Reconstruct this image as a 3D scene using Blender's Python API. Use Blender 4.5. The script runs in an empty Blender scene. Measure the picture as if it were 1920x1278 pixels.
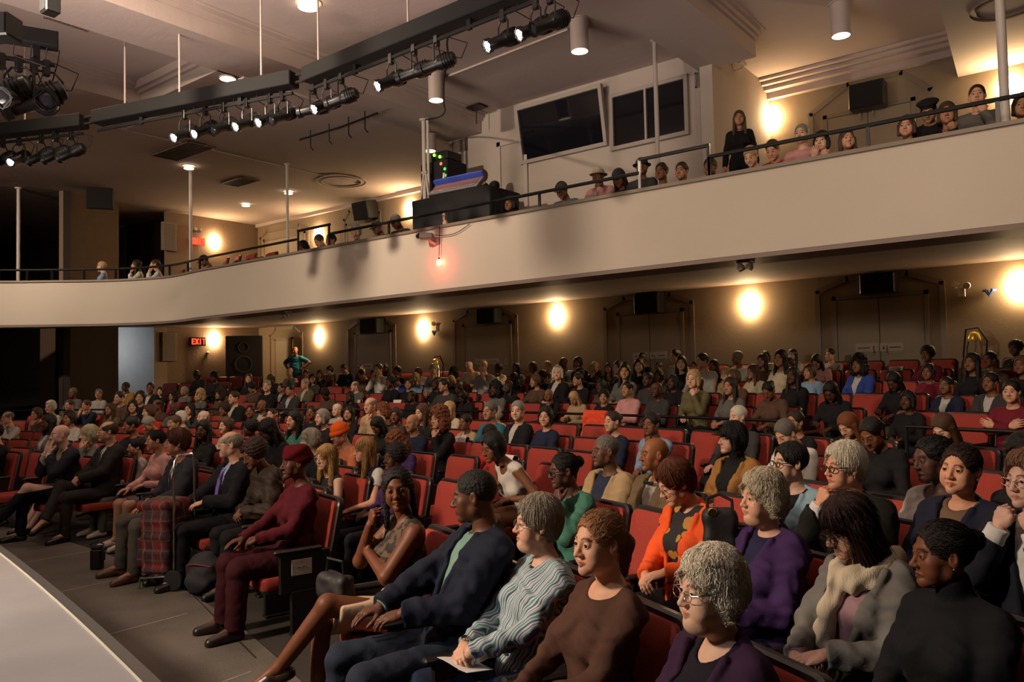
import bpy, math, random
import numpy as np
from mathutils import Vector, Matrix
sc = bpy.context.scene
COL = sc.collection
# ---------------------------------------------------------------- camera
EYE = 1.82                      # eye height above the front floor
FPX = 1470.0                    # focal length in pixels of a 1920 px wide frame
YAW, PITCH, ROLL = math.radians(38.0), math.atan(61/FPX), math.radians(1.26)
F0 = Vector((-math.sin(YAW), math.cos(YAW), 0)); R0 = Vector((math.cos(YAW), math.sin(YAW), 0)); U0 = Vector((0, 0, 1))
Fw = F0*math.cos(PITCH) + U0*math.sin(PITCH)
Up = U0*math.cos(PITCH) - F0*math.sin(PITCH)
Rt = R0*math.cos(ROLL) - Up*math.sin(ROLL)
Uc = Up*math.cos(ROLL) + R0*math.sin(ROLL)
CAM = Vector((0, 0, EYE))
cd = bpy.data.cameras.new('camera'); cd.sensor_width = 36.0; cd.lens = 36.0*FPX/1920; cd.clip_end = 200
cam = bpy.data.objects.new('camera', cd); COL.objects.link(cam)
M = Matrix((( Rt.x, Uc.x, -Fw.x, CAM.x), (Rt.y, Uc.y, -Fw.y, CAM.y), (Rt.z, Uc.z, -Fw.z, CAM.z), (0, 0, 0, 1)))
cam.matrix_world = M
sc.camera = cam
# ---------------------------------------------------------------- view, world
sc.view_settings.view_transform = 'Standard'; sc.view_settings.look = 'None'
sc.view_settings.gamma = 1.0; sc.view_settings.exposure = 0.0
sc.view_settings.use_curve_mapping = False
sc.cycles.max_bounces = 5; sc.cycles.diffuse_bounces = 2; sc.cycles.glossy_bounces = 2
sc.cycles.transmission_bounces = 3; sc.cycles.transparent_max_bounces = 6
sc.cycles.caustics_reflective = False; sc.cycles.caustics_refractive = False
sc.cycles.sample_clamp_indirect = 4.0; sc.cycles.use_denoising = True
w = bpy.data.worlds.new('world'); sc.world = w; w.use_nodes = True
w.node_tree.nodes['Background'].inputs[0].default_value = (1.0, .8, .66, 1)
w.node_tree.nodes['Background'].inputs[1].default_value = 0.002
S = 0.93                        # room scale used with pixel readings

def ray(px, py):
    d = Fw + Rt*((px-960)/FPX) + Uc*((639-py)/FPX)
    return d
def onY(px, py, Y):
    d = ray(px, py); t = Y/d.y; return CAM + d*t
def onX(px, py, X):
    d = ray(px, py); t = X/d.x; return CAM + d*t
def onZ(px, py, Z):
    d = ray(px, py); t = (Z-EYE)/d.z; return CAM + d*t
def atD(px, py, D):
    return CAM + ray(px, py)*D
YB = 16*S                       # back wall
YF = 10.07*S                    # balcony front
XL = -23.65*S                   # side wall
ZC = EYE + 5.85*S               # ceiling
ZBM = EYE + 5.42*S              # underside of the ceiling beams
ZF0, ZF1 = EYE + 1.51*S, EYE + 2.59*S   # balcony front, bottom and top
CX, CY = -10.0, -14.3           # centre of the seat rows
ROWS = [18.8, 19.7, 20.6, 21.5, 22.4, 23.3, 25.4, 26.3, 27.2, 28.1, 29.0]
def floorz_r(r):
    if r < 19.5: return 0.0
    if r < 22.7: return .05*(r-19.5)
    if r < 25.4: return .16+.08*(r-22.7)
    return .376+.17*(r-25.4)
def floorz(x, y): return floorz_r(math.hypot(x-CX, y-CY))
def deckz(y): return 3.46 + max(0, (y-YF-.2))*.33
# ---------------------------------------------------------------- lights that are not in a lamp's own builder
def lamp(name, kind, loc, energy, color, **k):
    l = bpy.data.lights.new(name, kind); l.energy = energy; l.color = color
    tgt = k.pop('to', None)
    for a, b in k.items(): setattr(l, a, b)
    o = bpy.data.objects.new(name, l); COL.objects.link(o); o.location = loc
    if tgt is not None:
        o.rotation_euler = (Vector(tgt)-Vector(loc)).to_track_quat('-Z', 'Y').to_euler()
    return o
# stage wash: light spilling from the stage onto the first rows and the balcony front
lamp('stage_light', 'AREA', (-9.5, -4.0, 4.4), 55, (1, .82, .67), shape='RECTANGLE', size=3.0, size_y=.6, spread=math.radians(112), to=(-9.5, 10, 5.2))
lamp('stage_light', 'AREA', (-6.2, -2.2, 4.6), 120, (1, .78, .58), shape='RECTANGLE', size=.7, size_y=.5, spread=math.radians(80), to=(-3.0, 3.6, 1.0))
# added wash lamps above the frame, brightening the balcony front and nearer rows
for wx, we in ((-19.0, 120), (-9.0, 150), (-.5, 60)):
    lamp('added_wash_light', 'AREA', (wx, 2.2, 6.7), we, (1, .79, .60), shape='DISK', size=.22, spread=math.radians(100), to=(wx-1, 9.4, 3.6))
# lit stage floor seen from the ceiling
lamp('stage_floor_light', 'AREA', (-6.5, -1.5, 1.6), 430, (1, .80, .70), shape='RECTANGLE', size=10, size_y=3, spread=math.radians(72), to=(-5.5, 5.5, 9.2))
# house lights in the ceiling above the first rows
for hx, hy, he in ((-2.0, 3.4, 7), (-7.5, 4.6, 12), (-12.5, 5.0, 22), (-17, 5.0, 20)):
    lamp('house_light', 'AREA', (hx, hy, ZC-.06), he, (1, .72, .48), shape='DISK', size=.35, spread=math.radians(125), to=(hx, hy, 0))
# cool light from the wing on the far pilaster and the stage edge
lamp('wing_light', 'AREA', (-23.7, 9.7, 2.3), 60, (.86, .92, 1), shape='RECTANGLE', size=.5, size_y=1.6, to=(-22.9, 11.4, 1.9))
lamp('wing_light', 'SPOT', (-4.5, -3.0, 5.0), 330, (.82, .9, 1), spot_size=math.radians(45), spot_blend=.6, shadow_soft_size=.2, to=(-2.3, .2, .9))
# ================================================================ materials
MATS = {}
def mat(name, col, rough=.8, metal=0, bump=0, bscale=8, var=0, emit=None, estr=0, spec=.5, stretch=None, objcol=None, coord='Object', detail=4, vscale=None):
    if name in MATS: return MATS[name]
    m = bpy.data.materials.new(name); m.use_nodes = True; nt = m.node_tree; N = nt.nodes; L = nt.links
    b = N['Principled BSDF']
    b.inputs['Base Color'].default_value = (*col, 1); b.inputs['Roughness'].default_value = rough
    b.inputs['Metallic'].default_value = metal; b.inputs['Specular IOR Level'].default_value = spec
    src = None
    if objcol is not None:
        oi = N.new('ShaderNodeObjectInfo'); mx = N.new('ShaderNodeMix'); mx.data_type = 'RGBA'; mx.blend_type = 'MULTIPLY'
        mx.inputs[0].default_value = 1; L.new(oi.outputs['Color'], mx.inputs[6]); mx.inputs[7].default_value = (*objcol, 1)
        src = mx.outputs[2]; L.new(src, b.inputs['Base Color'])
    if bump or var:
        tc = N.new('ShaderNodeTexCoord'); mp = N.new('ShaderNodeMapping'); L.new(tc.outputs[coord], mp.inputs[0])
        if stretch: mp.inputs['Scale'].default_value = stretch
        nz = N.new('ShaderNodeTexNoise'); nz.inputs['Scale'].default_value = bscale; nz.inputs['Detail'].default_value = detail
        L.new(mp.outputs[0], nz.inputs[0])
        if bump:
            bp = N.new('ShaderNodeBump'); bp.inputs['Strength'].default_value = 1; bp.inputs['Distance'].default_value = bump
            L.new(nz.outputs[0], bp.inputs['Height']); L.new(bp.outputs[0], b.inputs['Normal'])
        if var:
            nv = nz
            if vscale:
                nv = N.new('ShaderNodeTexNoise'); nv.inputs['Scale'].default_value = vscale; nv.inputs['Detail'].default_value = 5; L.new(mp.outputs[0], nv.inputs[0])
            mr = N.new('ShaderNodeMapRange'); mr.inputs[1].default_value = .3; mr.inputs[2].default_value = .7
            mr.inputs[3].default_value = 1-var; mr.inputs[4].default_value = 1+var; L.new(nv.outputs[0], mr.inputs[0])
            m2 = N.new('ShaderNodeMix'); m2.data_type = 'RGBA'; m2.blend_type = 'MULTIPLY'; m2.inputs[0].default_value = 1
            if src: L.new(src, m2.inputs[6])
            else: m2.inputs[6].default_value = (*col, 1)
            L.new(mr.outputs[0], m2.inputs[7]); L.new(m2.outputs[2], b.inputs['Base Color'])
    if emit:
        b.inputs['Emission Color'].default_value = (*emit, 1); b.inputs['Emission Strength'].default_value = estr
    MATS[name] = m; return m
WALL = mat('wall_paint', (.29, .225, .15), .85, bump=.0025, bscale=22, var=.05, vscale=1.2)
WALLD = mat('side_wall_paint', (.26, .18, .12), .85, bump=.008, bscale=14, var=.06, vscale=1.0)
DARK = mat('dark_wall', (.03, .02, .017), .9)
CEIL = mat('ceiling_plaster', (.56, .46, .42), .9, bump=.006, bscale=5, var=.03, vscale=.8)
BOOTH = mat('booth_wall', (.55, .47, .41), .85, bump=.004, bscale=9, var=.03, vscale=1.0)
FASC = mat('balcony_plaster', (.60, .52, .43), .7, bump=.004, bscale=4, var=.03, vscale=.6)
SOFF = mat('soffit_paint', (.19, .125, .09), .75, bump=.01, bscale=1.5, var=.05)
TAUPE = mat('taupe_paint', (.22, .17, .12), .5)
PILA = mat('white_panel_paint', (.62, .60, .57), .7, var=.04, bump=.002, bscale=4)
DOORM = mat('door_paint', (.30, .235, .155), .55, bump=.002, bscale=6, var=.04, vscale=1.5)
TRIMM = mat('door_trim_paint', (.22, .17, .115), .5)
BLK = mat('black_metal', (.012, .012, .012), .38)
BLKM = mat('black_matte', (.012, .011, .012), .85)
WHT = mat('white_pole_paint', (.62, .55, .50), .45)
CARPET = mat('dark_carpet', (.035, .027, .022), .95, bump=.01, bscale=120, var=.35, coord='Generated')
CHROME = mat('chrome_metal', (.7, .68, .65), .18, metal=1)
PAPER = mat('paper', (.72, .68, .62), .8)
GLOW = mat('warm_lamp_glass', (1, .8, .55), .5, emit=(1, .66, .34), estr=105)
DISK = mat('downlight_lens', (1, .85, .65), .5, emit=(1, .78, .55), estr=7)
SPOTL = mat('spotlight_lens', (1, .95, .9), .5, emit=(1, .93, .84), estr=30)

# ================================================================ mesh helpers
def link(name, me, m=None, parent=None, loc=None, rot=None):
    o = bpy.data.objects.new(name, me); COL.objects.link(o)
    if m is not None and me is not None and len(me.materials) == 0: me.materials.append(m)
    if parent is not None: o.parent = parent
    if loc is not None: o.location = loc
    if rot is not None: o.rotation_euler = rot
    return o
class MB:
    def __init__(s): s.v = []; s.f = []; s.mi = []; s.cur = 0
    def add(s, vs, fs):
        n = len(s.v); s.v += [tuple(v) for v in vs]; s.f += [tuple(i+n for i in f) for f in fs]; s.mi += [s.cur]*len(fs); return s
    def box(s, a, b, mtx=None):
        (x0, y0, z0), (x1, y1, z1) = a, b
        vs = [Vector(p) for p in ((x0,y0,z0),(x1,y0,z0),(x1,y1,z0),(x0,y1,z0),(x0,y0,z1),(x1,y0,z1),(x1,y1,z1),(x0,y1,z1))]
        if mtx is not None: vs = [mtx @ v for v in vs]
        return s.add(vs, [(0,3,2,1),(4,5,6,7),(0,1,5,4),(1,2,6,5),(2,3,7,6),(3,0,4,7)])
    def rbox(s, a, b, r=.01, mtx=None):
        # box with chamfered edges
        a = Vector(a); b = Vector(b); c = (a+b)/2; h = (b-a)/2
        r = min(r, min(h)*.9); vs = []; idx = {}
        for sx in (-1, 1):
            for sy in (-1, 1):
                for sz in (-1, 1):
                    for ax in range(3):
                        p = [sx*(h.x-r), sy*(h.y-r), sz*(h.z-r)]
                        p[ax] += (sx, sy, sz)[ax]*r
                        idx[(sx, sy, sz, ax)] = len(vs); v = c+Vector(p); vs.append(mtx @ v if mtx is not None else v)
        fs = []
        for ax in range(3):
            u, w_ = [(1, 2), (0, 2), (0, 1)][ax]
            for s_ in (-1, 1):
                q = []
                for a1, a2 in ((-1,-1),(1,-1),(1,1),(-1,1)):
                    k = [0, 0, 0]; k[ax] = s_; k[u] = a1; k[w_] = a2; q.append(idx[(*k, ax)])
                flip = (s_ == 1) ^ (ax == 1)
                fs.append(tuple(q if flip else q[::-1]))
        for ax in range(3):     # edges running along ax
            u, w_ = [(1, 2), (0, 2), (0, 1)][ax]
            for a1 in (-1, 1):
                for a2 in (-1, 1):
                    k0 = [0]*3; k1 = [0]*3; k0[ax] = -1; k1[ax] = 1; k0[u] = k1[u] = a1; k0[w_] = k1[w_] = a2
                    q = [idx[(*k0, u)], idx[(*k1, u)], idx[(*k1, w_)], idx[(*k0, w_)]]
                    fs.append(tuple(q))
        for sx in (-1, 1):
            for sy in (-1, 1):
                for sz in (-1, 1): fs.append(tuple(idx[(sx, sy, sz, ax)] for ax in range(3)))
        s.add(vs, fs); s.fix = True; return s
    def tube(s, pts, r, n=8, closed=False, caps=True):
        pts = [Vector(p) for p in pts]; rs = r if isinstance(r, (list, tuple)) else [r]*len(pts)
        rings = []; prev = None
        for i, p in enumerate(pts):
            if closed: t = (pts[(i+1) % len(pts)]-pts[i-1])
            else: t = pts[min(i+1, len(pts)-1)]-pts[max(i-1, 0)]
            t.normalize()
            if prev is None:
                a = Vector((0, 0, 1)) if abs(t.z) < .9 else Vector((1, 0, 0))
                u = t.cross(a).normalized()
            else: u = (prev - t*prev.dot(t)).normalized()
            prev = u; w_ = t.cross(u)
            rings.append([p+(u*math.cos(2*math.pi*k/n)+w_*math.sin(2*math.pi*k/n))*rs[i] for k in range(n)])
        vs = [v for g in rings for v in g]; fs = []
        m_ = len(rings)
        for i in range(m_ if closed else m_-1):
            j = (i+1) % m_
            for k in range(n):
                l = (k+1) % n; fs.append((i*n+k, i*n+l, j*n+l, j*n+k))
        if caps and not closed: fs += [tuple(range(n))[::-1], tuple((m_-1)*n+k for k in range(n))]
        return s.add(vs, fs)
    def lathe(s, prof, n=16, mtx=None, caps=True):
        vs = []; fs = []
        for r, z in prof:
            for k in range(n):
                v = Vector((r*math.cos(2*math.pi*k/n), r*math.sin(2*math.pi*k/n), z)); vs.append(mtx @ v if mtx is not None else v)
        m_ = len(prof)
        for i in range(m_-1):
            for k in range(n):
                l = (k+1) % n; fs.append((i*n+k, i*n+l, (i+1)*n+l, (i+1)*n+k))
        if caps: fs += [tuple(range(n))[::-1], tuple((m_-1)*n+k for k in range(n))]
        return s.add(vs, fs)
    def prism(s, poly, z0, z1, mtx=None):
        n = len(poly); vs = [Vector((x, y, z0)) for x, y in poly]+[Vector((x, y, z1)) for x, y in poly]
        if mtx is not None: vs = [mtx @ v for v in vs]
        fs = [tuple(range(n))[::-1], tuple(range(n, 2*n))]+[(i, (i+1) % n, n+(i+1) % n, n+i) for i in range(n)]
        return s.add(vs, fs)
    def sweep(s, path, prof, closed_prof=True):
        # path: list of (x,y); prof: list of (outward, z) ; outward is to the path's left
        P = [Vector((x, y)) for x, y in path]; rows = []
        for i, p in enumerate(P):
            t = (P[min(i+1, len(P)-1)]-P[max(i-1, 0)]).normalized(); nrm = Vector((-t.y, t.x))
            rows.append([Vector((p.x+nrm.x*o, p.y+nrm.y*o, z)) for o, z in prof])
        m_ = len(prof); vs = [v for g in rows for v in g]; fs = []
        for i in range(len(rows)-1):
            for k in range(m_ if closed_prof else m_-1):
                l = (k+1) % m_; fs.append((i*m_+k, i*m_+l, (i+1)*m_+l, (i+1)*m_+k))
        if closed_prof: fs += [tuple(range(m_)), tuple((len(rows)-1)*m_+k for k in range(m_))[::-1]]
        return s.add(vs, fs)
    def mesh(s, name, m, smooth=False):
        me = bpy.data.meshes.new(name); me.from_pydata(s.v, [], s.f)
        if isinstance(m, (list, tuple)):
            for x in m: me.materials.append(x)
            me.polygons.foreach_set('material_index', s.mi)
        elif m is not None: me.materials.append(m)
        import bmesh
        bm = bmesh.new(); bm.from_mesh(me); bmesh.ops.recalc_face_normals(bm, faces=bm.faces); bm.to_mesh(me); bm.free()
        if smooth:
            me.polygons.foreach_set('use_smooth', [True]*len(me.polygons))
            try: me.set_sharp_from_angle(angle=math.radians(40))
            except Exception: pass
        me.update(); return me
    def build(s, name, m, parent=None, smooth=False, loc=None, rot=None):
        return link(name, s.mesh(name, m, smooth), None, parent, loc, rot)
def tag(o, label, cat, group=None, kind=None):
    o['label'] = label; o['category'] = cat
    if group: o['group'] = group
    if kind: o['kind'] = kind
    return o
def struct(o): o['kind'] = 'structure'; return o
def empty(name, loc, rz=0):
    o = bpy.data.objects.new(name, None); COL.objects.link(o); o.location = loc; o.rotation_euler = (0, 0, rz); o.empty_display_size = .1; return o
def copy_tree(o, parent=None):
    c = o.copy(); COL.objects.link(c); c.parent = parent
    for ch in o.children: copy_tree(ch, c)
    return c
def rect_wall(p, q, z0, z1, th=.12):
    """vertical slab between plan points p and q, thickened away from the room (to the left of p->q)"""
    p = Vector(p); q = Vector(q); t = (q-p).normalized(); n = Vector((-t.y, t.x))*th
    return [(p.x, p.y), (q.x, q.y), (q.x+n.x, q.y+n.y), (p.x+n.x, p.y+n.y)]

# ================================================================ room shell
XR = 7.0
def polar_floor(name, r0, r1, m, nr=60, na=90, dz=0):
    b = MB(); vs = []
    a0, a1 = math.radians(-62), math.radians(62)
    rr = np.linspace(r0, r1, nr); aa = np.linspace(a0, a1, na)
    for r in rr:
        for a in aa: vs.append((CX+r*math.sin(a), CY+r*math.cos(a), floorz_r(r)+dz))
    fs = [(i*na+j, i*na+j+1, (i+1)*na+j+1, (i+1)*na+j) for i in range(nr-1) for j in range(na-1)]
    b.add(vs, fs); return b.build(name, m)
struct(polar_floor('floor', 17.9, 33.5, CARPET))
# grey floor tiles in front of the first row, with white seams
def tile_mat():
    m = bpy.data.materials.new('grey_floor_tiles'); m.use_nodes = True; nt = m.node_tree; N = nt.nodes; L = nt.links; b = N['Principled BSDF']
    tc = N.new('ShaderNodeTexCoord')
    nz = N.new('ShaderNodeTexNoise'); nz.inputs['Scale'].default_value = 90; nz.inputs['Detail'].default_value = 8; L.new(tc.outputs['Object'], nz.inputs[0])
    n2 = N.new('ShaderNodeTexNoise'); n2.inputs['Scale'].default_value = 1.6; n2.inputs['Detail'].default_value = 6; L.new(tc.outputs['Object'], n2.inputs[0])
    ad = N.new('ShaderNodeMath'); ad.operation = 'MULTIPLY_ADD'; L.new(nz.outputs[0], ad.inputs[0]); ad.inputs[1].default_value = .7; L.new(n2.outputs[0], ad.inputs[2])
    cr = N.new('ShaderNodeValToRGB'); cr.color_ramp.elements[0].position = .5; cr.color_ramp.elements[0].color = (.062, .052, .043, 1)
    cr.color_ramp.elements[1].position = 1.1; cr.color_ramp.elements[1].color = (.15, .13, .11, 1)
    L.new(ad.outputs[0], cr.inputs[0]); L.new(cr.outputs[0], b.inputs['Base Color']); b.inputs['Roughness'].default_value = .75
    return m
TILE = tile_mat()
fb = MB(); vs = []; na = 80
for r in (6.0, 18.28):
    for a in np.linspace(math.radians(-62), math.radians(62), na): vs.append((CX+r*math.sin(a), CY+r*math.cos(a), .012))
fb.add(vs, [(j, j+1, na+j+1, na+j) for j in range(na-1)])
struct(fb.build('floor_tiles', TILE))
SEAM = mat('seam_tape', (.34, .31, .27), .7, var=.25, bump=.0005, bscale=40)
SEAMD = mat('dark_joint', (.02, .016, .014), .8)  # dark colour of the joint between the tiles
sb = MB()
def seam(p0, p1, w_, b=None, z=.0135):
    a = onZ(*p0, z); c = onZ(*p1, z); t = (c-a); t.z = 0; t.normalize(); n = Vector((-t.y, t.x, 0))*w_/2
    (b or sb).add([a-n, c-n, c+n, a+n], [(0, 1, 2, 3)])
for p0, p1 in (((-60, 1024), (75, 1001)), ((-40, 1069), (172, 1032)), ((11, 1131), (268, 1075)), ((142, 1205), (352, 1149)), ((416, 1278), (470, 1258))):
    seam(p0, p1, .012)
o = sb.build('floor_marking', SEAM); tag(o, 'thin pale seam lines crossing the grey floor tiles', 'floor seam'); struct(o)
sb2 = MB(); seam((386, 1139), (480, 1233), .014, sb2); seam((348, 1101), (386, 1139), .01, sb2)
o = sb2.build('floor_joint', SEAMD); tag(o, 'dark joint line in the floor tiles before the front row', 'floor seam'); struct(o)
# stage
STG = mat('stage_deck_paint', (.33, .32, .33), .42, bump=.0008, bscale=30, var=.10, vscale=3.0)
ZS = 1.0
e0 = onZ(0, 1139, ZS); e1 = onZ(244, 1276, ZS)
pts = []
cxs, R_ = -9.0, 0
def arc3(a, b, sag, n):
    a = Vector(a); b = Vector(b); d = b-a; nn = Vector((-d.y, d.x)).normalized()
    return [tuple(a+d*t+nn*sag*4*t*(1-t)) for t in np.linspace(0, 1, n)]
edge = arc3((e1.x+3.2, e1.y-.75), (e0.x-7.5, e0.y+1.0), -.35, 40)
b = MB(); b.prism(edge+[(-13, -6), (4, -6)], 0.02, ZS); st = b.build('stage', STG); tag(st, 'pale grey stage deck with its curved front edge', 'stage'); struct(st)
b = MB(); b.sweep(edge, [(0, ZS-.05), (-.045, ZS-.05), (-.05, ZS-.012), (0, ZS-.002)]); tr = b.build('trim_stage', mat('stage_nosing', (.07, .07, .075), .5)); struct(tr)
b = MB(); b.sweep(edge, [(.001, ZS+.001), (.008, ZS+.001), (.008, ZS+.004), (.001, ZS+.004)]); tr = b.build('trim_stage_edge', mat('edge_strip', (.7, .66, .55), .4)); struct(tr)

# back wall, lower and upper storey
def wall_obj(name, path, z0, z1, m, th=.15):
    b = MB()
    b.sweep(path, [(0, z0), (0, z1), (-th, z1), (-th, z0)]); return struct(b.build(name, m))
Pp = lambda px, d: ((CAM+ray(px, 700)*d*S).x, (CAM+ray(px, 700)*d*S).y)
wall_obj('wall_back', [(XR, YB), (XL, YB)], .3, ZC+.3, WALL)
# side wall with its steps
w1 = [(XL, YB), (XL, 12.75*S), Pp(308, 24.55), Pp(290, 24.2)]
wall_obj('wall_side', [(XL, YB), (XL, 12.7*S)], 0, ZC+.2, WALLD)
wall_obj('wall_pilaster', [(XL+.04, 12.68*S), Pp(289, 24.25)], 0, ZF0+.4, mat('pilaster_paint', (.5, .38, .27), .8))
wall_obj('wall_panel', [Pp(289, 24.25), Pp(218, 25.2)], 0, ZF0+.4, PILA)
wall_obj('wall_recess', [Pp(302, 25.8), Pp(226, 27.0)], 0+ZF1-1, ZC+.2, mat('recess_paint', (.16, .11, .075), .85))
wall_obj('wall_left_lower', [Pp(222, 23.3), Pp(118, 21.6)], 0, ZF0+.3, mat('shade_toned_wall', (.035, .022, .016), .9))  # shade below the balcony is put into this wall's dark colour
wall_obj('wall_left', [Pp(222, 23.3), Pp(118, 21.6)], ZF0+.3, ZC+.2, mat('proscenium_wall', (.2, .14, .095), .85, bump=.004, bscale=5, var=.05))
wall_obj('wall_left_end', [Pp(225, 26.2), Pp(222, 23.3)], ZF0+.3, ZC+.2, WALLD)
wall_obj('wall_wing', [Pp(119, 21.6), Pp(113, 30)], 0, ZC+.2, DARK)
wall_obj('wall_wing_back', [Pp(130, 30), Pp(-200, 30)], 0, ZC+.2, DARK)
wall_obj('wall_right', [(XR, -7), (XR, YB)], 0, ZC+.2, WALL)
wall_obj('wall_stage_back', [(-30, -8), (XR, -8)], 0, ZC+.2, mat('stage_back_wall', (.2, .16, .13), .9))
wall_obj('wall_stage_side', [(-30, 9), (-30, -8)], 0, ZC+.2, DARK)
# proscenium column and the lit brown strip beside it
o = MB().box((0, 0, 0), (.42, .3, ZF0+.3)).build('column', mat('column_paint', (.2, .12, .075), .8)); o.location = (Pp(75, 25.0)[0], Pp(75, 25.0)[1], 0); o.rotation_euler = (0, 0, math.radians(48)); struct(o)

# ceiling slab with openings is a plain slab; beams hang below it
b = MB(); b.box((-31, -8, ZC), (XR, YB+.3, ZC+.2)); struct(b.build('ceiling', CEIL))
def beam(name, x0, x1, y0, y1, zb, mould=True, m=CEIL):
    b = MB(); b.box((x0, y0, zb), (x1, y1, ZC+.02))
    if mould:
        for k, (o_, z_) in enumerate(((.05, .06), (.10, .12), (.17, .19))):
            b.box((x0-o_, y0-o_*0, ZC-.21+z_-.0), (x1+o_, y1, ZC+.01+.001*k))
    return struct(b.build(name, m))
beam('beam_main', -12.35*S, -11.2*S, -7.9, 13.38*S, ZBM)
beam('beam_far', -16.7*S, -15.0*S, -7.9, YB, ZBM)
beam('beam_near', -5.9*S, -4.85*S, -7.9, 13.3*S, ZBM)
# cross beam above the lighting bridge
b = MB(); b.box((-15.1*S, 7.55*S, ZBM), (-12.3*S, 8.1*S, ZC)); b.box((-15.1*S, 7.4*S, ZC-.14), (-12.3*S, 8.2*S, ZC+.01)); b.box((-15.1*S, 7.48*S, ZC-.2), (-12.3*S, 8.2*S, ZC+.01)); struct(b.build('beam_cross', CEIL))
# flat lower ceiling towards the far balcony corner
b = MB(); b.box((-31, -7.9, EYE+5.36*S), (-16.6*S, YB+.1, ZC)); struct(b.build('ceiling_far', CEIL))
b = MB(); b.box((-16.8*S, 8.0*S, EYE+5.38*S), (-12.2*S, YB+.1, ZC)); struct(b.build('ceiling_back', CEIL))
# lower ceiling at the camera-side corner
q0 = (-2.16*S, 16*S); q1 = (-1.9*S, 12.65*S); q2 = (-1.35*S, 7*S)
b = MB(); b.prism([q0, (XR, 16*S), (XR, 7*S), q2, q1], EYE+5.16*S, ZC); struct(b.build('ceiling_near', mat('near_ceiling', (.62, .55, .50), .9)))
# crown moulding where the upper back wall meets the ceiling
def crown(name, xa, xb, y, z, m=CEIL):
    b = MB()
    for o_, h in ((.52, .05), (.40, .11), (.28, .18), (.12, .30)):
        b.box((xa, y-o_, z-h), (xb, y, z+.01))
    return struct(b.build(name, m))
crown('trim_crown', -5.75*S, -2.1*S, YB, ZC)
b = MB(); b.box((-23.6*S, YB-.12, EYE+5.36*S-.1), (-12.4*S, YB, EYE+5.36*S+.02)); struct(b.build('trim_crown_far', CEIL))

# projection booth in the middle of the upper back wall
XB0, XB1, YBO = -12.35*S, -5.2, 13.4*S
b = MB(); b.box((XB0, YBO, 3.8), (XB1, YB-.01, ZC)); booth = struct(b.build('wall_booth', BOOTH))
# protruding pier at the booth's near corner (from floor to ceiling, towards the seats)
b = MB(); b.box((XB1-.2, YBO-.3, 3.8), (XB1+.02, YBO+.02, ZC)); struct(b.build('wall_pier', BOOTH))
b = MB(); b.box((XB1-.28, YBO-.4, ZC-.4), (XB1+.06, YBO+.02, ZC)); b.box((XB1-.34, YBO-.5, ZC-.16), (XB1+.1, YBO+.02, ZC)); struct(b.build('trim_pier', CEIL))
GLS = mat('dark_booth_glass', (.008, .008, .012), .06, spec=.6)
FRM = mat('booth_window_frame', (.42, .36, .32), .6)
def booth_window(n, c, depth, tilt=0, mull=()):
    """c = four pixel corners tl,tr,br,bl on the booth's face"""
    tl, tr, br, bl = [onY(x, y, YBO-.02) for x, y in c]
    x0 = (tl.x+bl.x)/2; x1 = (tr.x+br.x)/2; z1 = (tl.z+tr.z)/2; z0 = (bl.z+br.z)/2
    root = empty('window_%d' % n, ((x0+x1)/2, YBO-.02, z0)); struct(root)
    f = MB(); w_ = (x1-x0)/2; h = z1-z0; t = .07
    ty = lambda z: -depth*(1-z/h)*0 - tilt*(z/h)
    def bar(xa, xb, za, zb):
        vs = []
        for yy in (.03, -.06):
            vs += [(xa, yy+ty(za), za), (xb, yy+ty(za), za), (xb, yy+ty(zb), zb), (xa, yy+ty(zb), zb)]
        f.add(vs, [(0,1,2,3),(4,5,6,7),(0,1,5,4),(1,2,6,5),(2,3,7,6),(3,0,4,7)])
    bar(-w_-t, w_+t, -t, 0); bar(-w_-t, w_+t, h, h+t); bar(-w_-t, -w_, 0, h); bar(w_, w_+t, 0, h)
    for mx in mull: bar(-w_+2*w_*mx-.02, -w_+2*w_*mx+.02, 0, h)
    f.build('window_frame', FRM, root)
    g = MB(); g.add([(-w_, ty(0)-.01, 0), (w_, ty(0)-.01, 0), (w_, ty(h)-.01, h), (-w_, ty(h)-.01, h), (-w_, ty(0)+.01, 0), (w_, ty(0)+.01, 0), (w_, ty(h)+.01, h), (-w_, ty(h)+.01, h)],
        [(0,1,2,3),(4,5,6,7),(0,1,5,4),(1,2,6,5),(2,3,7,6),(3,0,4,7)])
    g.build('window_glass', GLS, root); return root
booth_window(1, ((980, 212), (1130, 172), (1136, 266), (986, 302)), 0, .16)
booth_window(2, ((1151, 183), (1284, 150), (1286, 248), (1153, 274)), 0, 0, (.47,))
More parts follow.
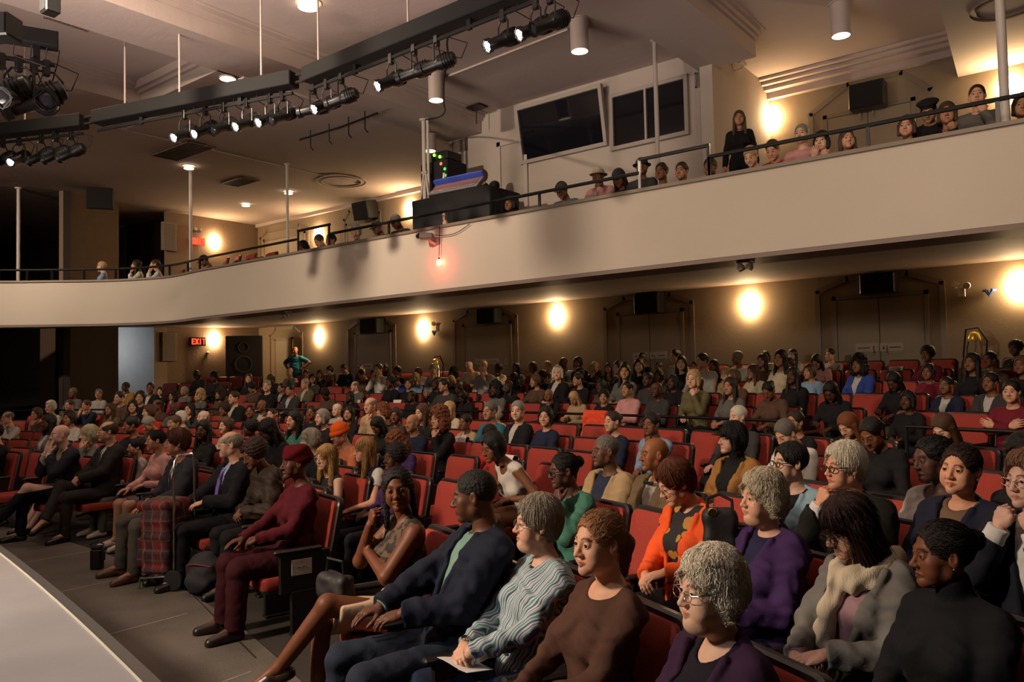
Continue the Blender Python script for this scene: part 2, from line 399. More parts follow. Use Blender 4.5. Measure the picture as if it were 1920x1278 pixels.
# booth door outline, wall vents
p0 = onY(940, 275, YBO); p1 = onY(986, 400, YBO)
d = empty('door_1', ((p0.x+p1.x)/2, YBO, 3.9)); struct(d); hw = (p1.x-p0.x)/2
b = MB(); hh = p0.z-3.9
b.box((-hw-.09, -.05, 0), (-hw, .02, hh+.09)); b.box((hw, -.05, 0), (hw+.09, .02, hh+.09)); b.box((-hw-.09, -.05, hh), (hw+.09, .02, hh+.09)); b.build('door_frame', BOOTH, d)
MB().box((-hw, -.015, 0), (hw, .02, hh)).build('door_panel', mat('booth_door', (.47, .40, .34), .6), d)
VENT = mat('vent_grille', (.16, .12, .11), .6)
def vent(name, label, mtx, w_, h, n=9, m=VENT):
    root = empty(name, (0, 0, 0)); root.matrix_world = mtx
    tag(root, label, 'air vent')
    f = MB(); t = .025
    f.box((-w_/2, -h/2, -.012), (w_/2, -h/2+t, .012)); f.box((-w_/2, h/2-t, -.012), (w_/2, h/2, .012))
    f.box((-w_/2, -h/2, -.012), (-w_/2+t, h/2, .012)); f.box((w_/2-t, -h/2, -.012), (w_/2, h/2, .012))
    f.box((-w_/2, -h/2, -.012), (w_/2, h/2, -.008))
    f.build('vent_frame', m, root)
    sl = MB()
    for i in range(n):
        y = -h/2+t+(h-2*t)*(i+.5)/n; sl.box((-w_/2+t, y-.004, -.008), (w_/2-t, y+.012*h, .006))
    sl.build('slats', m, root); return root
WM = lambda x, z, y: Matrix.Translation((x, y, z)) @ Matrix.Rotation(math.pi/2, 4, 'X')
p = onY(862, 273, YBO-.02); vent('wall_vent', 'small square wall vent beside the sound desk', WM(p.x, p.z, p.y), .42, .26, m=mat('booth_vent', (.26, .21, .18), .6))
p = onY(1321, 146, YBO-.02); vent('wall_vent', 'small grey wall vent right of the booth windows', WM(p.x, p.z, p.y), .34, .26, m=mat('booth_vent', (.26, .21, .18), .6))
CM = lambda x, y, z, rz=0: Matrix.Translation((x, y, z)) @ Matrix.Rotation(rz, 4, 'Z') @ Matrix.Rotation(math.pi, 4, 'X')
p = onZ(343, 284, EYE+5.36*S-.02); vent('ceiling_vent', 'long dark ceiling vent below the row of lit stage lamps', CM(p.x, p.y, p.z), 1.55, .62)
p = onZ(450, 341, EYE+5.36*S-.02); vent('ceiling_vent', 'small dark ceiling vent above the far balcony', CM(p.x, p.y, p.z), .95, .5)
p = onZ(160, 22, ZC-.02); vent('ceiling_vent', 'grey rectangular ceiling vent in the upper coffer', CM(p.x, p.y, p.z), 1.3, .62, m=mat('coffer_vent', (.3, .24, .22), .6))
p = onZ(62, 214, ZC-.02); vent('ceiling_vent', 'dark ceiling vent above the farthest truss box', CM(p.x, p.y, p.z), 1.5, .7, m=mat('coffer_vent2', (.12, .08, .07), .6))

# ================================================================ balcony
def smooth_path(pts, n):
    P = [Vector(p) for p in pts]; out = []
    for i in range(len(P)-1):
        a = P[max(i-1, 0)]; b_ = P[i]; c = P[i+1]; d_ = P[min(i+2, len(P)-1)]
        for k in range(n):
            t = k/n; out.append(tuple(.5*((2*b_)+(c-a)*t+(2*a-5*b_+4*c-d_)*t*t+(3*b_-a-3*c+d_)*t**3)))
    out.append(tuple(P[-1])); return out
bal = [(XR, YF)]+[(x*S, YF) for x in (-2, -8, -14)]+smooth_path([(-17.4*S, YF+.01), (-18.9*S, 10.35*S-.2), (-20.4*S, 9.5*S), (-21.6*S, 8.45*S), (-22.5*S, 7.55*S), (-23.6*S, 5.9*S), (-25.5*S, 2.5*S)], 8)
b = MB(); b.sweep(bal, [(0, ZF0), (0, ZF1), (-.001, ZF1), (-.16, ZF1), (-.16, ZF0)])
bf = struct(b.build('balcony_front', FASC, smooth=True))
b = MB(); b.sweep(bal, [(.035, ZF1), (.035, ZF1+.045), (-.2, ZF1+.045), (-.2, ZF1)]); struct(b.build('trim_balcony_cap', TAUPE))
b = MB(); b.sweep(bal, [(-.004, ZF0-.055), (-.004, ZF0), (-.6, ZF0+.01), (-.6, ZF0-.055)]); struct(b.build('trim_balcony_lower', mat('lower_trim', (.21, .15, .12), .55)))
# sloping soffit under the balcony
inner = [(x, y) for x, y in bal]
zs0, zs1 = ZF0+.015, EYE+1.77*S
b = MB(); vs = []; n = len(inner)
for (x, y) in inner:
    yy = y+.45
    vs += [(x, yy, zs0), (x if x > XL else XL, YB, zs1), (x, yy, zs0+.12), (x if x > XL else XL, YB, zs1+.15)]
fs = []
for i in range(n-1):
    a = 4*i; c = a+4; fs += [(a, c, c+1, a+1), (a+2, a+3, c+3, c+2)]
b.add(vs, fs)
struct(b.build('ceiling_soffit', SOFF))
# balcony deck (raked)
b = MB(); vs = []
for (x, y) in inner:
    for t in (0, .33, .66, 1):
        yy = y+.17+(YB-y-.17)*t; vs.append((max(x, XL-1) if t else x, yy, deckz(YF+.2+(YB-YF-.2)*t)))
fs = [(4*i+k, 4*i+4+k, 4*i+5+k, 4*i+1+k) for i in range(n-1) for k in range(3)]
b.add(vs, fs); struct(b.build('floor_balcony', CARPET))
# ================================================================ doors, arches and wall furniture of the back wall
def px2(px, z, Y):
    """plan x of the pixel column px on the plane Y at height z"""
    y = 639
    for _ in range(6):
        p = onY(px, y, Y); d = ray(px, y); y -= (z-p.z)*FPX/(Y/d.y)
    return onY(px, y, Y).x
def back_door(n, xa, xb, ztop, zbot, aa, ab, zspring, zarch, cut, leaves=2):
    x0, x1 = px2(xa, ztop, YB), px2(xb, ztop, YB); a0, a1 = px2(aa, zspring, YB), px2(ab, zspring, YB); c0, c1 = px2(cut[0], zarch, YB), px2(cut[1], zarch, YB)
    root = empty('door_%d' % n, ((x0+x1)/2, YB, zbot)); struct(root); xm = (x0+x1)/2
    f = MB(); t = .07; h = ztop-zbot
    for a, b_ in (((x0-xm-t, -.026, 0), (x0-xm, .01, h+t)), ((x1-xm, -.026, 0), (x1-xm+t, .01, h+t)), ((x0-xm-t, -.026, h), (x1-xm+t, .01, h+t))): f.box(a, b_)
    f.build('door_frame', TRIMM, root)
    k = leaves
    for i in range(k):
        u0 = x0-xm+(x1-x0)*i/k+.006; u1 = x0-xm+(x1-x0)*(i+1)/k-.006
        l = MB().rbox((u0, -.022, 0), (u1, .01, h-.006), .006).build('door_panel', DOORM, root)
        hx = u1-.1 if i == 0 else u0+.1
        hb = MB(); hb.rbox((hx-.025, -.03, 1.0), (hx+.025, -.02, 1.2), .004); hb.tube([(hx, -.03, 1.05), (hx, -.075, 1.06), (hx, -.075, 1.16), (hx, -.03, 1.17)], .009)
        hb.build('door_handle', TRIMM, l)
    pts = [(a0-xm, 0), (a0-xm, zspring-zbot), (c0-xm, zarch-zbot), (c1-xm, zarch-zbot), (a1-xm, zspring-zbot), (a1-xm, 0)]
    m = MB()
    for i in range(len(pts)-1):
        (xa_, za_), (xb_, zb_) = pts[i], pts[i+1]; dx, dz = xb_-xa_, zb_-za_; L_ = math.hypot(dx, dz); nx, nz = -dz/L_*.045, dx/L_*.045
        ex, ez = dx/L_*.02, dz/L_*.02
        vs = []
        for yy in (0.0, -.018):
            vs += [(xa_-nx-ex, yy, za_-nz-ez), (xb_-nx+ex, yy, zb_-nz+ez), (xb_+nx+ex, yy, zb_+nz+ez), (xa_+nx-ex, yy, za_+nz-ez)]
        m.add(vs, [(0,1,2,3),(4,5,6,7),(0,1,5,4),(1,2,6,5),(2,3,7,6),(3,0,4,7)])
    m.build('arch_trim', TRIMM, root); return root
FB = floorz(-8, YB)
DB = deckz(YB)
back_door(2, 1568, 1732, 3.02, 1.0, 1532, 1766, 3.20, 3.40, (1588, 1700))
back_door(3, 1162, 1276, 3.02, 1.0, 1134, 1297, 3.20, 3.40, (1170, 1255))
back_door(4, 872, 955, 3.02, 1.0, 851, 968, 3.20, 3.40, (877, 940), 1)
back_door(5, 668, 730, 3.02, 1.0, 652, 740, 3.20, 3.40, (672, 722), 1)
back_door(6, 517, 547, 3.02, 1.0, 506, 566, 3.20, 3.40, (517, 552), 1)
zt = onY(1630, 207, YB).z; za = onY(1520, 215, YB).z
back_door(7, 1551, 1708, zt, DB, 1520, 1745, za, onY(1630, 150, YB).z, (1590, 1690))
back_door(8, 497, 570, onY(530, 446, YB).z, DB, 488, 578, onY(530, 438, YB).z, onY(530, 428, YB).z, (500, 560), 1)
back_door(9, 652, 700, onY(680, 418, YB).z, DB, 645, 712, onY(680, 405, YB).z, onY(680, 390, YB).z, (655, 700), 1)
# black loudspeakers hanging above the doors
SPK = mat('speaker_cloth', (.008, .007, .007), .9, bump=.0005, bscale=300)
def box_speaker(name, label, p, w_, h, dd=.3, tilt=0, rz=0, group=None):
    root = empty(name, p, rz); root.rotation_euler = (tilt, 0, rz); tag(root, label, 'loudspeaker', group)
    MB().rbox((-w_/2, -dd, -h/2), (w_/2, 0, h/2), .015).build('cabinet', BLK, root)
    MB().rbox((-w_/2+.02, -dd-.012, -h/2+.02), (w_/2-.02, -dd+.002, h/2-.02), .006).build('speaker_grille', SPK, root)
    MB().box((-.05, -.02, -.05), (.05, .08, .05)).build('wall_bracket', BLK, root); return root
for (x0, x1, y0, y1, lab) in ((1611, 1677, 511, 550, 'black loudspeaker over the paper-signed double doors nearest the bright sconce'), (1188, 1234, 548, 587, 'black loudspeaker over the middle double doors under the balcony'),
        (893, 927, 578, 606, 'black loudspeaker over the single door with the white notice'), (674, 706, 597, 625, 'black loudspeaker over the single door furthest along the lower back wall'),
        (1590, 1657, 152, 200, 'black loudspeaker over the upper arched doorway')):
    a = onY(x0, (y0+y1)/2, YB-.35); b_ = onY(x1, (y0+y1)/2, YB-.35); c = onY((x0+x1)/2, y0, YB-.35); d_ = onY((x0+x1)/2, y1, YB-.35)
    box_speaker('wall_speaker', lab, ((a.x+b_.x)/2, YB-.05, (c.z+d_.z)/2), b_.x-a.x, c.z-d_.z)
p = onX(682, 391, 0) if False else onY(682, 391, YB-.3)
box_speaker('wall_speaker', 'black loudspeaker on the upper wall behind the far balcony seats', (p.x, YB-.05, p.z), .62, .5, .4, .2)
p = atD(190, 373, 22.0*S); box_speaker('wall_speaker', 'black loudspeaker high on the dark brown side wall', tuple(p), .62, .55, .4, .15, math.radians(60))
# notices on the doors
def notice(label, x0, x1, y0, y1, items):
    a = onY(x0, (y0+y1)/2, YB-.03); b_ = onY(x1, (y0+y1)/2, YB-.03); c = onY((x0+x1)/2, y0, YB-.03); d_ = onY((x0+x1)/2, y1, YB-.03)
    w_ = b_.x-a.x; h = c.z-d_.z; root = empty('door_notice', ((a.x+b_.x)/2, YB-.035, (c.z+d_.z)/2)); tag(root, label, 'notice')
    MB().box((-w_/2, -.004, -h/2), (w_/2, .004, h/2)).build('notice_sheet', mat('notice_paper', (.50, .43, .36), .8), root)
    m = MB()
    for (u0, u1, v0, v1) in items: m.box((-w_/2+w_*u0, -.0065, -h/2+h*v0), (-w_/2+w_*u1, -.003, -h/2+h*v1))
    m.build('printed_marks', mat('notice_ink', (.05, .045, .04), .8), root)
tri = [(.12, .2, .25, .45), (.14, .18, .45, .6), (.15, .17, .6, .72)]
notice('white notice on the leaf nearer the sconce, double doors nearest the camera', 1604, 1648, 643, 659, [(.1, .62, .38, .5)])
notice('white notice with a small arrow mark on the double doors nearest the camera', 1650, 1694, 642, 658, tri+[(.4, .9, .4, .52)])
notice('white notice on the dark middle double doors, sheet nearer the sconce', 1187, 1217, 660, 673, [(.1, .55, .38, .5)])
notice('white notice with an arrow mark on the middle double doors', 1219, 1250, 659, 672, tri+[(.5, .9, .4, .5)])
notice('white strip notice on the single door behind the back row', 891, 935, 672, 682, [(.08, .38, .4, .5), (.45, .52, .3, .6), (.62, .92, .4, .5)])
notice('faint notice strip on the farthest arched door', 684, 698, 681, 691, [(.1, .9, .4, .5)])

# ---------------------------------------------------------------- sconces
def sconce(label, p, nrm, e=26, w_=.15, h=.34):
    rz = math.atan2(nrm[1], nrm[0])+math.pi/2
    root = empty('wall_sconce', p, rz); tag(root, label, 'wall lamp')
    b = MB(); prof = []
    n = 10
    vs = []
    for z, k in ((-h/2, .8), (-h/4, 1), (h/4, 1), (h/2, .8)):
        for i in range(n+1):
            a = math.pi*i/n; vs.append((w_*k*math.cos(a), -.11*math.sin(a)*k-.01, z))
    m_ = n+1
    b.add(vs, [(j*m_+i, j*m_+i+1, (j+1)*m_+i+1, (j+1)*m_+i) for j in range(3) for i in range(n)]+[tuple(range(m_)), tuple(3*m_+i for i in range(m_))])
    b.build('lamp_shade', GLOW, root, smooth=True)
    MB().rbox((-.07, -.012, -.12), (.07, .002, .12), .004).build('back_plate', TAUPE, root)
    return root
for (x, y, lab) in ((1912, 536, 'glowing wall sconce beside the blue wall ornament'), (1406, 571, 'glowing wall sconce between the two pairs of double doors'),
        (1044, 592, 'tall bright wall sconce behind the middle of the audience'), (793, 617, 'glowing wall sconce between the two single doors'), (598, 631, 'small glowing wall sconce above the standing man in blue')):
    p = onY(x, y, YB-.02); sconce(lab, tuple(p), (0, -1))
p = onX(402, 636, XL+.03); sconce('small glowing sconce beside the lower red exit sign', tuple(p), (1, 0), 16)
p = onX(403, 453, XL+.03); sconce('glowing sconce beside the upper exit sign over the empty balcony seats', tuple(p), (1, 0), 18)
p = onY(597, 441, YB-.02); sconce('glowing sconce on the balcony wall behind the aisle rail', tuple(p), (0, -1), 22)
p = onY(1893, 166, YB-.02); sconce('very bright balcony sconce beside the thick ceiling pole', tuple(p), (0, -1), 34)
p = onY(1436, 216, YB-.3); sconce('balcony sconce half hidden behind the booth pier', (p.x, YB-.02, p.z), (0, -1), 14)
p = onY(768, 392, YB-.02); sconce('balcony sconce hidden behind the sound desk', tuple(p), (0, -1), 30)

# ---------------------------------------------------------------- ceiling lights
CAN = mat('can_light_shell', (.50, .42, .38), .5)
def can_light(label, px, py, zc, L_=.5, r=.14, e=34):
    p = onZ(px, py, zc-L_); root = empty('ceiling_light', (p.x, p.y, zc)); tag(root, label, 'ceiling light')
    if L_ > .1:
        MB().lathe([(r, -L_), (r, -.02), (r+.02, -.02), (r+.02, 0)], 24).build('cylinder_shell', CAN, root, smooth=True)
        MB().lathe([(r, -L_-.006), (r-.012, -L_-.006), (r-.012, -L_+.01), (r, -L_+.01)], 24, caps=False).build('rim_ring', CAN, root)
    else:
        MB().lathe([(r+.03, -.012), (r+.03, 0)], 24).build('rim_ring', CAN, root)
    MB().lathe([(r-.012, -L_-.004-.012*(L_ < .1)), (r-.012, -L_+.006-.012*(L_ < .1))], 24).build('lens', DISK, root)
    l = lamp('bulb', 'SPOT', (0, 0, -L_-.03), e, (1, .78, .55), spot_size=math.radians(95), spot_blend=.8, shadow_soft_size=.1); l.parent = root
    return root
ZFAR = EYE+5.36*S
can_light('cylinder ceiling light above the booth windows', 1087, 96, ZC)
can_light('cylinder ceiling light hanging nearest the sound desk cable', 818, 188, ZC)
can_light('cylinder ceiling light behind the straight lighting truss', 427, 148, ZC, .42)
can_light('cylinder ceiling light over the camera-side balcony', 1577, 67, ZC, .5)
can_light('flush round ceiling light in the upper coffer by the beam', 578, 12, ZC, .06, .16)
can_light('cylinder ceiling light low beside the double white pole', 806, 283, ZFAR, .34, .13)
can_light('flush ceiling light beside the single white pole of the far balcony', 354, 315, ZFAR, .06, .12, 22)
can_light('flush ceiling light closest to the far upper corner', 461, 385, ZFAR, .06, .12, 22)
can_light('flush ceiling light behind the slender second pole', 541, 362, ZFAR, .06, .12, 22)
p = onZ(1885, 12, EYE+5.16*S-.01); o = MB().lathe([(.42, -.02), (.42, 0), (.34, 0), (.34, -.02)], 32, caps=False).build('ceiling_ring', mat('ring_paint', (.35, .25, .2), .6)); o.location = p; tag(o, 'round moulded ring on the low ceiling by the thick pole', 'ceiling ring')
p = onZ(640, 340, ZFAR-.01); o = MB().lathe([(.62, -.015), (.62, 0), (.5, 0), (.5, -.015)], 32, caps=False).build('ceiling_ring', CEIL); o.location = p; tag(o, 'pale round moulded ring on the ceiling above the far balcony', 'ceiling ring')

# ---------------------------------------------------------------- white poles from the ceiling to the balcony
def pole(label, px, pytop, zc, r=.035, m=WHT, two=False):
    p = onZ(px, pytop, zc); root = empty('support_pole', (p.x, p.y, deckz(p.y))); tag(root, label, 'pole'); h = zc-deckz(p.y)
    b = MB(); b.tube([(0, 0, 0), (0, 0, h)], r, 14)
    if two: b.tube([(.11, .0, 0), (.11, .0, h)], r*.7, 12)
    b.build('shaft', m, root, smooth=True)
    MB().lathe([(r*2, h-.03), (r*2, h)], 18).build('ceiling_flange', m, root)
    if two:
        q = MB(); z0 = onY(797, 372, p.y).z-deckz(p.y); 
        for a in (-1, 1): q.tube([(a*.02+.05, -.04, z0+.5), (a*.13+.05, -.06, z0-.1)], .022, 8)
        q.tube([(-.02, -.045, z0+.5), (.12, -.045, z0+.5)], .03, 8); q.build('splayed_foot', m, root)
    return root
pole('tall white pole in front of the booth windows', 1227, 76, ZC, .037)
pole('white pole rising behind the empty red balcony seats', 357, 318, ZFAR, .04)
pole('slim white pole between the far ceiling lights', 538, 307, ZFAR, .032)
pole('white double pole behind the black equipment rack', 794, 224, ZBM, .042, two=True)
pole('white pole at the dark far end of the balcony', 35, 352, ZFAR-.0, .045)
p = onZ(1868, -40, EYE+5.16*S)
o = empty('support_pole', (0, 0, 0)); tag(o, 'thick pole against the brightest balcony sconce', 'pole'); q = onY(1885, 216, 11.0*S)
o.location = (q.x, q.y, 3.9); MB().tube([(0, 0, 0), (0, 0, EYE+5.16*S-3.9)], .05, 14).build('shaft', WHT, o, smooth=True); MB().lathe([(.09, EYE+5.16*S-3.93), (.09, EYE+5.16*S-3.9)], 18).build('ceiling_flange', WHT, o)

# ---------------------------------------------------------------- balcony rails
def along(path, x):
    for (a, b_) in zip(path, path[1:]):
        if (a[0]-x)*(b_[0]-x) <= 0 and a[0] != b_[0]:
            t = (x-a[0])/(b_[0]-a[0]); return (x, a[1]+(b_[1]-a[1])*t+.08)
ZR = ZF1+.045
def rail(label, pxs, h, posts, cat='railing', m=BLK, name='balcony_rail', endposts=True):
    xs = [px2(p, ZR+h, YF) for p in pxs] if pxs[0] > 400 else None
    root = empty(name, (0, 0, 0)); tag(root, label, cat)
    path = [(x, y+.08) for x, y in bal if xs[0] >= x >= xs[1]] if xs else None
    P = [along(bal, xs[0])]+[q for q in path]+[along(bal, xs[1])] if xs else None
    MB().tube([(x, y, ZR+h) for x, y in P], .026, 8).build('handrail', m, root, smooth=True)
    for x in posts:
        X = px2(x, ZR, YF); q = along(bal, X)
        MB().box((q[0]-.02, q[1]-.012, ZR), (q[0]+.02, q[1]+.012, ZR+h)).build('post', m, root)
    return root
RAILW = mat('worn_rail_metal', (.07, .07, .065), .3, metal=.6)
rail('long black rail along the camera-side half of the balcony front', (1990, 1327), .27, (1326, 1625, 1870))
rail('raised black rail at the balcony aisle above the booth door', (1326, 1193), .42, (1325, 1195), m=RAILW)
rail('black rail on the balcony front before the booth', (1193, 612), .24, (1006, 835, 723))
rail('raised black rail beside the balcony aisle steps', (612, 552), .42, (553, 611))
# far curved rail
root = empty('balcony_rail', (0, 0, 0)); tag(root, 'black rail around the far curve of the balcony', 'railing')
xl = px2(552, ZR+.24, YF)
P = [along(bal, xl)]+[(x, y+.08) for x, y in bal if x < xl]
MB().tube([(x, y, ZR+.26) for x, y in P], .026, 8).build('handrail', BLK, root, smooth=True)
for i in range(2, len(P), 4): MB().box((P[i][0]-.02, P[i][1]-.02, ZR), (P[i][0]+.02, P[i][1]+.02, ZR+.26)).build('post', BLK, root)

# ---------------------------------------------------------------- lighting truss
ZT = EYE+4.35*S
def seg(px0, py0, px1, py1): return onZ(px0, py0, ZT), onZ(px1, py1, ZT)
TR = mat('black_truss_paint', (.003, .003, .003), .8)
def truss(label, a, b_, w_=.22, h=.20, drop=.19, hang=()):
    root = empty('lighting_truss', tuple(a)); tag(root, label, 'lighting truss'); d = (b_-a); L_ = d.length; root.rotation_euler = (0, 0, math.atan2(d.y, d.x))
    MB().rbox((0, -w_/2, -h/2), (L_, w_/2, h/2), .01).build('cable_duct', TR, root)
    MB().tube([(.03, 0, -drop), (L_-.03, 0, -drop)], .024, 8).build('lamp_pipe', TR, root, smooth=True)
    k = max(2, int(L_/1.6))
    for i in range(k):
        x = L_*(i+.5)/k; MB().box((x-.03, -.02, -drop-.03), (x+.03, .02, -h/2)).build('pipe_hanger', TR, root)
    for x in hang: MB().tube([(L_*x, 0, h/2), (L_*x, 0, ZC-a.z)], .014, 8).build('drop_rod', CAN, root)
    return a, b_
SD = seg(577, 143, 1010, -34); SC = seg(181, 222, 552, 148); SB = seg(-60, 253, 158, 227)
truss('long lighting truss section over the booth side', *SD, hang=(.06, .5, .95)); truss('straight middle lighting truss section with four lit lamps', *SC, hang=(.16, .45, .85)); truss('far lighting truss section at the dark end', *SB, hang=(.5,))
b = MB()
for (a, c) in ((SC[1], SD[0]), (SB[1], SC[0])):
    for dz in (.05, -.05): b.tube([(a.x, a.y, a.z+dz), (c.x, c.y, c.z+dz)], .02, 8)
o = b.build('truss_link', TR); tag(o, 'pairs of thin rods linking the lighting truss sections', 'truss link')
LSH = mat('lamp_shell_black', (.007, .007, .007), .4)
def stage_lamp(label, P_, aim, lit, cable=True, s=1.0, e=0):
    """P_ = point on the pipe; the body hangs below and points along aim"""
    aim = Vector(aim).normalized(); root = empty('stage_lamp', tuple(P_)); tag(root, label, 'stage lamp', None)
    c = Vector((0, 0, -.33*s)); X = aim.cross(Vector((0, 0, 1))).normalized(); Z = X.cross(aim)
    Mx = Matrix(((X.x, Z.x, aim.x, c.x), (X.y, Z.y, aim.y, c.y), (X.z, Z.z, aim.z, c.z), (0, 0, 0, 1)))
    b = MB(); b.lathe([(.05*s, -.27*s), (.085*s, -.25*s), (.095*s, -.2*s), (.105*s, -.05*s), (.085*s, 0), (.075*s, .02*s), (.072*s, .2*s), (.09*s, .21*s), (.09*s, .27*s), (.082*s, .27*s), (.082*s, .25*s)], 16, Mx)
    for k in range(4): b.lathe([(.112*s, -.2*s+k*.035*s), (.112*s, -.19*s+k*.035*s)], 16, Mx)
    b.build('barrel', LSH, root, smooth=True)
    l = MB(); l.lathe([(.076*s, .238*s), (.06*s, .252*s), (.03*s, .258*s)], 16, Mx); l.build('lens', SPOTL if lit else mat('dark_lens', (.03, .03, .035), .1), root, smooth=True)
    y = MB(); q = [c+X*.125*s, c+X*.125*s+Vector((0, 0, .2*s)), c+X*.06*s+Vector((0, 0, .27*s)), c-X*.06*s+Vector((0, 0, .27*s)), c-X*.125*s+Vector((0, 0, .2*s)), c-X*.125*s]
    y.tube(q, .012*s, 6); y.build('yoke', LSH, root)
    k = MB(); k.rbox((-.03, -.03, -.1*s), (.03, .03, .05), .006); k.build('clamp', LSH, root)
    f = MB(); f.box((-.1*s, -.1*s, .262*s), (.1*s, .1*s, .266*s), Mx) if False else f.lathe([(.1*s, .262*s), (.1*s, .268*s), (.084*s, .268*s), (.084*s, .262*s)], 4, Mx, caps=False); f.build('filter_frame', LSH, root)
    if cable:
        t = MB(); a0 = c-aim*.26*s; t.tube([a0, a0-aim*.08+Vector((0, 0, -.04)), a0-aim*.12+Vector((.03, .02, .12)), Vector((.12, .06, .02)), Vector((.18, .05, .12))], .007, 5); t.build('power_cable', BLKM, root)
    if lit and e:
        lp = lamp('beam', 'SPOT', tuple(c+aim*.3*s), e, (1, .93, .82), spot_size=math.radians(50), spot_blend=.6, shadow_soft_size=.07)
        lp.rotation_euler = aim.to_track_quat('-Z', 'Y').to_euler(); lp.parent = root
    return root
def on_pipe(sg, px):
    a, b_ = sg; lo, hi = -.3, 1.3
    for _ in range(40):
        m_ = (lo+hi)/2; p = a+(b_-a)*m_; v = p-CAM; xx = 960+FPX*v.dot(Rt)/v.dot(Fw)
        if xx < px: lo = m_
        else: hi = m_
    p = a+(b_-a)*m_; return p+Vector((0, 0, -.19))
tgt = Vector((-9, -2.5, .5))
LAMPS = [
 (SB, 6, 0, 'unlit stage lamp at the frame edge beside the lit far lamp'), (SB, 36, 1, 'only lit stage lamp on the far truss section'), (SB, 78, 0, 'unlit stage lamp next to the lit far lamp'), (SB, 106, 0, 'unlit stage lamp near the end of the far truss section'), (SB, 134, 0, 'unlit stage lamp with a cable loop closing the far section'),
 (SC, 346, 1, 'lit stage lamp lowest on the straight truss'), (SC, 385, 1, 'second lit stage lamp on the straight truss'), (SC, 420, 0, 'unlit stage lamp among the four lit ones'), (SC, 463, 1, 'third lit stage lamp on the straight truss'), (SC, 506, 1, 'last lit stage lamp near the straight truss end'), (SC, 530, 0, 'unlit stage lamp closing the straight truss'),
 (SD, 588, 0, 'unlit stage lamp at the start of the long truss'), (SD, 612, 1, 'lit stage lamp over the white double pole'), (SD, 640, 0, 'unlit stage lamp beside the small lit pair'),
 (SD, 733, 1, 'lit stage lamp with a bright glare on the long truss'), (SD, 776, 0, 'black unlit stage lamp left of its twin with yoke'), (SD, 818, 0, 'black unlit stage lamp pointing across, nearest the cylinder light'),
 (SD, 942, 1, 'bright lit stage lamp above the booth window'), (SD, 1003, 1, 'brightest stage lamp at the top of the photo'), (SD, 1030, 0, 'unlit stage lamp behind the brightest one')]
for i, (sg, px, lit, lab) in enumerate(LAMPS):
    P_ = on_pipe(sg, px); aim = (tgt-P_).normalized()
    if px in (776, 818, 640, 588): aim = Vector((-.78, -.35, -.22 if px != 588 else -.1))
    if px in (78, 106, 134, 6): aim = Vector((-.7, -.5, -.35))
    stage_lamp(lab, P_, aim, lit, s=.86)
# hanging black lamp cluster at the top corner, closer to the stage
a = atD(-60, 50, 7.6); c = atD(110, -20, 8.0); c.z = a.z
truss('short truss with a dark lamp cluster in the top corner', a, c, .18, .16, .25)
for k, (t, aim) in enumerate(((.36, (-.6, -.6, -.4)), (.55, (.6, -.7, -.3)), (.72, (-.3, -.8, -.5)), (.86, (.8, -.3, -.2)))):
    stage_lamp(['black lamp in the top corner cluster, outermost', 'black lamp of the corner cluster pointing away', 'black lamp lowest in the corner cluster', 'black lamp of the corner cluster nearest the vent'][k], a+(c-a)*t+Vector((0, 0, -.26)), aim, 0, s=1.15)
p = atD(18, 62, 7.4); box_speaker('hanging_box', 'black hanging box under the corner lamp cluster', tuple(p), .28, .22, .22, 0, .6)
# cable draped from the truss to the ceiling and to the desk
def cable(name, label, pts, r=.012, m=BLKM, cat='cable'):
    P = [Vector(p) for p in pts]; out = []
    for i in range(len(P)-1):
        a = P[max(i-1, 0)]; b_ = P[i]; c = P[i+1]; d_ = P[min(i+2, len(P)-1)]
        for k in range(6):
            t = k/6; out.append(.5*((2*b_)+(c-a)*t+(2*a-5*b_+4*c-d_)*t*t+(3*b_-a-3*c+d_)*t**3))
    out.append(P[-1]); o = MB().tube(out, r, 6).build(name, m, smooth=True); tag(o, label, cat); return o
q = [atD(845, 55, 9.6), atD(838, 80, 9.7), atD(842, 118, 9.8), atD(833, 140, 10), atD(832, 190, 12), atD(834, 208, 14), atD(824, 219, 15.0), atD(798, 224, 15.4)]
cable('power_cable', 'black cable hanging from the truss past the cylinder light to the white pole', q, .015)
q = [onZ(834, 208, ZBM-.03), onZ(815, 235, ZBM-.03), onZ(800, 250, ZBM-.05)]
# ceiling conduit with hanging clamps
q = [onZ(x, y, ZFAR-.12) for x, y in ((562, 262), (640, 238), (708, 212))]
root = empty('ceiling_pipe', (0, 0, 0)); tag(root, 'thin ceiling pipe with small hanging hooks beyond the truss', 'pipe'); MB().tube(q, .02, 6).build('pipe_run', TR, root)
for t in (.15, .4, .65, .85):
    p = q[0].lerp(q[2], t); MB().tube([p+Vector((0, 0, .12)), p, p+Vector((0, 0, -.22)), p+Vector((.08, 0, -.3))], .012, 5).build('hook', TR, root)
p = onZ(893, 203, ZC-.05); root = empty('ceiling_mount', tuple(p)); tag(root, 'small dark square ceiling plate with a short rod', 'ceiling mount'); MB().rbox((-.2, -.14, 0), (.2, .14, .04), .01).build('plate', BLK, root); MB().tube([(0, 0, 0), (0, 0, -.32)], .012, 6).build('rod', BLK, root)
# conduit line on the ceiling
o = MB().tube([onZ(834, 145, ZC-.02), onZ(1065, 55, ZC-.02)], .018, 6).build('ceiling_conduit', CEIL); tag(o, 'thin painted conduit running to the cylinder light over the booth', 'conduit')

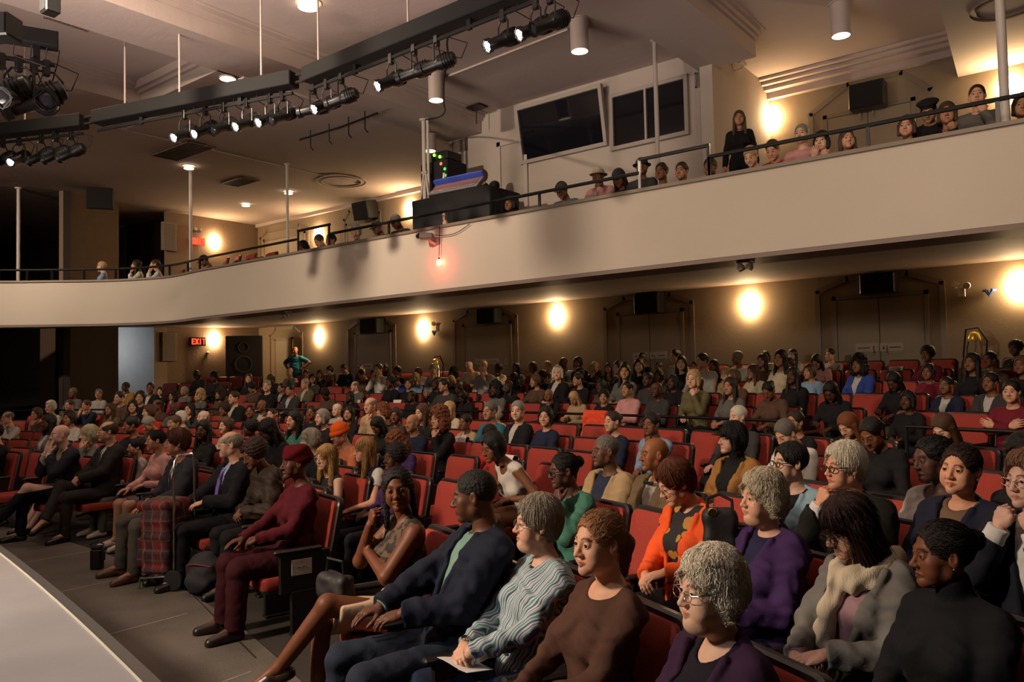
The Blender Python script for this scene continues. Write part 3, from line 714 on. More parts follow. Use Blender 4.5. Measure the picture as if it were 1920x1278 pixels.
# ---------------------------------------------------------------- exit signs
EXR = mat('exit_red', (.6, .02, .01), .5, emit=(1, .045, .015), estr=3.4)
EXD = mat('exit_red_face', (.3, .03, .02), .5, emit=(1, .10, .04), estr=.75)
LET = {'E': [(0, 0, .22, 1), (0, 0, 1, .18), (0, .41, .85, .59), (0, .82, 1, 1)], 'I': [(.36, 0, .64, 1)], 'T': [(0, .82, 1, 1), (.38, 0, .62, 1)]}
def exit_sign(label, p, w_, h, lit):
    root = empty('exit_sign', tuple(p), math.pi/2); tag(root, label, 'exit sign')
    MB().rbox((-w_/2, 0, -h/2), (w_/2, .07, h/2), .01).build('sign_box', BLK if lit else EXD, root); t = MB(); cw = w_*.19; ch = h*.66; x = -w_*.42
    for L_ in 'EXIT':
        if L_ == 'X':
            for s_ in (0, 1):
                xa, xb = (x, x+cw) if s_ == 0 else (x+cw, x); t.add([(xa-.02, -.012, -ch/2), (xa+.02, -.012, -ch/2), (xb+.02, -.012, ch/2), (xb-.02, -.012, ch/2), (xa-.02, .002, -ch/2), (xa+.02, .002, -ch/2), (xb+.02, .002, ch/2), (xb-.02, .002, ch/2)], [(0,1,2,3),(4,5,6,7),(0,1,5,4),(1,2,6,5),(2,3,7,6),(3,0,4,7)])
        else:
            for (u0, v0, u1, v1) in LET[L_]: t.box((x+u0*cw, -.012, -ch/2+v0*ch), (x+u1*cw, .002, -ch/2+v1*ch))
        x += w_*.225
    t.build('letters', EXR, root)
    # the box sits against the wall, letters face the room
    return root
p = onX(372, 640, XL+.1); exit_sign('red EXIT sign glowing under the balcony', p, .5, .26, True)
p = onX(371, 452, XL+.1); exit_sign('dull red exit sign on the balcony side wall', p, .5, .22, False)
p = onX(369, 434, XL+.08); root = empty('emergency_light', tuple(p), math.pi/2); tag(root, 'twin-head emergency light above the upper exit sign', 'emergency light'); MB().rbox((-.12, -.02, -.04), (.12, .05, .04), .01).build('battery_box', TAUPE, root)
for s_ in (-1, 1): MB().lathe([(.02, -.04), (.055, .03), (.05, .05)], 12, Matrix.Translation((s_*.09, -.05, .06)) @ Matrix.Rotation(math.pi/2, 4, 'X')).build('lamp_head', CHROME, root)
for (x, y, lab) in ((1804, 541, 'white twin-head emergency light beside the blue wall ornament'), (822, 611, 'twin-head emergency light beside the sconce between the single doors')):
    p = onY(x, y, YB-.07); root = empty('emergency_light', tuple(p)); tag(root, label if False else lab, 'emergency light'); MB().rbox((-.05, -.05, -.14), (.05, .0, .02), .01).build('battery_box', PAPER, root)
    for s_ in (-1, 1): MB().lathe([(.02, -.05), (.06, .03), (.055, .06)], 12, Matrix.Translation((s_*.08, -.06, .05)) @ Matrix.Rotation(math.pi/2+.3*s_, 4, 'X')).build('lamp_head', PAPER, root)
for (x, y, lab) in ((1855, 547, 'small blue ornament on the back wall by the brightest lower sconce'), (815, 623, 'tiny blue ornament below the emergency light')):
    p = onY(x, y, YB-.03); o = MB().tube([(-.09, 0, .02), (-.04, -.03, .03), (0, -.02, -.06), (.05, -.03, .03), (.1, 0, .03)], [.02, .035, .03, .035, .02], 6).build('wall_ornament', mat('blue_paint', (.04, .10, .35), .5)); o.location = p; tag(o, lab, 'ornament')
p = onY(402, 658, YB) if False else onX(390, 660, XL+.04); o = MB().lathe([(.045, -.05), (.05, 0), (.02, .03)], 10).build('wall_lamp', PAPER); o.location = p; tag(o, 'tiny white fitting on the side wall below the exit sign', 'wall fitting')
# tall wall grilles at the corner of the side wall
for (y, lab) in ((650, 'tall pale wall grille in the corner under the balcony'), (443, 'tall grey wall grille beside the upper side door')):
    p = onX(318, y, XL+.12); root = empty('wall_grille', tuple(p), math.pi/2); tag(root, lab, 'wall grille')
    MB().rbox((-.22, 0, -.42), (.22, .1, .42), .015).build('grille_frame', mat('grille_frame', (.26, .2, .16), .6), root); g = MB()
    for i in range(16): g.box((-.17, -.006, -.38+i*.048), (.17, .002, -.38+i*.048+.02))
    g.build('slats', mat('grille_slats', (.13, .1, .08), .6), root)
# loudspeaker tower by the side wall
p = onZ(484, 745, floorz(XL, YB-1)); root = empty('speaker_tower', (XL+1.0, YB-1.2, floorz(XL+1, YB-1.2)+.01), math.radians(55)); tag(root, 'tall black loudspeaker tower in the far lower corner', 'loudspeaker')
MB().rbox((-.5, -.3, 0), (.55, .35, 1.95), .02).build('cabinet', mat('tower_black', (.012, .01, .009), .6), root)
for z, r in ((1.6, .16), (1.1, .26)):
    MB().lathe([(r, 0), (r, .02), (r*.85, .02), (r*.8, -.03), (r*.3, -.06)], 24, Matrix.Translation((0, -.31, z)) @ Matrix.Rotation(math.pi/2, 4, 'X'), caps=False).build('driver_ring', mat('driver_grey', (.06, .05, .045), .4), root, smooth=True)
# video camera on the balcony front, with cable and red bulb
p = onY(806, 452, YF-.12); root = empty('security_camera', tuple(p)); root.scale = (1.3,)*3; tag(root, 'small camera bracketed to the balcony front above the red bulb', 'camera')
MB().rbox((-.12, -.1, .02), (.05, .02, .09), .01, Matrix.Rotation(.6, 4, 'Z')).build('camera_body', mat('grey_plastic', (.12, .1, .09), .5), root); MB().tube([(0, .1, -.02), (0, .0, 0), (0, -.03, .05)], .02, 8).build('bracket', PAPER, root); MB().lathe([(.03, 0), (.03, .05)], 12, Matrix.Translation((-.1, -.12, .055)) @ Matrix.Rotation(1.2, 4, 'Y')).build('lens', BLK, root)
p1 = onY(823, 482, YF-.06)
cable('hanging_wire', 'thin wire hanging from the balcony rim to the red bulb', [onY(824, 425, YF-.05), onY(824, 450, YF-.05), onY(823, 480, YF-.05)], .006)
cable('hanging_wire', 'slack wire looping along the balcony front to the camera', [onY(806, 440, YF-.06), onY(835, 441, YF-.05), onY(858, 435, YF-.04), onY(880, 420, YF-.04)], .006)
root = empty('red_bulb', tuple(p1)); tag(root, 'glowing red bulb hanging on the balcony front', 'light bulb')
MB().lathe([(.014, 0), (.014, -.04)], 10).build('bulb_socket', BLK, root)
MB().lathe([(.01, -.035), (.038, -.065), (.045, -.09), (.03, -.125), (.005, -.135)], 14).build('bulb_glass', mat('red_bulb_glass', (1, .1, .05), .4, emit=(1, .16, .08), estr=30), root, smooth=True)
l = lamp('bulb_light', 'POINT', (0, -.07, -.09), 5.0, (1, .05, .03), shadow_soft_size=.04); l.parent = root
# small projector clamps under the balcony rim
for (x, y, lab) in ((1398, 489, 'small dark lamp fitting under the balcony rim'), (535, 590, 'tiny fitting under the far balcony rim')):
    p = onY(x, y, YF+.25); root = empty('rim_fitting', (p.x, p.y, ZF0-.05)); tag(root, lab, 'light fitting'); MB().rbox((-.09, -.09, -.03), (.09, .09, 0), .008).build('base_plate', TAUPE, root)
    for s_ in (-1, 1): MB().lathe([(.02, .0), (.05, -.06), (.045, -.1)], 12, Matrix.Translation((s_*.08, -.02, -.02)) @ Matrix.Rotation(s_*.4, 4, 'Y')).build('lamp_head', TAUPE, root)
# chrome stands with a bright cap against the back wall
for (x, y0, lab, s_) in ((1826, 628, 'chrome stand with a yellow cap near the camera-side end of the back wall', 1.0), (817, 676, 'chrome stand with a brass cap behind the back row', 1.0)):
    p = onY(x, y0, YB-.5); z = p.z-FB; root = empty('chrome_stand', (p.x, YB-.5, floorz(p.x, YB-.5))); z = p.z-root.location.z; tag(root, lab, 'stand')
    f = MB()
    for k in (-1, 1): f.tube([(k*.1, 0, 0), (k*.1, 0, z-.2), (k*.075, 0, z-.1)], .014, 8)
    f.tube([(-.1, 0, .3), (.1, 0, .3)], .012, 8); f.build('frame', CHROME, root, smooth=True)
    MB().lathe([(.01, z+.06), (.07, z+.03), (.10, z-.05), (.09, z-.09), (.02, z-.1)], 14).build('cap', mat('brass_yellow', (.9, .6, .12), .25, metal=.4), root, smooth=True)
    b = MB(); b.tube([(.12, .08, z-.6), (.17, .1, z-.1), (.05, .1, z+.12), (-.12, .1, z+.1), (-.17, .1, z-.3), (-.14, .08, z-.8)], .016, 8); b.build('hose', BLKM, root, smooth=True)
# wall camera on the pier
p = onX(1386, 128, XB1+.1); root = empty('wall_camera', tuple(p), 0); tag(root, 'small white camera on the booth pier', 'camera'); MB().tube([(-.1, 0, -.02), (.06, 0, 0), (.1, -.02, .04)], .014, 8).build('bracket', PAPER, root); MB().rbox((.04, -.2, .02), (.12, .05, .09), .01).build('camera_body', PAPER, root); MB().lathe([(.03, 0), (.03, .04)], 12, Matrix.Translation((.08, -.2, .055)) @ Matrix.Rotation(math.pi/2, 4, 'X')).build('lens', BLK, root)

# ---------------------------------------------------------------- sound desk on the balcony
yd = YF+1.0
pa = onY(775, 420, yd); pb = onY(935, 375, yd); zt = onY(800, 376, yd).z
root = empty('sound_desk', ((pa.x+pb.x)/2, yd, deckz(yd))); tag(root, 'black draped table carrying the sound mixing console', 'table'); hw = (pb.x-pa.x)/2-.1; zt2 = zt-deckz(yd)
MB().rbox((-hw, -.1, zt2-.03), (hw, .75, zt2), .008).build('table_top', BLKM, root)
b = MB(); n = 60; vs = []
path = [(-hw, .75), (-hw, -.12), (hw, -.12), (hw, .75)]
P = []
for (a, c) in zip(path, path[1:]):
    for k in range(20): P.append((a[0]+(c[0]-a[0])*k/20, a[1]+(c[1]-a[1])*k/20))
for z, am in ((zt2+.002, 0.0), (.55*zt2, .015), (0, .03)):
    for i, (x, y) in enumerate(P): vs.append((x+am*math.sin(i*1.7), y+am*math.sin(i*1.3+1)-.01, z))
m_ = len(P); b.add(vs, [(j*m_+i, j*m_+i+1, (j+1)*m_+i+1, (j+1)*m_+i) for j in range(2) for i in range(m_-1)])
o = b.build('drape', mat('black_drape', (.02, .02, .024), .8), root, smooth=True); o.modifiers.new('s', 'SOLIDIFY').thickness = .006
cz = zt; p0 = onY(812, 362, yd+.1); p1 = onY(900, 345, yd+.1)
root = empty('mixing_console', ((p0.x+p1.x)/2, yd+.05, zt)); root.rotation_euler = (0, 0, .05); tag(root, 'white and blue mixing console tilted up on the draped table', 'mixing console'); hw = (p1.x-p0.x)/2
T = Matrix.Rotation(.8, 4, 'X') @ Matrix.Scale(.62, 4, (0, 1, 0))
MB().rbox((-hw, .0, .02), (hw, .55, .1), .01, T).build('console_body', mat('console_grey', (.12, .12, .13), .4), root)
MB().rbox((-hw, .5, .05), (hw, .58, .2), .01, T).build('blue_meter_bridge', mat('console_blue', (.05, .09, .5), .35), root)
k = MB(); f2 = MB(); kk = MB(); rnd = random.Random(4)
for i in range(28):
    for j in range(6): k.rbox((-hw+.03+i*(2*hw-.06)/28, .2+j*.045, .1), (-hw+.03+i*(2*hw-.06)/28+.022, .222+j*.045, .112), .003, T)
    f2.rbox((-hw+.03+i*(2*hw-.06)/28, .05+rnd.random()*.1, .1), (-hw+.05+i*(2*hw-.06)/28, .08+rnd.random()*.0+.1, .118), .003, T)
k.build('knobs', mat('knob_red', (.45, .12, .1), .4), root); f2.build('faders', PAPER, root)
MB().rbox((-hw+.02, .02, .098), (hw-.02, .48, .102), .001, T).build('console_panel', mat('console_white', (.45, .43, .45), .4), root)
# rack and screens
p = onY(826, 338, YF+2.0); root = empty('equipment_rack', (p.x, YF+2.1, deckz(YF+2.1))); tag(root, 'tall black equipment rack with green lights beside the white double pole', 'equipment rack'); zt3 = onY(826, 306, YF+2.0).z-deckz(YF+2.1)
MB().rbox((-.36, -.3, 0), (.36, .3, zt3), .02).build('rack_case', BLKM, root)
zz = zt3+.01
MB().rbox((-.12, -.25, zz), (.32, .2, zz+.18), .02).build('amplifier', BLK, root)
for i, (x, y, c, e) in enumerate(((.0, zz+.12, (.2, 1, .05), 5), (.15, zz+.06, (.2, 1, .05), 5), (.22, zz-.1, (1, .1, .05), 2.5), (.32, zz-.22, (.15, 1, .2), .7), (.33, zz-.35, (.15, 1, .2), .6))):
    MB().lathe([(.03, 0), (.03, .012)], 10, Matrix.Translation((x, -.31 if i > 1 else -.265, y)) @ Matrix.Rotation(math.pi/2, 4, 'X')).build('indicator_light', mat('led%d' % i, c, .4, emit=c, estr=e), root)
p = onY(833, 336, yd+.4); o = MB().tube([(-.05, 0, -.22), (.0, 0, .12)], .022, 8).build('gooseneck_lamp', PAPER); o.location = p; tag(o, 'short white tube lamp leaning over the mixing console', 'desk lamp')
p = onY(885, 350, yd+.45); root = empty('laptop', (p.x, p.y, zt)); tag(root, 'dark laptop open beside the mixing console', 'laptop'); MB().rbox((-.17, -.12, .0), (.17, .12, .02), .004).build('keyboard_base', BLK, root); MB().rbox((-.17, .11, .02), (.17, .125, .24), .004, Matrix.Rotation(-.1, 4, 'X')).build('screen', BLK, root)

# added narrow boxes blocking the middle wash lamp, to band the balcony front
for x, lab in ((-8.45, 'narrow added box shading the balcony front by the middle wash lamp, near one'), (-9.42, 'narrow added box shading the balcony front by the middle wash lamp, far one')):
    root = empty('hanging_box', (x, 3.7, 6.0)); tag(root, lab, 'loudspeaker'); MB().rbox((-.085, -.08, 0), (.085, .08, .75), .012).build('cabinet', BLK, root); MB().rbox((-.07, -.09, .02), (.07, -.078, .73), .004).build('speaker_grille', SPK, root)
    MB().tube([(0, 0, .75), (0, 0, ZC-6.0)], .012, 6).build('drop_rod', BLK, root)
# ================================================================ implicit-surface modeller (smooth unions, meshed by surface nets)
f32 = np.float32
def _v(p): return np.array(p, dtype=f32)
def cone(a, b, ra, rb, cap=False):
    a = _v(a); b = _v(b); ba = b-a; L2 = float(ba@ba)+1e-9; L1 = math.sqrt(L2)
    def f(P):
        pa = P-a; t = (pa@ba)/L2; tc = np.clip(t, 0, 1)
        d = np.sqrt(((pa-tc[:, None]*ba)**2).sum(1))-(ra+(rb-ra)*tc)
        if cap: d = np.maximum(d, (t-1)*L1)
        return d
    return f
def ell(c, r, R=None):
    c = _v(c); r = _v(r); Rm = None if R is None else np.array(R, dtype=f32)
    def f(P):
        q = P-c
        if Rm is not None: q = q@Rm
        k0 = np.sqrt(((q/r)**2).sum(1)); k1 = np.sqrt(((q/(r*r))**2).sum(1))+1e-9
        return k0*(k0-1)/k1
    return f
def sph(c, r):
    c = _v(c)
    return lambda P: np.sqrt(((P-c)**2).sum(1))-r
def half(p, n):      # negative on the side the normal points away from
    p = _v(p); n = _v(n); n = n/np.linalg.norm(n)
    return lambda P: (P-p)@n
def smin(a, b, k):
    if k <= 0: return np.minimum(a, b)
    h = np.clip(.5+.5*(b-a)/k, 0, 1); return b+(a-b)*h-k*h*(1-h)
def smax(a, b, k): return -smin(-a, -b, k)
class Solid:
    def __init__(s): s.ops = []
    def add(s, f, k=.02): s.ops.append(('u', f, k)); return s
    def sub(s, f, k=.005): s.ops.append(('s', f, k)); return s
    def cut(s, f, k=.003): s.ops.append(('i', f, k)); return s
    def warp(s, g): s.ops.append(('w', g, 0)); return s
    def __call__(s, P):
        d = None
        for op, f, k in s.ops:
            if op == 'w': d = d+f(P)
            elif d is None: d = f(P)
            elif op == 'u': d = smin(d, f(P), k)
            elif op == 's': d = smax(d, -f(P), k)
            else: d = smax(d, f(P), k)
        return d
def wav(P, fr, seed=0):
    x, y, z = P[:, 0]*fr+seed, P[:, 1]*fr+seed*1.7, P[:, 2]*fr+seed*2.3
    return (np.sin(x+1.3*np.sin(1.7*y+.5*z))*np.sin(1.3*y+1.1*np.sin(1.3*z+.7*x))+np.sin(1.9*z+1.2*np.sin(1.1*x)))*.5
CUB = np.array([(0,0,0),(1,0,0),(0,1,0),(1,1,0),(0,0,1),(1,0,1),(0,1,1),(1,1,1)])
EDG = [(0,1),(2,3),(4,5),(6,7),(0,2),(1,3),(4,6),(5,7),(0,4),(1,5),(2,6),(3,7)]
def nets(f, lo, hi, h):
    lo = np.array(lo, float); hi = np.array(hi, float); st = 4
    nc = np.ceil((hi-lo)/(h*st)).astype(int)+1
    ax = [lo[i]+(np.arange(nc[i])+.5)*h*st for i in range(3)]
    G = np.stack(np.meshgrid(*ax, indexing='ij'), -1).reshape(-1, 3).astype(f32)
    dc = f(G).reshape(nc)
    near = np.abs(dc) < h*st*1.25+.012
    # grow one block
    D = np.repeat(np.repeat(np.repeat(dc, st, 0), st, 1), st, 2).astype(f32)
    m = np.repeat(np.repeat(np.repeat(near, st, 0), st, 1), st, 2)
    idx = np.argwhere(m)
    P = (lo+(idx+.5)*h).astype(f32)
    val = np.empty(len(P), f32)
    for i in range(0, len(P), 400000): val[i:i+400000] = f(P[i:i+400000])
    D[m] = val
    s = D < 0
    c = [s[(CUB[k][0]):s.shape[0]-1+CUB[k][0], CUB[k][1]:s.shape[1]-1+CUB[k][1], CUB[k][2]:s.shape[2]-1+CUB[k][2]] for k in range(8)]
    cnt = sum(x.astype(np.int8) for x in c); act = (cnt > 0) & (cnt < 8)
    ci = np.argwhere(act); nv = len(ci)
    vals = np.stack([D[ci[:, 0]+o[0], ci[:, 1]+o[1], ci[:, 2]+o[2]] for o in CUB], 1)
    acc = np.zeros((nv, 3)); n = np.zeros(nv)
    for a, b in EDG:
        va, vb = vals[:, a], vals[:, b]; x = (va < 0) != (vb < 0)
        t = np.where(x, va/(va-vb+1e-12), 0)[:, None]; acc += np.where(x[:, None], CUB[a]+(CUB[b]-CUB[a])*t, 0); n += x
    V = lo+(ci+.5+acc/n[:, None])*h
    ids = -np.ones(act.shape, np.int64); ids[act] = np.arange(nv)
    F = []
    for a in range(3):
        b, c_ = (a+1) % 3, (a+2) % 3
        s0 = [slice(None)]*3; s1 = [slice(None)]*3; s0[a] = slice(0, -1); s1[a] = slice(1, None)
        A = s[tuple(s0)]; B = s[tuple(s1)]; e = np.argwhere(A != B)
        ok = (e[:, b] > 0) & (e[:, c_] > 0) & (e[:, b] < s.shape[b]-1) & (e[:, c_] < s.shape[c_]-1); e = e[ok]
        def g(db, dc_):
            q = e.copy(); q[:, b] += db; q[:, c_] += dc_; return ids[q[:, 0], q[:, 1], q[:, 2]]
        quad = np.stack([g(-1, -1), g(0, -1), g(0, 0), g(-1, 0)], 1)
        fl = ~A[e[:, 0], e[:, 1], e[:, 2]]; quad[fl] = quad[fl][:, ::-1]; F.append(quad)
    F = np.concatenate(F); F = F[(F >= 0).all(1)]
    return V, F
class Geo:
    def __init__(s): s.V = []; s.F = []; s.M = []; s.n = 0
    def add(s, V, F, mi=0, T=None):
        if T is not None:
            T = np.array(T); V = V@T[:3, :3].T+T[:3, 3]
            if np.linalg.det(T[:3, :3]) < 0: F = F[:, ::-1]
        s.V.append(V); s.F.append(F+s.n); s.n += len(V); s.M.append(np.full(len(F), mi) if np.isscalar(mi) else np.asarray(mi)); return s
    def mesh(s, name, mats):
        V = np.concatenate(s.V).astype(f32); F = np.concatenate(s.F); Mi = np.concatenate(s.M).astype(np.int32)
        me = bpy.data.meshes.new(name); me.vertices.add(len(V)); me.vertices.foreach_set('co', V.ravel())
        me.loops.add(F.size); me.loops.foreach_set('vertex_index', F.astype(np.int32).ravel())
        me.polygons.add(len(F)); me.polygons.foreach_set('loop_start', np.arange(0, F.size, 4, dtype=np.int32))
        for x in mats: me.materials.append(x)
        me.polygons.foreach_set('material_index', Mi); me.polygons.foreach_set('use_smooth', np.ones(len(F), bool))
        me.update(); me.validate(); return me
def solid_mesh(name, f, lo, hi, h, mats):
    V, F = nets(f, lo, hi, h); return Geo().add(V, F).mesh(name, mats)
# ---------------------------------------------------------------- materials that take the object's own colour
SKIN = mat('skin', (1, 1, 1), .52, bump=.0006, bscale=170, var=.07, objcol=(1, 1, 1), spec=.35, vscale=22)
LIPS = mat('lips', (1, 1, 1), .42, objcol=(.80, .50, .46))
BROW = mat('eyebrow', (1, 1, 1), .9, objcol=(.30, .24, .22), bump=.002, bscale=260)
EYEW = mat('eye_white', (.55, .52, .48), .2); EYEI = mat('eye_iris', (.035, .018, .01), .12)
HAIRM = mat('hair', (1, 1, 1), .45, bump=.004, bscale=60, var=.40, objcol=(1, 1, 1), spec=.35, stretch=(7, 7, .8), detail=6)
CURLM = mat('curly_hair', (1, 1, 1), .6, bump=.012, bscale=70, var=.4, objcol=(1, 1, 1), spec=.3, detail=6)
CLOTH = mat('cloth', (1, 1, 1), .85, bump=.010, bscale=11, var=.10, objcol=(1, 1, 1), spec=.2, detail=5, vscale=9)
KNIT = mat('knit_cloth', (1, 1, 1), .95, bump=.002, bscale=120, var=.12, objcol=(1, 1, 1), spec=.1)
# ---------------------------------------------------------------- head
def head_solid(p):
    w_ = p.get('w', 1.0); s = Solid(); ns = p.get('nose', 1.0); sm = p.get('smile', 0); jw = p.get('jaw', 1.0); fat = p.get('fat', 0)
    s.add(ell((0, -.016, .032), (.073*w_, .093, .083)), 0)
    s.add(ell((0, .018, -.026), (.061*w_, .068, .078)), .03)
    for k in (-1, 1):
        s.add(cone((k*.050*jw, -.002, -.060), (k*.012, .062, -.094), .019+fat*.01, .014), .03)
        s.add(sph((k*.040*w_, .052, -.022), .021+fat*.005), .025)
        s.add(sph((k*.038, .050, -.055), .020+fat*.012+sm*.004), .025)
    s.add(sph((0, .072, -.094), .0155), .02)
    s.add(cone((-.028, .076, .020), (.028, .076, .020), .0095, .0095), .018)
    for k in (-1, 1): s.sub(sph((k*.031, .094, .003), .0155), .014)
    s.add(cone((0, .082, .010), (0, .100*1.0+.006*(ns-1), -.028), .0065, .0098*ns), .012)
    s.add(sph((0, .1035+.004*(ns-1), -.031), .0095*ns), .008)
    for k in (-1, 1): s.add(ell((k*.0115*ns, .092, -.034), (.0075*ns, .011, .0075)), .007)
    # lids round the eyeball
    for k in (-1, 1):
        s.add(sph((k*.031, .0715, .003), .0150), .004)
        s.sub(ell((k*.031, .088, .002), (.0125, .012, p.get('lid', .0052))), .001)
    lz = -.0605
    for k in (-1, 1):
        s.add(cone((k*.022, .077-.001, lz-.003+sm*.006), (k*.004, .0875, lz+.001), .0035, .0052*p.get('lip', 1)), .006)
        s.add(cone((k*.020, .076, lz-.006+sm*.005), (0, .0860, lz-.0105), .0035, .0062*p.get('lip', 1)), .006)
    s.sub(cone((-.022, .0885, lz-.0035+sm*.005), (.0, .0945, lz-.0045), .0016, .0022), .002); s.sub(cone((.022, .0885, lz-.0035+sm*.005), (0, .0945, lz-.0045), .0016, .0022), .002)
    for k in (-1, 1):
        s.add(ell((k*.0755*w_, -.012, -.004), (.0095, .0175, .031), Matrix.Rotation(k*.28, 3, 'Z')), .006)
        s.sub(ell((k*.0835*w_, -.007, .002), (.005, .009, .016), Matrix.Rotation(k*.28, 3, 'Z')), .004)
    if sm:
        for k in (-1, 1): s.sub(cone((k*.022, .083, -.034), (k*.034, .066, -.066), .0022, .0022), .007); s.add(sph((k*.037, .062, -.034), .013), .016)
    nk = p.get('neck', .050)
    s.add(cone((0, -.020, -.055), (0, -.048, -.165), nk, nk), .03)
    if fat: s.add(ell((0, .03, -.108), (.045, .045, .03)), .03)
    if p.get('beard'): s.warp(lambda P: 0)
    return s
HEADS = {}
def head_geo(h=.003, **p):
    key = (h, tuple(sorted(p.items())))
    if key in HEADS: return HEADS[key]
    V, F = nets(head_solid(p), (-.1, -.125, -.17), (.1, .13, .125), h)
    C = V[F].mean(1); mi = np.zeros(len(F), int); sm = p.get('smile', 0)
    lz = -.0640+sm*.004*np.abs(C[:, 0])/.02; ax = np.abs(C[:, 0])
    lip = (ax < .021) & (np.abs(C[:, 2]-lz) < .0080*(1-(ax/.024)**2)) & (C[:, 1] > .072); mi[lip] = 1
    bz = .0225+.006*np.sin(np.clip((ax-.01)/.036, 0, 1)*3.1)-.003*(ax > .04)
    br = (ax > .011) & (ax < .047) & (np.abs(C[:, 2]-bz) < .0042-.04*np.clip(ax-.035, 0, 1)) & (C[:, 1] > .05); mi[br] = 2
    g = Geo().add(V, F, mi)
    # eyeballs
    n, m_ = (16, 12) if h < .004 else (10, 8)
    vs = []; 
    for i in range(m_+1):
        th = math.pi*i/m_
        for j in range(n): a = 2*math.pi*j/n; vs.append((math.sin(th)*math.cos(a), math.cos(th), math.sin(th)*math.sin(a)))
    vs = np.array(vs); fs = np.array([(i*n+j, i*n+(j+1) % n, (i+1)*n+(j+1) % n, (i+1)*n+j) for i in range(m_) for j in range(n)])
    fm = np.array([4 if i < (3 if n == 16 else 2) else 3 for i in range(m_) for j in range(n)])
    gx, gz = p.get('gaze', 0), p.get('gazez', -.05)
    Rg = Matrix.Rotation(gx, 4, 'Z') @ Matrix.Rotation(gz, 4, 'X')
    for k in (-1, 1):
        g.add(vs*.0136, fs, fm, Matrix.Translation((k*.031, .0722, .003)) @ Rg)
    HEADS[key] = g; return g
# ---------------------------------------------------------------- hand (right hand, wrist at origin, fingers along +Y, palm down, thumb towards -X)
def hand_solid(curl, spread=1.0, thumb=0.3):
    s = Solid(); s.add(cone((0, -.03, 0), (0, .01, 0), .024, .024), 0)
    s.add(ell((0, .045, -.002), (.040, .046, .0165)), .012)
    for i, (x, L_, r) in enumerate(((-.029, .070, .0085), (-.010, .078, .0088), (.010, .073, .0084), (.028, .058, .0076))):
        base = Vector((x, .078-(.012 if i == 3 else 0)-(.003 if i == 0 else 0), .002)); a = curl[i]; p = base; yaw = -x*2.2*spread; ang = 0
        s.add(cone((x*.8, .04, .002), base, .012, .0098), .008)
        for k, fr in enumerate((.45, .32, .23)):
            ang += a*(1.0, 1.15, .8)[k]; d = Vector((-math.sin(yaw), math.cos(ang)*math.cos(yaw), -math.sin(ang))); q = p+d*L_*fr
            s.add(cone(p, q, r*(1-.07*k), r*(.93-.09*k)), .0035); p = q
    t0 = Vector((-.022, .018, -.006)); d1 = Vector((-.62, .70, -.25-thumb*.3)).normalized(); t1 = t0+d1*.042; d2 = Vector((-.30+thumb*.4, .9, -.3-thumb*.5)).normalized(); t2 = t1+d2*.03; d3 = Vector((-.1+thumb*.5, .95, -.3-thumb*.6)).normalized(); t3 = t2+d3*.022
    s.add(cone(t0, t1, .0165, .0115), .012); s.add(cone(t1, t2, .0108, .0098), .004); s.add(cone(t2, t3, .0098, .0078), .004)
    return s
HANDS = {}
HP = {'rest': ((.22, .28, .32, .34), 1, .3), 'flat': ((.08, .08, .09, .12), 1.2, .1), 'fist': ((1.25, 1.3, 1.3, 1.3), .3, .9), 'hold': ((.55, .6, .65, .7), .7, .7), 'point': ((.12, .5, .7, .8), .8, .5)}
def hand_geo(pose, h=.0032):
    if (pose, h) not in HANDS:
        c, sp, th = HP[pose]; V, F = nets(hand_solid(c, sp, th), (-.085, -.07, -.12), (.06, .19, .045), h); HANDS[(pose, h)] = (V, F)
    return HANDS[(pose, h)]
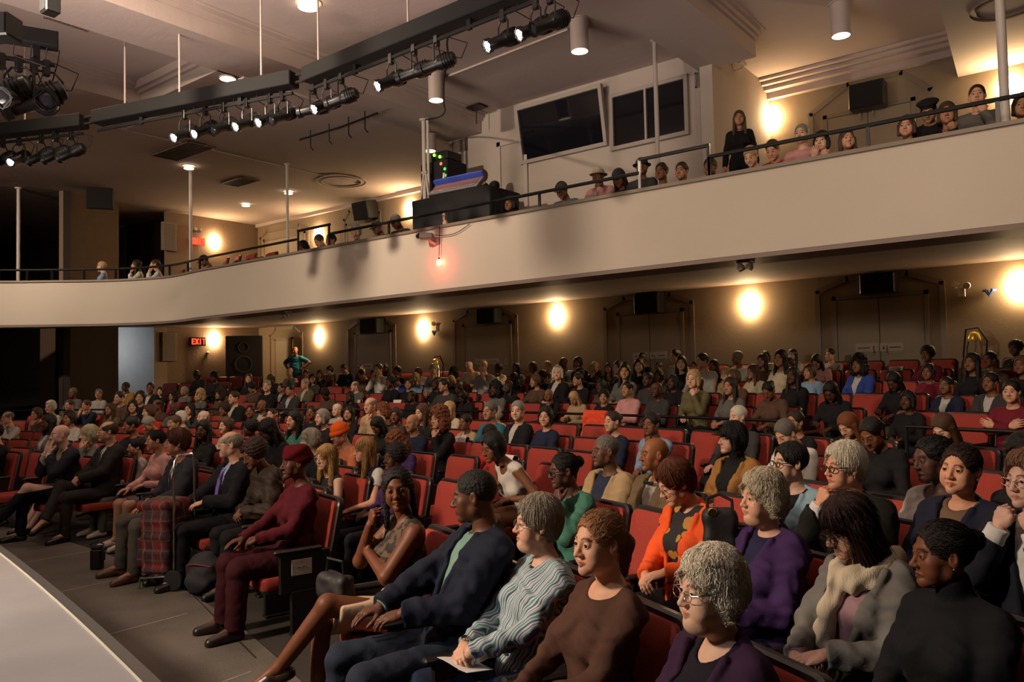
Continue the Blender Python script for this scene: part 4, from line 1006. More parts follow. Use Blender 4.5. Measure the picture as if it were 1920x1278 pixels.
# ---------------------------------------------------------------- hair and hats, in head space
def cap_hair(grow=.010, top=.0):
    s = Solid(); s.add(ell((0, -.018, .034+top/2), (.073+grow, .094+grow, .084+grow+top/2)), 0); return s
FACE_OPEN = lambda s, dz=0, k=.008: s.sub(ell((0, .098, -.030+dz), (.070, .072, .104)), k)
def hair_solid(st):
    s = None; R = Matrix.Rotation
    strand = lambda am, fr=62: (lambda P: am*.7*np.sin(1.5*fr*np.arctan2(P[:, 0], P[:, 1]+.02)+2.0*wav(P, 22)))
    if st == 'S':       # short
        s = cap_hair(.009, .006); FACE_OPEN(s, .004); s.cut(half((0, .02, -.045), (0, .45, -1)), .01); s.cut(half((0, -.02, -.06), (0, -.3, -1)), .01); s.sub(ell((0, -.0, -.03), (.1, .022, .03)), .01); s.warp(strand(.0015))
    elif st == 'Z':     # close-cropped
        s = cap_hair(.0032); FACE_OPEN(s, .010, .004); s.sub(ell((0, .1, .03), (.064, .055, .07)), .006); s.cut(half((0, .02, -.045), (0, .45, -1)), .006); s.cut(half((0, -.02, -.06), (0, -.3, -1)), .006); s.sub(ell((0, -.0, -.03), (.1, .022, .03)), .006)
    elif st == 'M2':    # short full grey, swept
        s = cap_hair(.016, .012); s.add(ell((.0, .035, .092), (.05, .04, .022)), .02); s.add(ell((0, -.06, -.01), (.072, .055, .075)), .03); FACE_OPEN(s, .004); s.cut(half((0, -.02, -.075), (0, 0, -1)), .01); s.sub(ell((0, .012, -.045), (.1, .026, .036)), .01); s.warp(strand(.0026, 46))
    elif st == 'F':     # balding ring
        s = cap_hair(.007); FACE_OPEN(s); s.sub(ell((0, .02, .110), (.070, .105, .075)), .01); s.cut(half((0, .02, -.045), (0, .45, -1)), .01); s.sub(ell((0, -.0, -.03), (.1, .022, .03)), .01); s.cut(half((0, -.02, -.07), (0, 0, -1)), .01); s.warp(strand(.0015))
    elif st == 'L':     # long straight
        s = cap_hair(.012, .006)
        s.add(ell((0, -.055, -.12), (.086, .05, .20)), .04)
        for k in (-1, 1): s.add(cone((k*.072, -.005, .0), (k*.088, .03, -.25), .026, .020), .03)
        FACE_OPEN(s, .0, .006); s.warp(strand(.003, 40))
    elif st == 'LF':    # long with a fringe
        s = cap_hair(.013, .006)
        s.add(ell((0, -.055, -.14), (.092, .05, .22)), .04)
        for k in (-1, 1): s.add(cone((k*.074, -.000, .0), (k*.098, .045, -.27), .028, .024), .03)
        s.sub(ell((0, .100, -.045), (.062, .072, .082)), .005); s.warp(strand(.0035, 38))
    elif st == 'M':     # bob
        s = cap_hair(.014, .01); s.add(ell((0, -.035, -.02), (.092, .082, .085)), .03)
        for k in (-1, 1): s.add(cone((k*.074, .01, .02), (k*.080, .015, -.075), .022, .018), .02)
        FACE_OPEN(s, .004, .006); s.cut(half((0, 0, -.105), (0, 0, -1)), .02); s.warp(strand(.0032, 44))
    elif st == 'W1':    # full wavy short hair, ears half shown
        s = cap_hair(.017, .016); s.add(ell((0, -.052, -.005), (.086, .076, .070)), .03); s.add(ell((-.01, .035, .094), (.056, .045, .024)), .02)
        for k in (-1, 1): s.add(ell((k*.078, -.022, -.018), (.018, .030, .050)), .02)
        s.sub(ell((.006, .098, -.022), (.073, .078, .102)), .006); s.cut(half((0, -.05, -.088), (0, .5, -1)), .015)
        s.warp(lambda P: .0030*wav(P, 48)+.0016*np.sin(88*np.arctan2(P[:, 0], P[:, 1]+.02)+6*wav(P, 16)))
    elif st == 'C':     # big curls
        s = cap_hair(.035, .03); s.add(ell((0, -.05, -.05), (.13, .09, .14)), .04)
        for k in (-1, 1): s.add(ell((k*.085, .01, -.06), (.045, .05, .10)), .03)
        FACE_OPEN(s, -.01, .008); s.warp(lambda P: .0065*wav(P, 62)+.0065*wav(P[:, [2, 0, 1]], 74, 1.3)+.004*wav(P[:, [1, 2, 0]], 118, 2.1))
    elif st == 'A':     # afro
        s = Solid(); s.add(ell((0, -.03, .045), (.108, .115, .108)), 0); FACE_OPEN(s, -.006); s.cut(half((0, 0, -.075), (0, -.1, -1)), .02); s.warp(lambda P: .004*wav(P, 110))
    elif st == 'U':     # pulled back with a bun
        s = cap_hair(.006); s.add(sph((0, -.118, .045), .036), .012); FACE_OPEN(s, .006); s.cut(half((0, -.02, -.055), (0, 0, -1)), .02); s.sub(ell((0, -.0, -.035), (.1, .022, .03)), .01); s.warp(lambda P: .0012*np.sin(90*np.arctan2(P[:, 0], P[:, 2]-.02)))
    elif st == 'P':     # ponytail
        s = cap_hair(.007); s.add(cone((0, -.10, .03), (0, -.135, -.02), .024, .026), .02); s.add(cone((0, -.135, -.02), (0.01, -.125, -.14), .026, .014), .02); FACE_OPEN(s, .006); s.cut(half((0, -.02, -.20), (0, 0, -1)), .02); s.sub(ell((0, -.0, -.035), (.1, .022, .03)), .01); s.sub(ell((0, .01, -.12), (.1, .09, .075)), .01); s.warp(strand(.0015))
    elif st == 'PB':    # braided back, loose
        s = cap_hair(.009); s.add(ell((0, -.075, -.03), (.075, .04, .09)), .03)
        for k in (-1, 1): s.add(cone((k*.07, -.02, .01), (k*.085, .0, -.20), .018, .013), .02)
        FACE_OPEN(s, .008); s.warp(lambda P: .0028*np.sin(75*np.arctan2(P[:, 0], P[:, 1]+.02))*np.cos(160*P[:, 2]))
    return s
HAIRB = {'L': ((-.14, -.14, -.36), (.14, .12, .15)), 'LF': ((-.15, -.14, -.40), (.15, .13, .15)), 'C': ((-.18, -.19, -.24), (.18, .12, .19)), 'A': ((-.13, -.17, -.11), (.13, .11, .17)), 'U': ((-.1, -.17, -.12), (.1, .1, .14)), 'P': ((-.1, -.18, -.2), (.1, .1, .14)), 'PB': ((-.12, -.14, -.25), (.12, .1, .14))}
HAIRC = {}
def strands(f, lo, hi, n, L_, w_, st, seed=1):
    """combed locks lying on the hair volume: thin ribbons that follow its surface"""
    rg = np.random.default_rng(seed); P = (np.array(lo)+rg.random((n*14, 3))*(np.array(hi)-np.array(lo))).astype(f32)
    d = f(P); P = P[np.abs(d) < .010][:n]
    def grad(Q):
        e = .0015; return np.stack([f(Q+_v((e, 0, 0)))-f(Q-_v((e, 0, 0))), f(Q+_v((0, e, 0)))-f(Q-_v((0, e, 0))), f(Q+_v((0, 0, e)))-f(Q-_v((0, 0, e)))], 1)
    def nrm(v): return v/(np.linalg.norm(v, axis=1, keepdims=True)+1e-9)
    G = nrm(grad(P)); P = P-G*f(P)[:, None]
    m = len(P); lift = rg.uniform(.000, .0045, m).astype(f32); ph = rg.uniform(0, 6.28, (m, 1)); K = 8; ln = L_*rg.uniform(.6, 1.15, m)
    c = _v((0.012, -.02 if st not in ('U', 'P') else .08, .125)); pts = []; jit = rg.normal(0, .22, (m, 3))
    if st in ('U', 'P', 'PB'): base = lambda Q: nrm(_v((0, -.12, .035))-Q)
    else: base = lambda Q: nrm(Q-c)*.75+_v((0, 0, -.75))
    for i in range(K+1):
        G = nrm(grad(P)); pts.append(P+G*(lift*(1 if 0 < i < K else (-.3 if i == 0 else .8)))[:, None]*1.0)
        D = base(P)+jit
        if st in ('W1', 'C'): D = D+np.sin(ph+i*1.4)*nrm(np.cross(G, _v((0, 0, 1))))*(.55 if st == 'W1' else 1.6)
        D = D-G*(D*G).sum(1, keepdims=True); D = nrm(D); P = (P+D*(ln/K)[:, None]).astype(f32); dd = f(P); P = P-nrm(grad(P))*np.clip(dd, -.006, .006)[:, None]*.8; P = P.astype(f32)
    pts = np.stack(pts, 1); T = np.gradient(pts, axis=1); T /= np.linalg.norm(T, axis=2, keepdims=True)+1e-9
    side = np.cross(T, rg.normal(0, .35, (m, 1, 3))+nrm(grad(pts[:, 0].astype(f32)))[:, None]); side /= np.linalg.norm(side, axis=2, keepdims=True)+1e-9
    ww = (w_*np.array([.5, 1, 1, 1, 1, 1, .9, .6, .15]))[None, :, None]
    V = np.stack([pts-side*ww, pts+side*ww], 2).reshape(m, -1, 3); q = np.array([(2*i, 2*i+1, 2*i+3, 2*i+2) for i in range(K)]); F = (q[None]+(np.arange(m)*(2*K+2))[:, None, None]).reshape(-1, 4)
    return V.reshape(-1, 3), F
NSTR = {'S': (2600, .035), 'F': (1200, .03), 'M2': (3600, .055), 'W1': (5200, .07), 'M': (4200, .09), 'L': (4200, .15), 'LF': (4600, .17), 'C': (5000, .07), 'U': (3000, .07), 'P': (3400, .07), 'PB': (1500, .06)}
def hair_mesh(st, h):
    if (st, h) not in HAIRC and h < .0035 and st in NSTR:
        lo, hi = HAIRB.get(st, ((-.125, -.15, -.13), (.125, .12, .16))); f = hair_solid(st); n, L_ = NSTR[st]; n = int(n*(1 if h < .0026 else .45)); V, F = nets(f, lo, hi, h); g = Geo().add(V, F); V2, F2 = strands(f, lo, hi, n, L_, .0009 if h < .0026 else .0014, st); g.add(V2, F2)
        HAIRC[(st, h)] = g.mesh('hair_'+st, [HAIRM])
    if (st, h) not in HAIRC:
        lo, hi = HAIRB.get(st, ((-.125, -.15, -.13), (.125, .12, .16)))
        HAIRC[(st, h)] = solid_mesh('hair_'+st, hair_solid(st), lo, hi, h, [CURLM if st in 'CAZ' else HAIRM])
    return HAIRC[(st, h)]
def hat_solid(kind):
    s = Solid()
    if kind in ('cap', 'ballcap'):
        s.add(ell((0, -.012, .048), (.088, .107, .078)), 0); s.cut(half((0, 0, .028), (0, .1, -1)), .006)
        s.add(ell((0, .105, .035), (.062, .055, .008)), .008)
    elif kind == 'beret':
        s.add(ell((0, -.025, .085), (.112, .118, .038)), 0); s.add(ell((0, -.014, .055), (.087, .105, .03)), .01); s.warp(lambda P: .002*wav(P, 40))
    elif kind == 'beanie':
        s.add(ell((0, -.02, .055), (.090, .108, .092)), 0); s.cut(half((0, 0, .014), (0, .15, -1)), .008); s.add(cone((0, -.01, .024), (0, -.012, .034), .0, .0), 0)
        s.add(lambda P: np.sqrt((np.sqrt((P[:, 0]/.087)**2+((P[:, 1]+.012)/.106)**2)-1)**2*.0085+((P[:, 2]-.030+.1*P[:, 1])*.55)**2)-.0125, .004)
        s.warp(lambda P: .0022*np.sin(70*np.arctan2(P[:, 0], P[:, 1])))
    elif kind == 'turban':
        s.add(ell((0, -.022, .055), (.094, .115, .090)), 0); s.add(ell((0.02, .03, .095), (.055, .05, .04)), .03); s.cut(half((0, 0, .010), (0, .35, -1)), .008)
        s.warp(lambda P: .005*np.sin(55*(P[:, 2]+.55*P[:, 1])+12*P[:, 0]+wav(P, 14)))
    elif kind == 'bucket':
        s.add(ell((0, -.012, .058), (.084, .1, .07)), 0); s.cut(half((0, 0, .03), (0, 0, -1)), .006); s.add(cone((0, -.01, .038), (0, -.01, .038), 0, 0), 0)
        s.add(lambda P: np.maximum(np.abs(P[:, 2]-.032+.25*np.maximum(0, np.sqrt(P[:, 0]**2+(P[:, 1]+.012)**2)-.09))-.004, np.sqrt((P[:, 0]/.125)**2+((P[:, 1]+.012)/.145)**2)*.12-.12), .004)
    elif kind == 'headband':
        s.add(ell((0, -.016, .040), (.085, .104, .09)), 0); s.cut(half((0, 0, .030), (0, -.1, -1)), .003); s.cut(half((0, 0, .062), (0, .1, 1)), .003)
    s.sub(ell((0, -.016, .03), (.0745, .094, .083)), .002); return s
HATC = {}
def hat_mesh(kind, h):
    if (kind, h) not in HATC: HATC[(kind, h)] = solid_mesh('hat_'+kind, hat_solid(kind), (-.14, -.17, -.02), (.14, .18, .18), h, [KNIT if kind in ('beanie', 'turban', 'headband') else CLOTH])
    return HATC[(kind, h)]
def glasses_mesh(kind='wire'):
    r = .0014 if kind == 'wire' else .0028; b = MB()
    for k in (-1, 1):
        P = []
        for i in range(20):
            a = 2*math.pi*i/20; P.append((k*.033+.023*math.cos(a), .098-.05*abs(.023*math.cos(a)*k+.0)*1.0, -.002+.0175*math.sin(a)*(1 if math.sin(a) < 0 else .8)))
        b.tube(P, r, 6, closed=True)
        b.tube([(k*.056, .096, .004), (k*.073, .085, .006), (k*.080, .0, .008), (k*.079, -.02, -.004)], r, 6)
    b.tube([(-.011, .0995, .002), (0, .103, .004), (.011, .0995, .002)], r, 6)
    return b.mesh('glasses', CHROME if kind == 'wire' else BLK, True)
GLC = {}
# ---------------------------------------------------------------- body
def mk(R, o): return Matrix.Translation(o) @ R.to_4x4()
def ik(S_, W_, a, b, hint):
    d = W_-S_; L_ = d.length; mx = (a+b)*.995
    if L_ > mx: W_ = S_+d*(mx/L_); d = W_-S_; L_ = mx
    t = (a*a-b*b+L_*L_)/(2*L_); h = math.sqrt(max(0, a*a-t*t)); u = d/L_; n = (hint-u*hint.dot(u)).normalized()
    return S_+u*t+n*h, W_
ARMS = {   # wrist (x outwards,y,z rel. to pelvis frame upright), elbow hint, finger direction (right side), palm normal, hand pose
 'lap':    ((.06, .24, .20), (.6, -.5, -.5), (-.45, .85, -.25), (-.1, -.2, -1), 'rest'),
 'clasp':  ((.045, .29, .17), (.7, -.4, -.5), (-.7, .65, -.3), (-.5, -.1, -.8), 'hold'),
 'thigh':  ((.13, .34, .15), (.6, -.5, -.4), (-.1, .98, -.15), (0, -.1, -1), 'rest'),
 'chin':   ((.07, .17, .49), (.5, .1, -1), (-.35, -.1, .9), (0, -1, 0), 'fist'),
 'face':   ((.05, .20, .50), (.5, .1, -1), (-.15, -.25, .95), (.1, -1, -.1), 'flat'),
 'rest':   ((.27, .20, .24), (.7, -.5, -.4), (-.1, .97, -.2), (0, -.1, -1), 'rest'),
 'cross':  ((-.08, .19, .33), (.8, .1, -.5), (-.85, .1, .3), (0, -1, -.1), 'rest'),
 'paper':  ((.10, .30, .26), (.6, -.4, -.6), (-.5, .8, .15), (.3, .2, -.9), 'hold'),
 'hip':    ((.26, .06, .18), (.9, -.5, .1), (-.8, .3, -.4), (-.5, 0, -.4), 'rest'),
 'side':   ((.24, .04, -.06), (.6, -.6, 0), (0, .15, -1), (-1, 0, 0), 'rest'),
}
def skeleton(c):
    k = {}; lean = c.get('lean', .17); tilt = c.get('tilt', 0); tw = c.get('twist', 0); st = c.get('stand', False)
    k['P0'] = Vector((0, 0, .93 if st else c.get('hipz', .50)))
    Rt_ = Matrix.Rotation(lean, 3, 'X') @ Matrix.Rotation(tilt, 3, 'Y') @ Matrix.Rotation(tw, 3, 'Z'); k['R'] = Rt_
    Tt = lambda *p: k['P0']+Rt_ @ Vector(p); k['T'] = Tt
    k['neck'] = Tt(0, -.005, .535)
    hy, hp, hr = c.get('hyaw', 0), c.get('hpitch', 0), c.get('hroll', 0)
    k['HR'] = Matrix.Rotation(c.get('twist', 0)*.5+hy, 3, 'Z') @ Matrix.Rotation(hp, 3, 'X') @ Matrix.Rotation(hr, 3, 'Y')
    k['HC'] = k['neck']+Vector((0, .015+.03*math.sin(-lean), .02))+k['HR'] @ Vector((0, .045, .132))
    k['HM'] = mk(k['HR'], k['HC'])
    sw = c.get('sw', .152); arm = c.get('arms', ('lap', 'lap'))
    for side, a in zip((1, -1), arm):       # +1 = right (x>0)
        if isinstance(a, str): w_, hint, fd, pn, hp_ = ARMS[a]
        else: w_, hint, fd, pn, hp_ = a
        S_ = Tt(side*sw, -.005, .455)
        W_ = k['P0']+Vector((side*w_[0], w_[1], w_[2])); 
        if not st and w_[2] > .35: W_ = Tt(side*w_[0], w_[1], w_[2])
        H = Vector((side*hint[0], hint[1], hint[2])); E, W_ = ik(S_, W_, .275, .245, H)
        fd = Vector((side*fd[0], fd[1], fd[2])).normalized(); pn = Vector((side*pn[0], pn[1], pn[2])); Z = -(pn-fd*pn.dot(fd)).normalized(); X = fd.cross(Z)
        Mh = Matrix(((X.x*side, fd.x, Z.x, W_.x), (X.y*side, fd.y, Z.y, W_.y), (X.z*side, fd.z, Z.z, W_.z), (0, 0, 0, 1)))
        k[('arm', side)] = (S_, E, W_, Mh, hp_)
    legs = c.get('legs', 'sit')
    for side in (1, -1):
        h = k['P0']+Vector((side*.088, .02, -.02))
        if st: K_, A_ = h+Vector((side*.015, .03, -.42)), h+Vector((side*.02, 0, -.83)); fdir = Vector((side*.2, 1, 0))
        elif legs == 'cross' and side == c.get('over', 1): K_, A_ = h+Vector((-side*.07, .44, .13)), h+Vector((-side*.22, .66, -.20)); fdir = Vector((-side*.3, .9, -.35))
        elif legs == 'ankles': K_, A_ = h+Vector((side*.03, .43, .0)), h+Vector((-side*.02, .66, -.36)); fdir = Vector((side*.1, 1, -.1))
        else: K_, A_ = h+Vector((side*c.get('kx', .03), .43, .01)), h+Vector((side*(c.get('kx', .03)+.01), .43+c.get('fy', .03), -.39)); fdir = Vector((side*.15, 1, 0))
        k[('leg', side)] = (h, K_, A_, fdir.normalized())
    return k
def torso_prims(c, k, o=0):
    w_ = c.get('wd', 1.0); b = c.get('belly', 0); bu = c.get('bust', 0); T = k['T']; R = k['R']; P = []
    P.append((ell(T(0, -.01, .02), (.158*w_+o, .120*(1+b*.3)+o, .125+o), R), .05))
    P.append((ell(T(0, .0+b*.03, .16), (.130*w_+.03*b+o, .098+.055*b+o, .150+o), R), .07))
    P.append((ell(T(0, .002, .335), (.148*w_+o, .105+o, .165+o), R), .07))
    P.append((cone(T(-.115*w_, -.01, .450), T(.115*w_, -.01, .450), .055+o, .055+o), .05))
    if bu:
        for s in (-1, 1): P.append((ell(T(s*.068, .088, .315), (.062+o, .05*bu+o*.5+.012, .062+o), R), .04))
    for s in (-1, 1): P.append((cone(T(0, -.02, .52), T(s*.14, -.012, .468), .034+o*.8, .034+o*.8), .03))
    return P
def arm_prims(c, k, o=0, upto=1.0, cuff=True):
    w_ = c.get('armw', 1.0); P = []
    for s in (1, -1):
        S_, E, W_, Mh, hp_ = k[('arm', s)]
        if upto > .5:
            P.append((cone(S_, E, .049*w_+o, .039*w_+o), .03)); t = (upto-.5)*2; W2 = E.lerp(W_, min(t, 1)); P.append((cone(E, W2, .040*w_+o, (.040+( .027-.040)*t)*w_+o*1.15, cap=cuff and o > 0), .02))
        else: P.append((cone(S_, S_.lerp(E, upto*2), .055*w_+o, .048*w_+o*1.2, cap=True), .03))
    return P
def leg_prims(c, k, o=0, upto=1.0):
    w_ = c.get('legw', 1.0); P = []
    for s in (1, -1):
        h, K_, A_, fd = k[('leg', s)]
        P.append((cone(h, K_, .082*w_+o, .058*w_+o), .03))
        if upto > .5: P.append((cone(K_, K_.lerp(A_, (upto-.5)*2), .056*w_+o, .038*w_+o*1.3, cap=o > 0), .02))
    return P
def bbox(k, pad=.2):
    pts = [k['P0'], k['neck'], k['HC']]+[p for s in (1, -1) for p in k[('arm', s)][:3]]+[p for s in (1, -1) for p in k[('leg', s)][:3]]
    a = np.array([tuple(p) for p in pts]); return a.min(0)-pad, a.max(0)+pad
def body_mesh(c, k, h, hh, hd):
    s = Solid()
    for f, kk in torso_prims(c, k): s.add(f, kk)
    s.add(cone(k['T'](0, -.018, .47), k['HC']+k['HR'] @ Vector((0, -.03, -.07)), c.get('neckr', .050)+.003, c.get('neckr', .050)), .035)
    for f, kk in arm_prims(c, k): s.add(f, kk)
    for f, kk in leg_prims(c, k): s.add(f, kk)
    for sd in (1, -1):
        h_, K_, A_, fd = k[('leg', sd)]; s.add(cone(A_, A_+fd*.15+Vector((0, 0, -.04)), .036, .026), .02); s.add(sph(A_-fd*.02+Vector((0, 0, -.04)), .03), .02)
    lo, hi = bbox(k, .14); V, F = nets(s, lo, hi, h); g = Geo().add(V, F)
    hg = head_geo(hh, **c.get('face', {}))
    for V_, F_, M_ in zip(hg.V, hg.F, hg.M): pass
    n0 = 0
    for V_, F_, M_ in zip(hg.V, hg.F, hg.M): g.add(V_, F_-n0, M_, k['HM']); n0 += len(V_)
    for sd in (1, -1):
        S_, E, W_, Mh, hp_ = k[('arm', sd)]; V_, F_ = hand_geo(hp_, hd); g.add(V_, F_, 0, Mh)
    return g.mesh('body', [SKIN, LIPS, BROW, EYEW, EYEI])
def folds(k, am=.006, seed=0):
    def f(P): return am*wav(P, 24, seed)*.6+am*.55*np.sin(38*(P[:, 2]+.45*np.abs(P[:, 0])+.5*P[:, 1]+.06*wav(P, 11, seed)))+am*.35*np.sin(70*(P[:, 2]*.7-P[:, 1]+.05*wav(P, 14, seed+3)))
    return f
def top_mesh(c, k, t, h):
    """t: kind, sleeve, offset, neckline(v depth, v half width), etc."""
    o = t.get('o', .012); s = Solid(); T, R = k['T'], k['R']
    for f, kk in torso_prims(c, k, o): s.add(f, kk)
    up = t.get('sleeve', 1.0)
    if up > 0:
        for f, kk in arm_prims(c, k, o*.85+.002, up): s.add(f, kk)
    if t.get('collar'):
        for sd in (-1, 1): s.add(cone(T(sd*.055, -.035, .535), T(sd*.03, .06, .485), .012, .014), .012); 
        s.add(cone(T(-.055, -.035, .535), T(.055, -.035, .535), .013, .013), .012)
    if t.get('turtle'): s.add(cone(T(0, -.01, .50), k['HC']+k['HR'] @ Vector((0, -.03, -.10)), .066, .060), .02)
    if t.get('shawl'):
        pass
    s.warp(folds(k, t.get('fold', .005), t.get('seed', 0)))
    # neckline
    vd = t.get('v', .06); vw = t.get('vw', .06)
    if t.get('open'):     # jacket, open front
        vz = t.get('vz', .12); slope = t.get('vw', .075)/(.50-vz)
        vz_o = T(0, 0, vz)
        Rn = np.array(R, dtype=f32); p0 = _v(T(0, 0, 0))
        def wedge(P):
            q = (P-p0)@Rn; return np.maximum(np.maximum(np.abs(q[:, 0])-(q[:, 2]-vz)*slope, -(q[:, 1]-.0)), vz-.02-q[:, 2])
        s.sub(wedge, .004)
        for sd in (-1, 1):   # lapels
            for t0, t1 in ((0, .5), (.5, 1)):
                def lp(u): return T(sd*(.012+(t.get('vw', .075)-.0)*u), .118+o-.075*u*u+c.get('bust', 0)*.03*(1-u), vz+(.49-vz)*u)
                s.add(cone(lp(t0), lp(t1), .010+.008*t0, .010+.008*t1), .006)
        s.add(cone(T(-.06, -.04, .525), T(.06, -.04, .525), .014, .014), .01)
    elif not t.get('turtle'):
        s.sub(ell(T(0, .04, .545), (vw+.012, .085, vd), R), .006)
        s.sub(ell(T(0, -.02, .56), (.066, .066, .06), R), .004)
    if t.get('crop'): s.cut(half(T(0, 0, t['crop']), R @ Vector((0, 0, -1))), .008)
    else: s.cut(half(k['P0']+Vector((0, 0, -.07)), (0, 0, -1)), .01)
    lo, hi = bbox(k, .17); lo[2] = k['P0'].z-.13; hi[2] = k['HC'].z+.02
    return solid_mesh('top', s, lo, hi, h, [t.get('mat', CLOTH)])
def legs_mesh(c, k, t, h):
    s = Solid(); o = t.get('o', .011); T, R = k['T'], k['R']
    for f, kk in torso_prims(c, k, o-.002)[:2]: s.add(f, kk)
    if t.get('skirt'):
        hR, KR = k[('leg', 1)][:2]; hL, KL = k[('leg', -1)][:2]; u = t['skirt']
        for f, kk in leg_prims(c, k, o+.006, .5): s.add(f, .06)
        s.add(cone((hR+hL)/2, (KR+KL)/2, .085, .06), .06)
        s.cut(half(((KR+KL)/2)*u+((hR+hL)/2)*(1-u), ((KR+KL)/2-(hR+hL)/2)), .01)
    else:
        for f, kk in leg_prims(c, k, o, t.get('len', 1.0)+.02): s.add(f, kk)
    s.warp(folds(k, .004, 2)); s.cut(half(T(0, 0, .12), R @ Vector((0, 0, 1))), .01)
    lo, hi = bbox(k, .14); hi[2] = k['P0'].z+.25
    return solid_mesh('legwear', s, lo, hi, h, [t.get('mat', CLOTH)])
def shoe_mesh(c, k, sd, h, heel=0):
    h_, K_, A_, fd = k[('leg', sd)]; s = Solid(); dn = Vector((0, 0, -1)); dn = (dn-fd*dn.dot(fd)).normalized()
    a = A_-fd*.025+dn*.05; b = A_+fd*.16+dn*.058
    s.add(cone(a, a+fd*.03, .044, .045), 0); s.add(cone(A_+fd*.07+dn*.04, b+fd*.015, .047, .038), .03); s.cut(half(a+dn*.025, dn), .004); s.sub(cone(A_-dn*.08, A_-dn*.01, .038, .038), .006)
    lo = np.array(A_)-.24; hi = np.array(A_)+.24
    return solid_mesh('shoe', s, lo, hi, h, [mat('shoe_leather', (1, 1, 1), .35, objcol=(1, 1, 1))])
def place_mat(k, c, head_px, z_of, depth=None, Z=None):
    pass
def paint(o, col):
    o.color = (*col, 1); return o
PARTN = 0
def make_person(name, c, h=.010, hh=.005, hd=.005, hairh=.005):
    """builds the person at the origin, facing +Y; returns the body object (its clothes and hair are children) and the skeleton"""
    k = skeleton(c); me = body_mesh(c, k, h, hh, hd); b = link(name, me); paint(b, c['skin']); b['kind'] = 'thing'
    if c.get('hair'):
        o = link('hair', hair_mesh(c['hair'], hairh), parent=b); o.matrix_local = k['HM']; paint(o, c.get('haircol', (.03, .02, .015)))
    if c.get('hat'):
        o = link('hat', hat_mesh(c['hat'], max(hairh, .0035)), parent=b); o.matrix_local = k['HM']; paint(o, c.get('hatcol', (.02, .02, .02)))
    if c.get('glasses'):
        g = c['glasses']
        if g not in GLC: GLC[g] = glasses_mesh(g)
        o = link('glasses', GLC[g], parent=b); o.matrix_local = k['HM']
    for t in c.get('tops', ()):
        o = link(t['kind'], top_mesh(c, k, t, t.get('h', h)), parent=b); paint(o, t['col'])
    if c.get('bottom'):
        t = c['bottom']; o = link(t['kind'], legs_mesh(c, k, t, h*1.1), parent=b); paint(o, t['col'])
    if c.get('shoes'):
        for sd in (1, -1): o = link('shoe', shoe_mesh(c, k, sd, .006), parent=b); paint(o, c['shoes'])
    return b, k
def local_head(k): return k['HC']
def set_person(b, k, px, py, s=1.0, dyaw=0, surf=floorz, off=1.17, D=None, face=None):
    """put the person so that the head is seen at the pixel and the feet stand on the floor"""
    HCs = k['HC']*s
    d = ray(px, py)
    if D is None:
        lo, hi = .8, 40
        g = lambda t: (CAM+d*t).z-(surf((CAM+d*t).x, (CAM+d*t).y)+HCs.z)
        t = lo
        prev = g(t); 
        while t < hi:
            t += .05; cur = g(t)
            if (cur <= 0) != (prev <= 0): break
            prev = cur
        D = t
    H = CAM+d*D
    if face is None: v = Vector((CX-H.x, CY-H.y))
    else: v = Vector(face)
    rz = math.atan2(v.y, v.x)-math.pi/2+dyaw
    R = Matrix.Rotation(rz, 3, 'Z'); o = H-R @ Vector((HCs.x, HCs.y, 0)); z = surf(o.x, o.y) if surf else H.z-HCs.z
    if surf is None: z = H.z-HCs.z
    b.location = (o.x, o.y, z); b.rotation_euler = (0, 0, rz); b.scale = (s, s, s)
    return o.x, o.y, z, rz
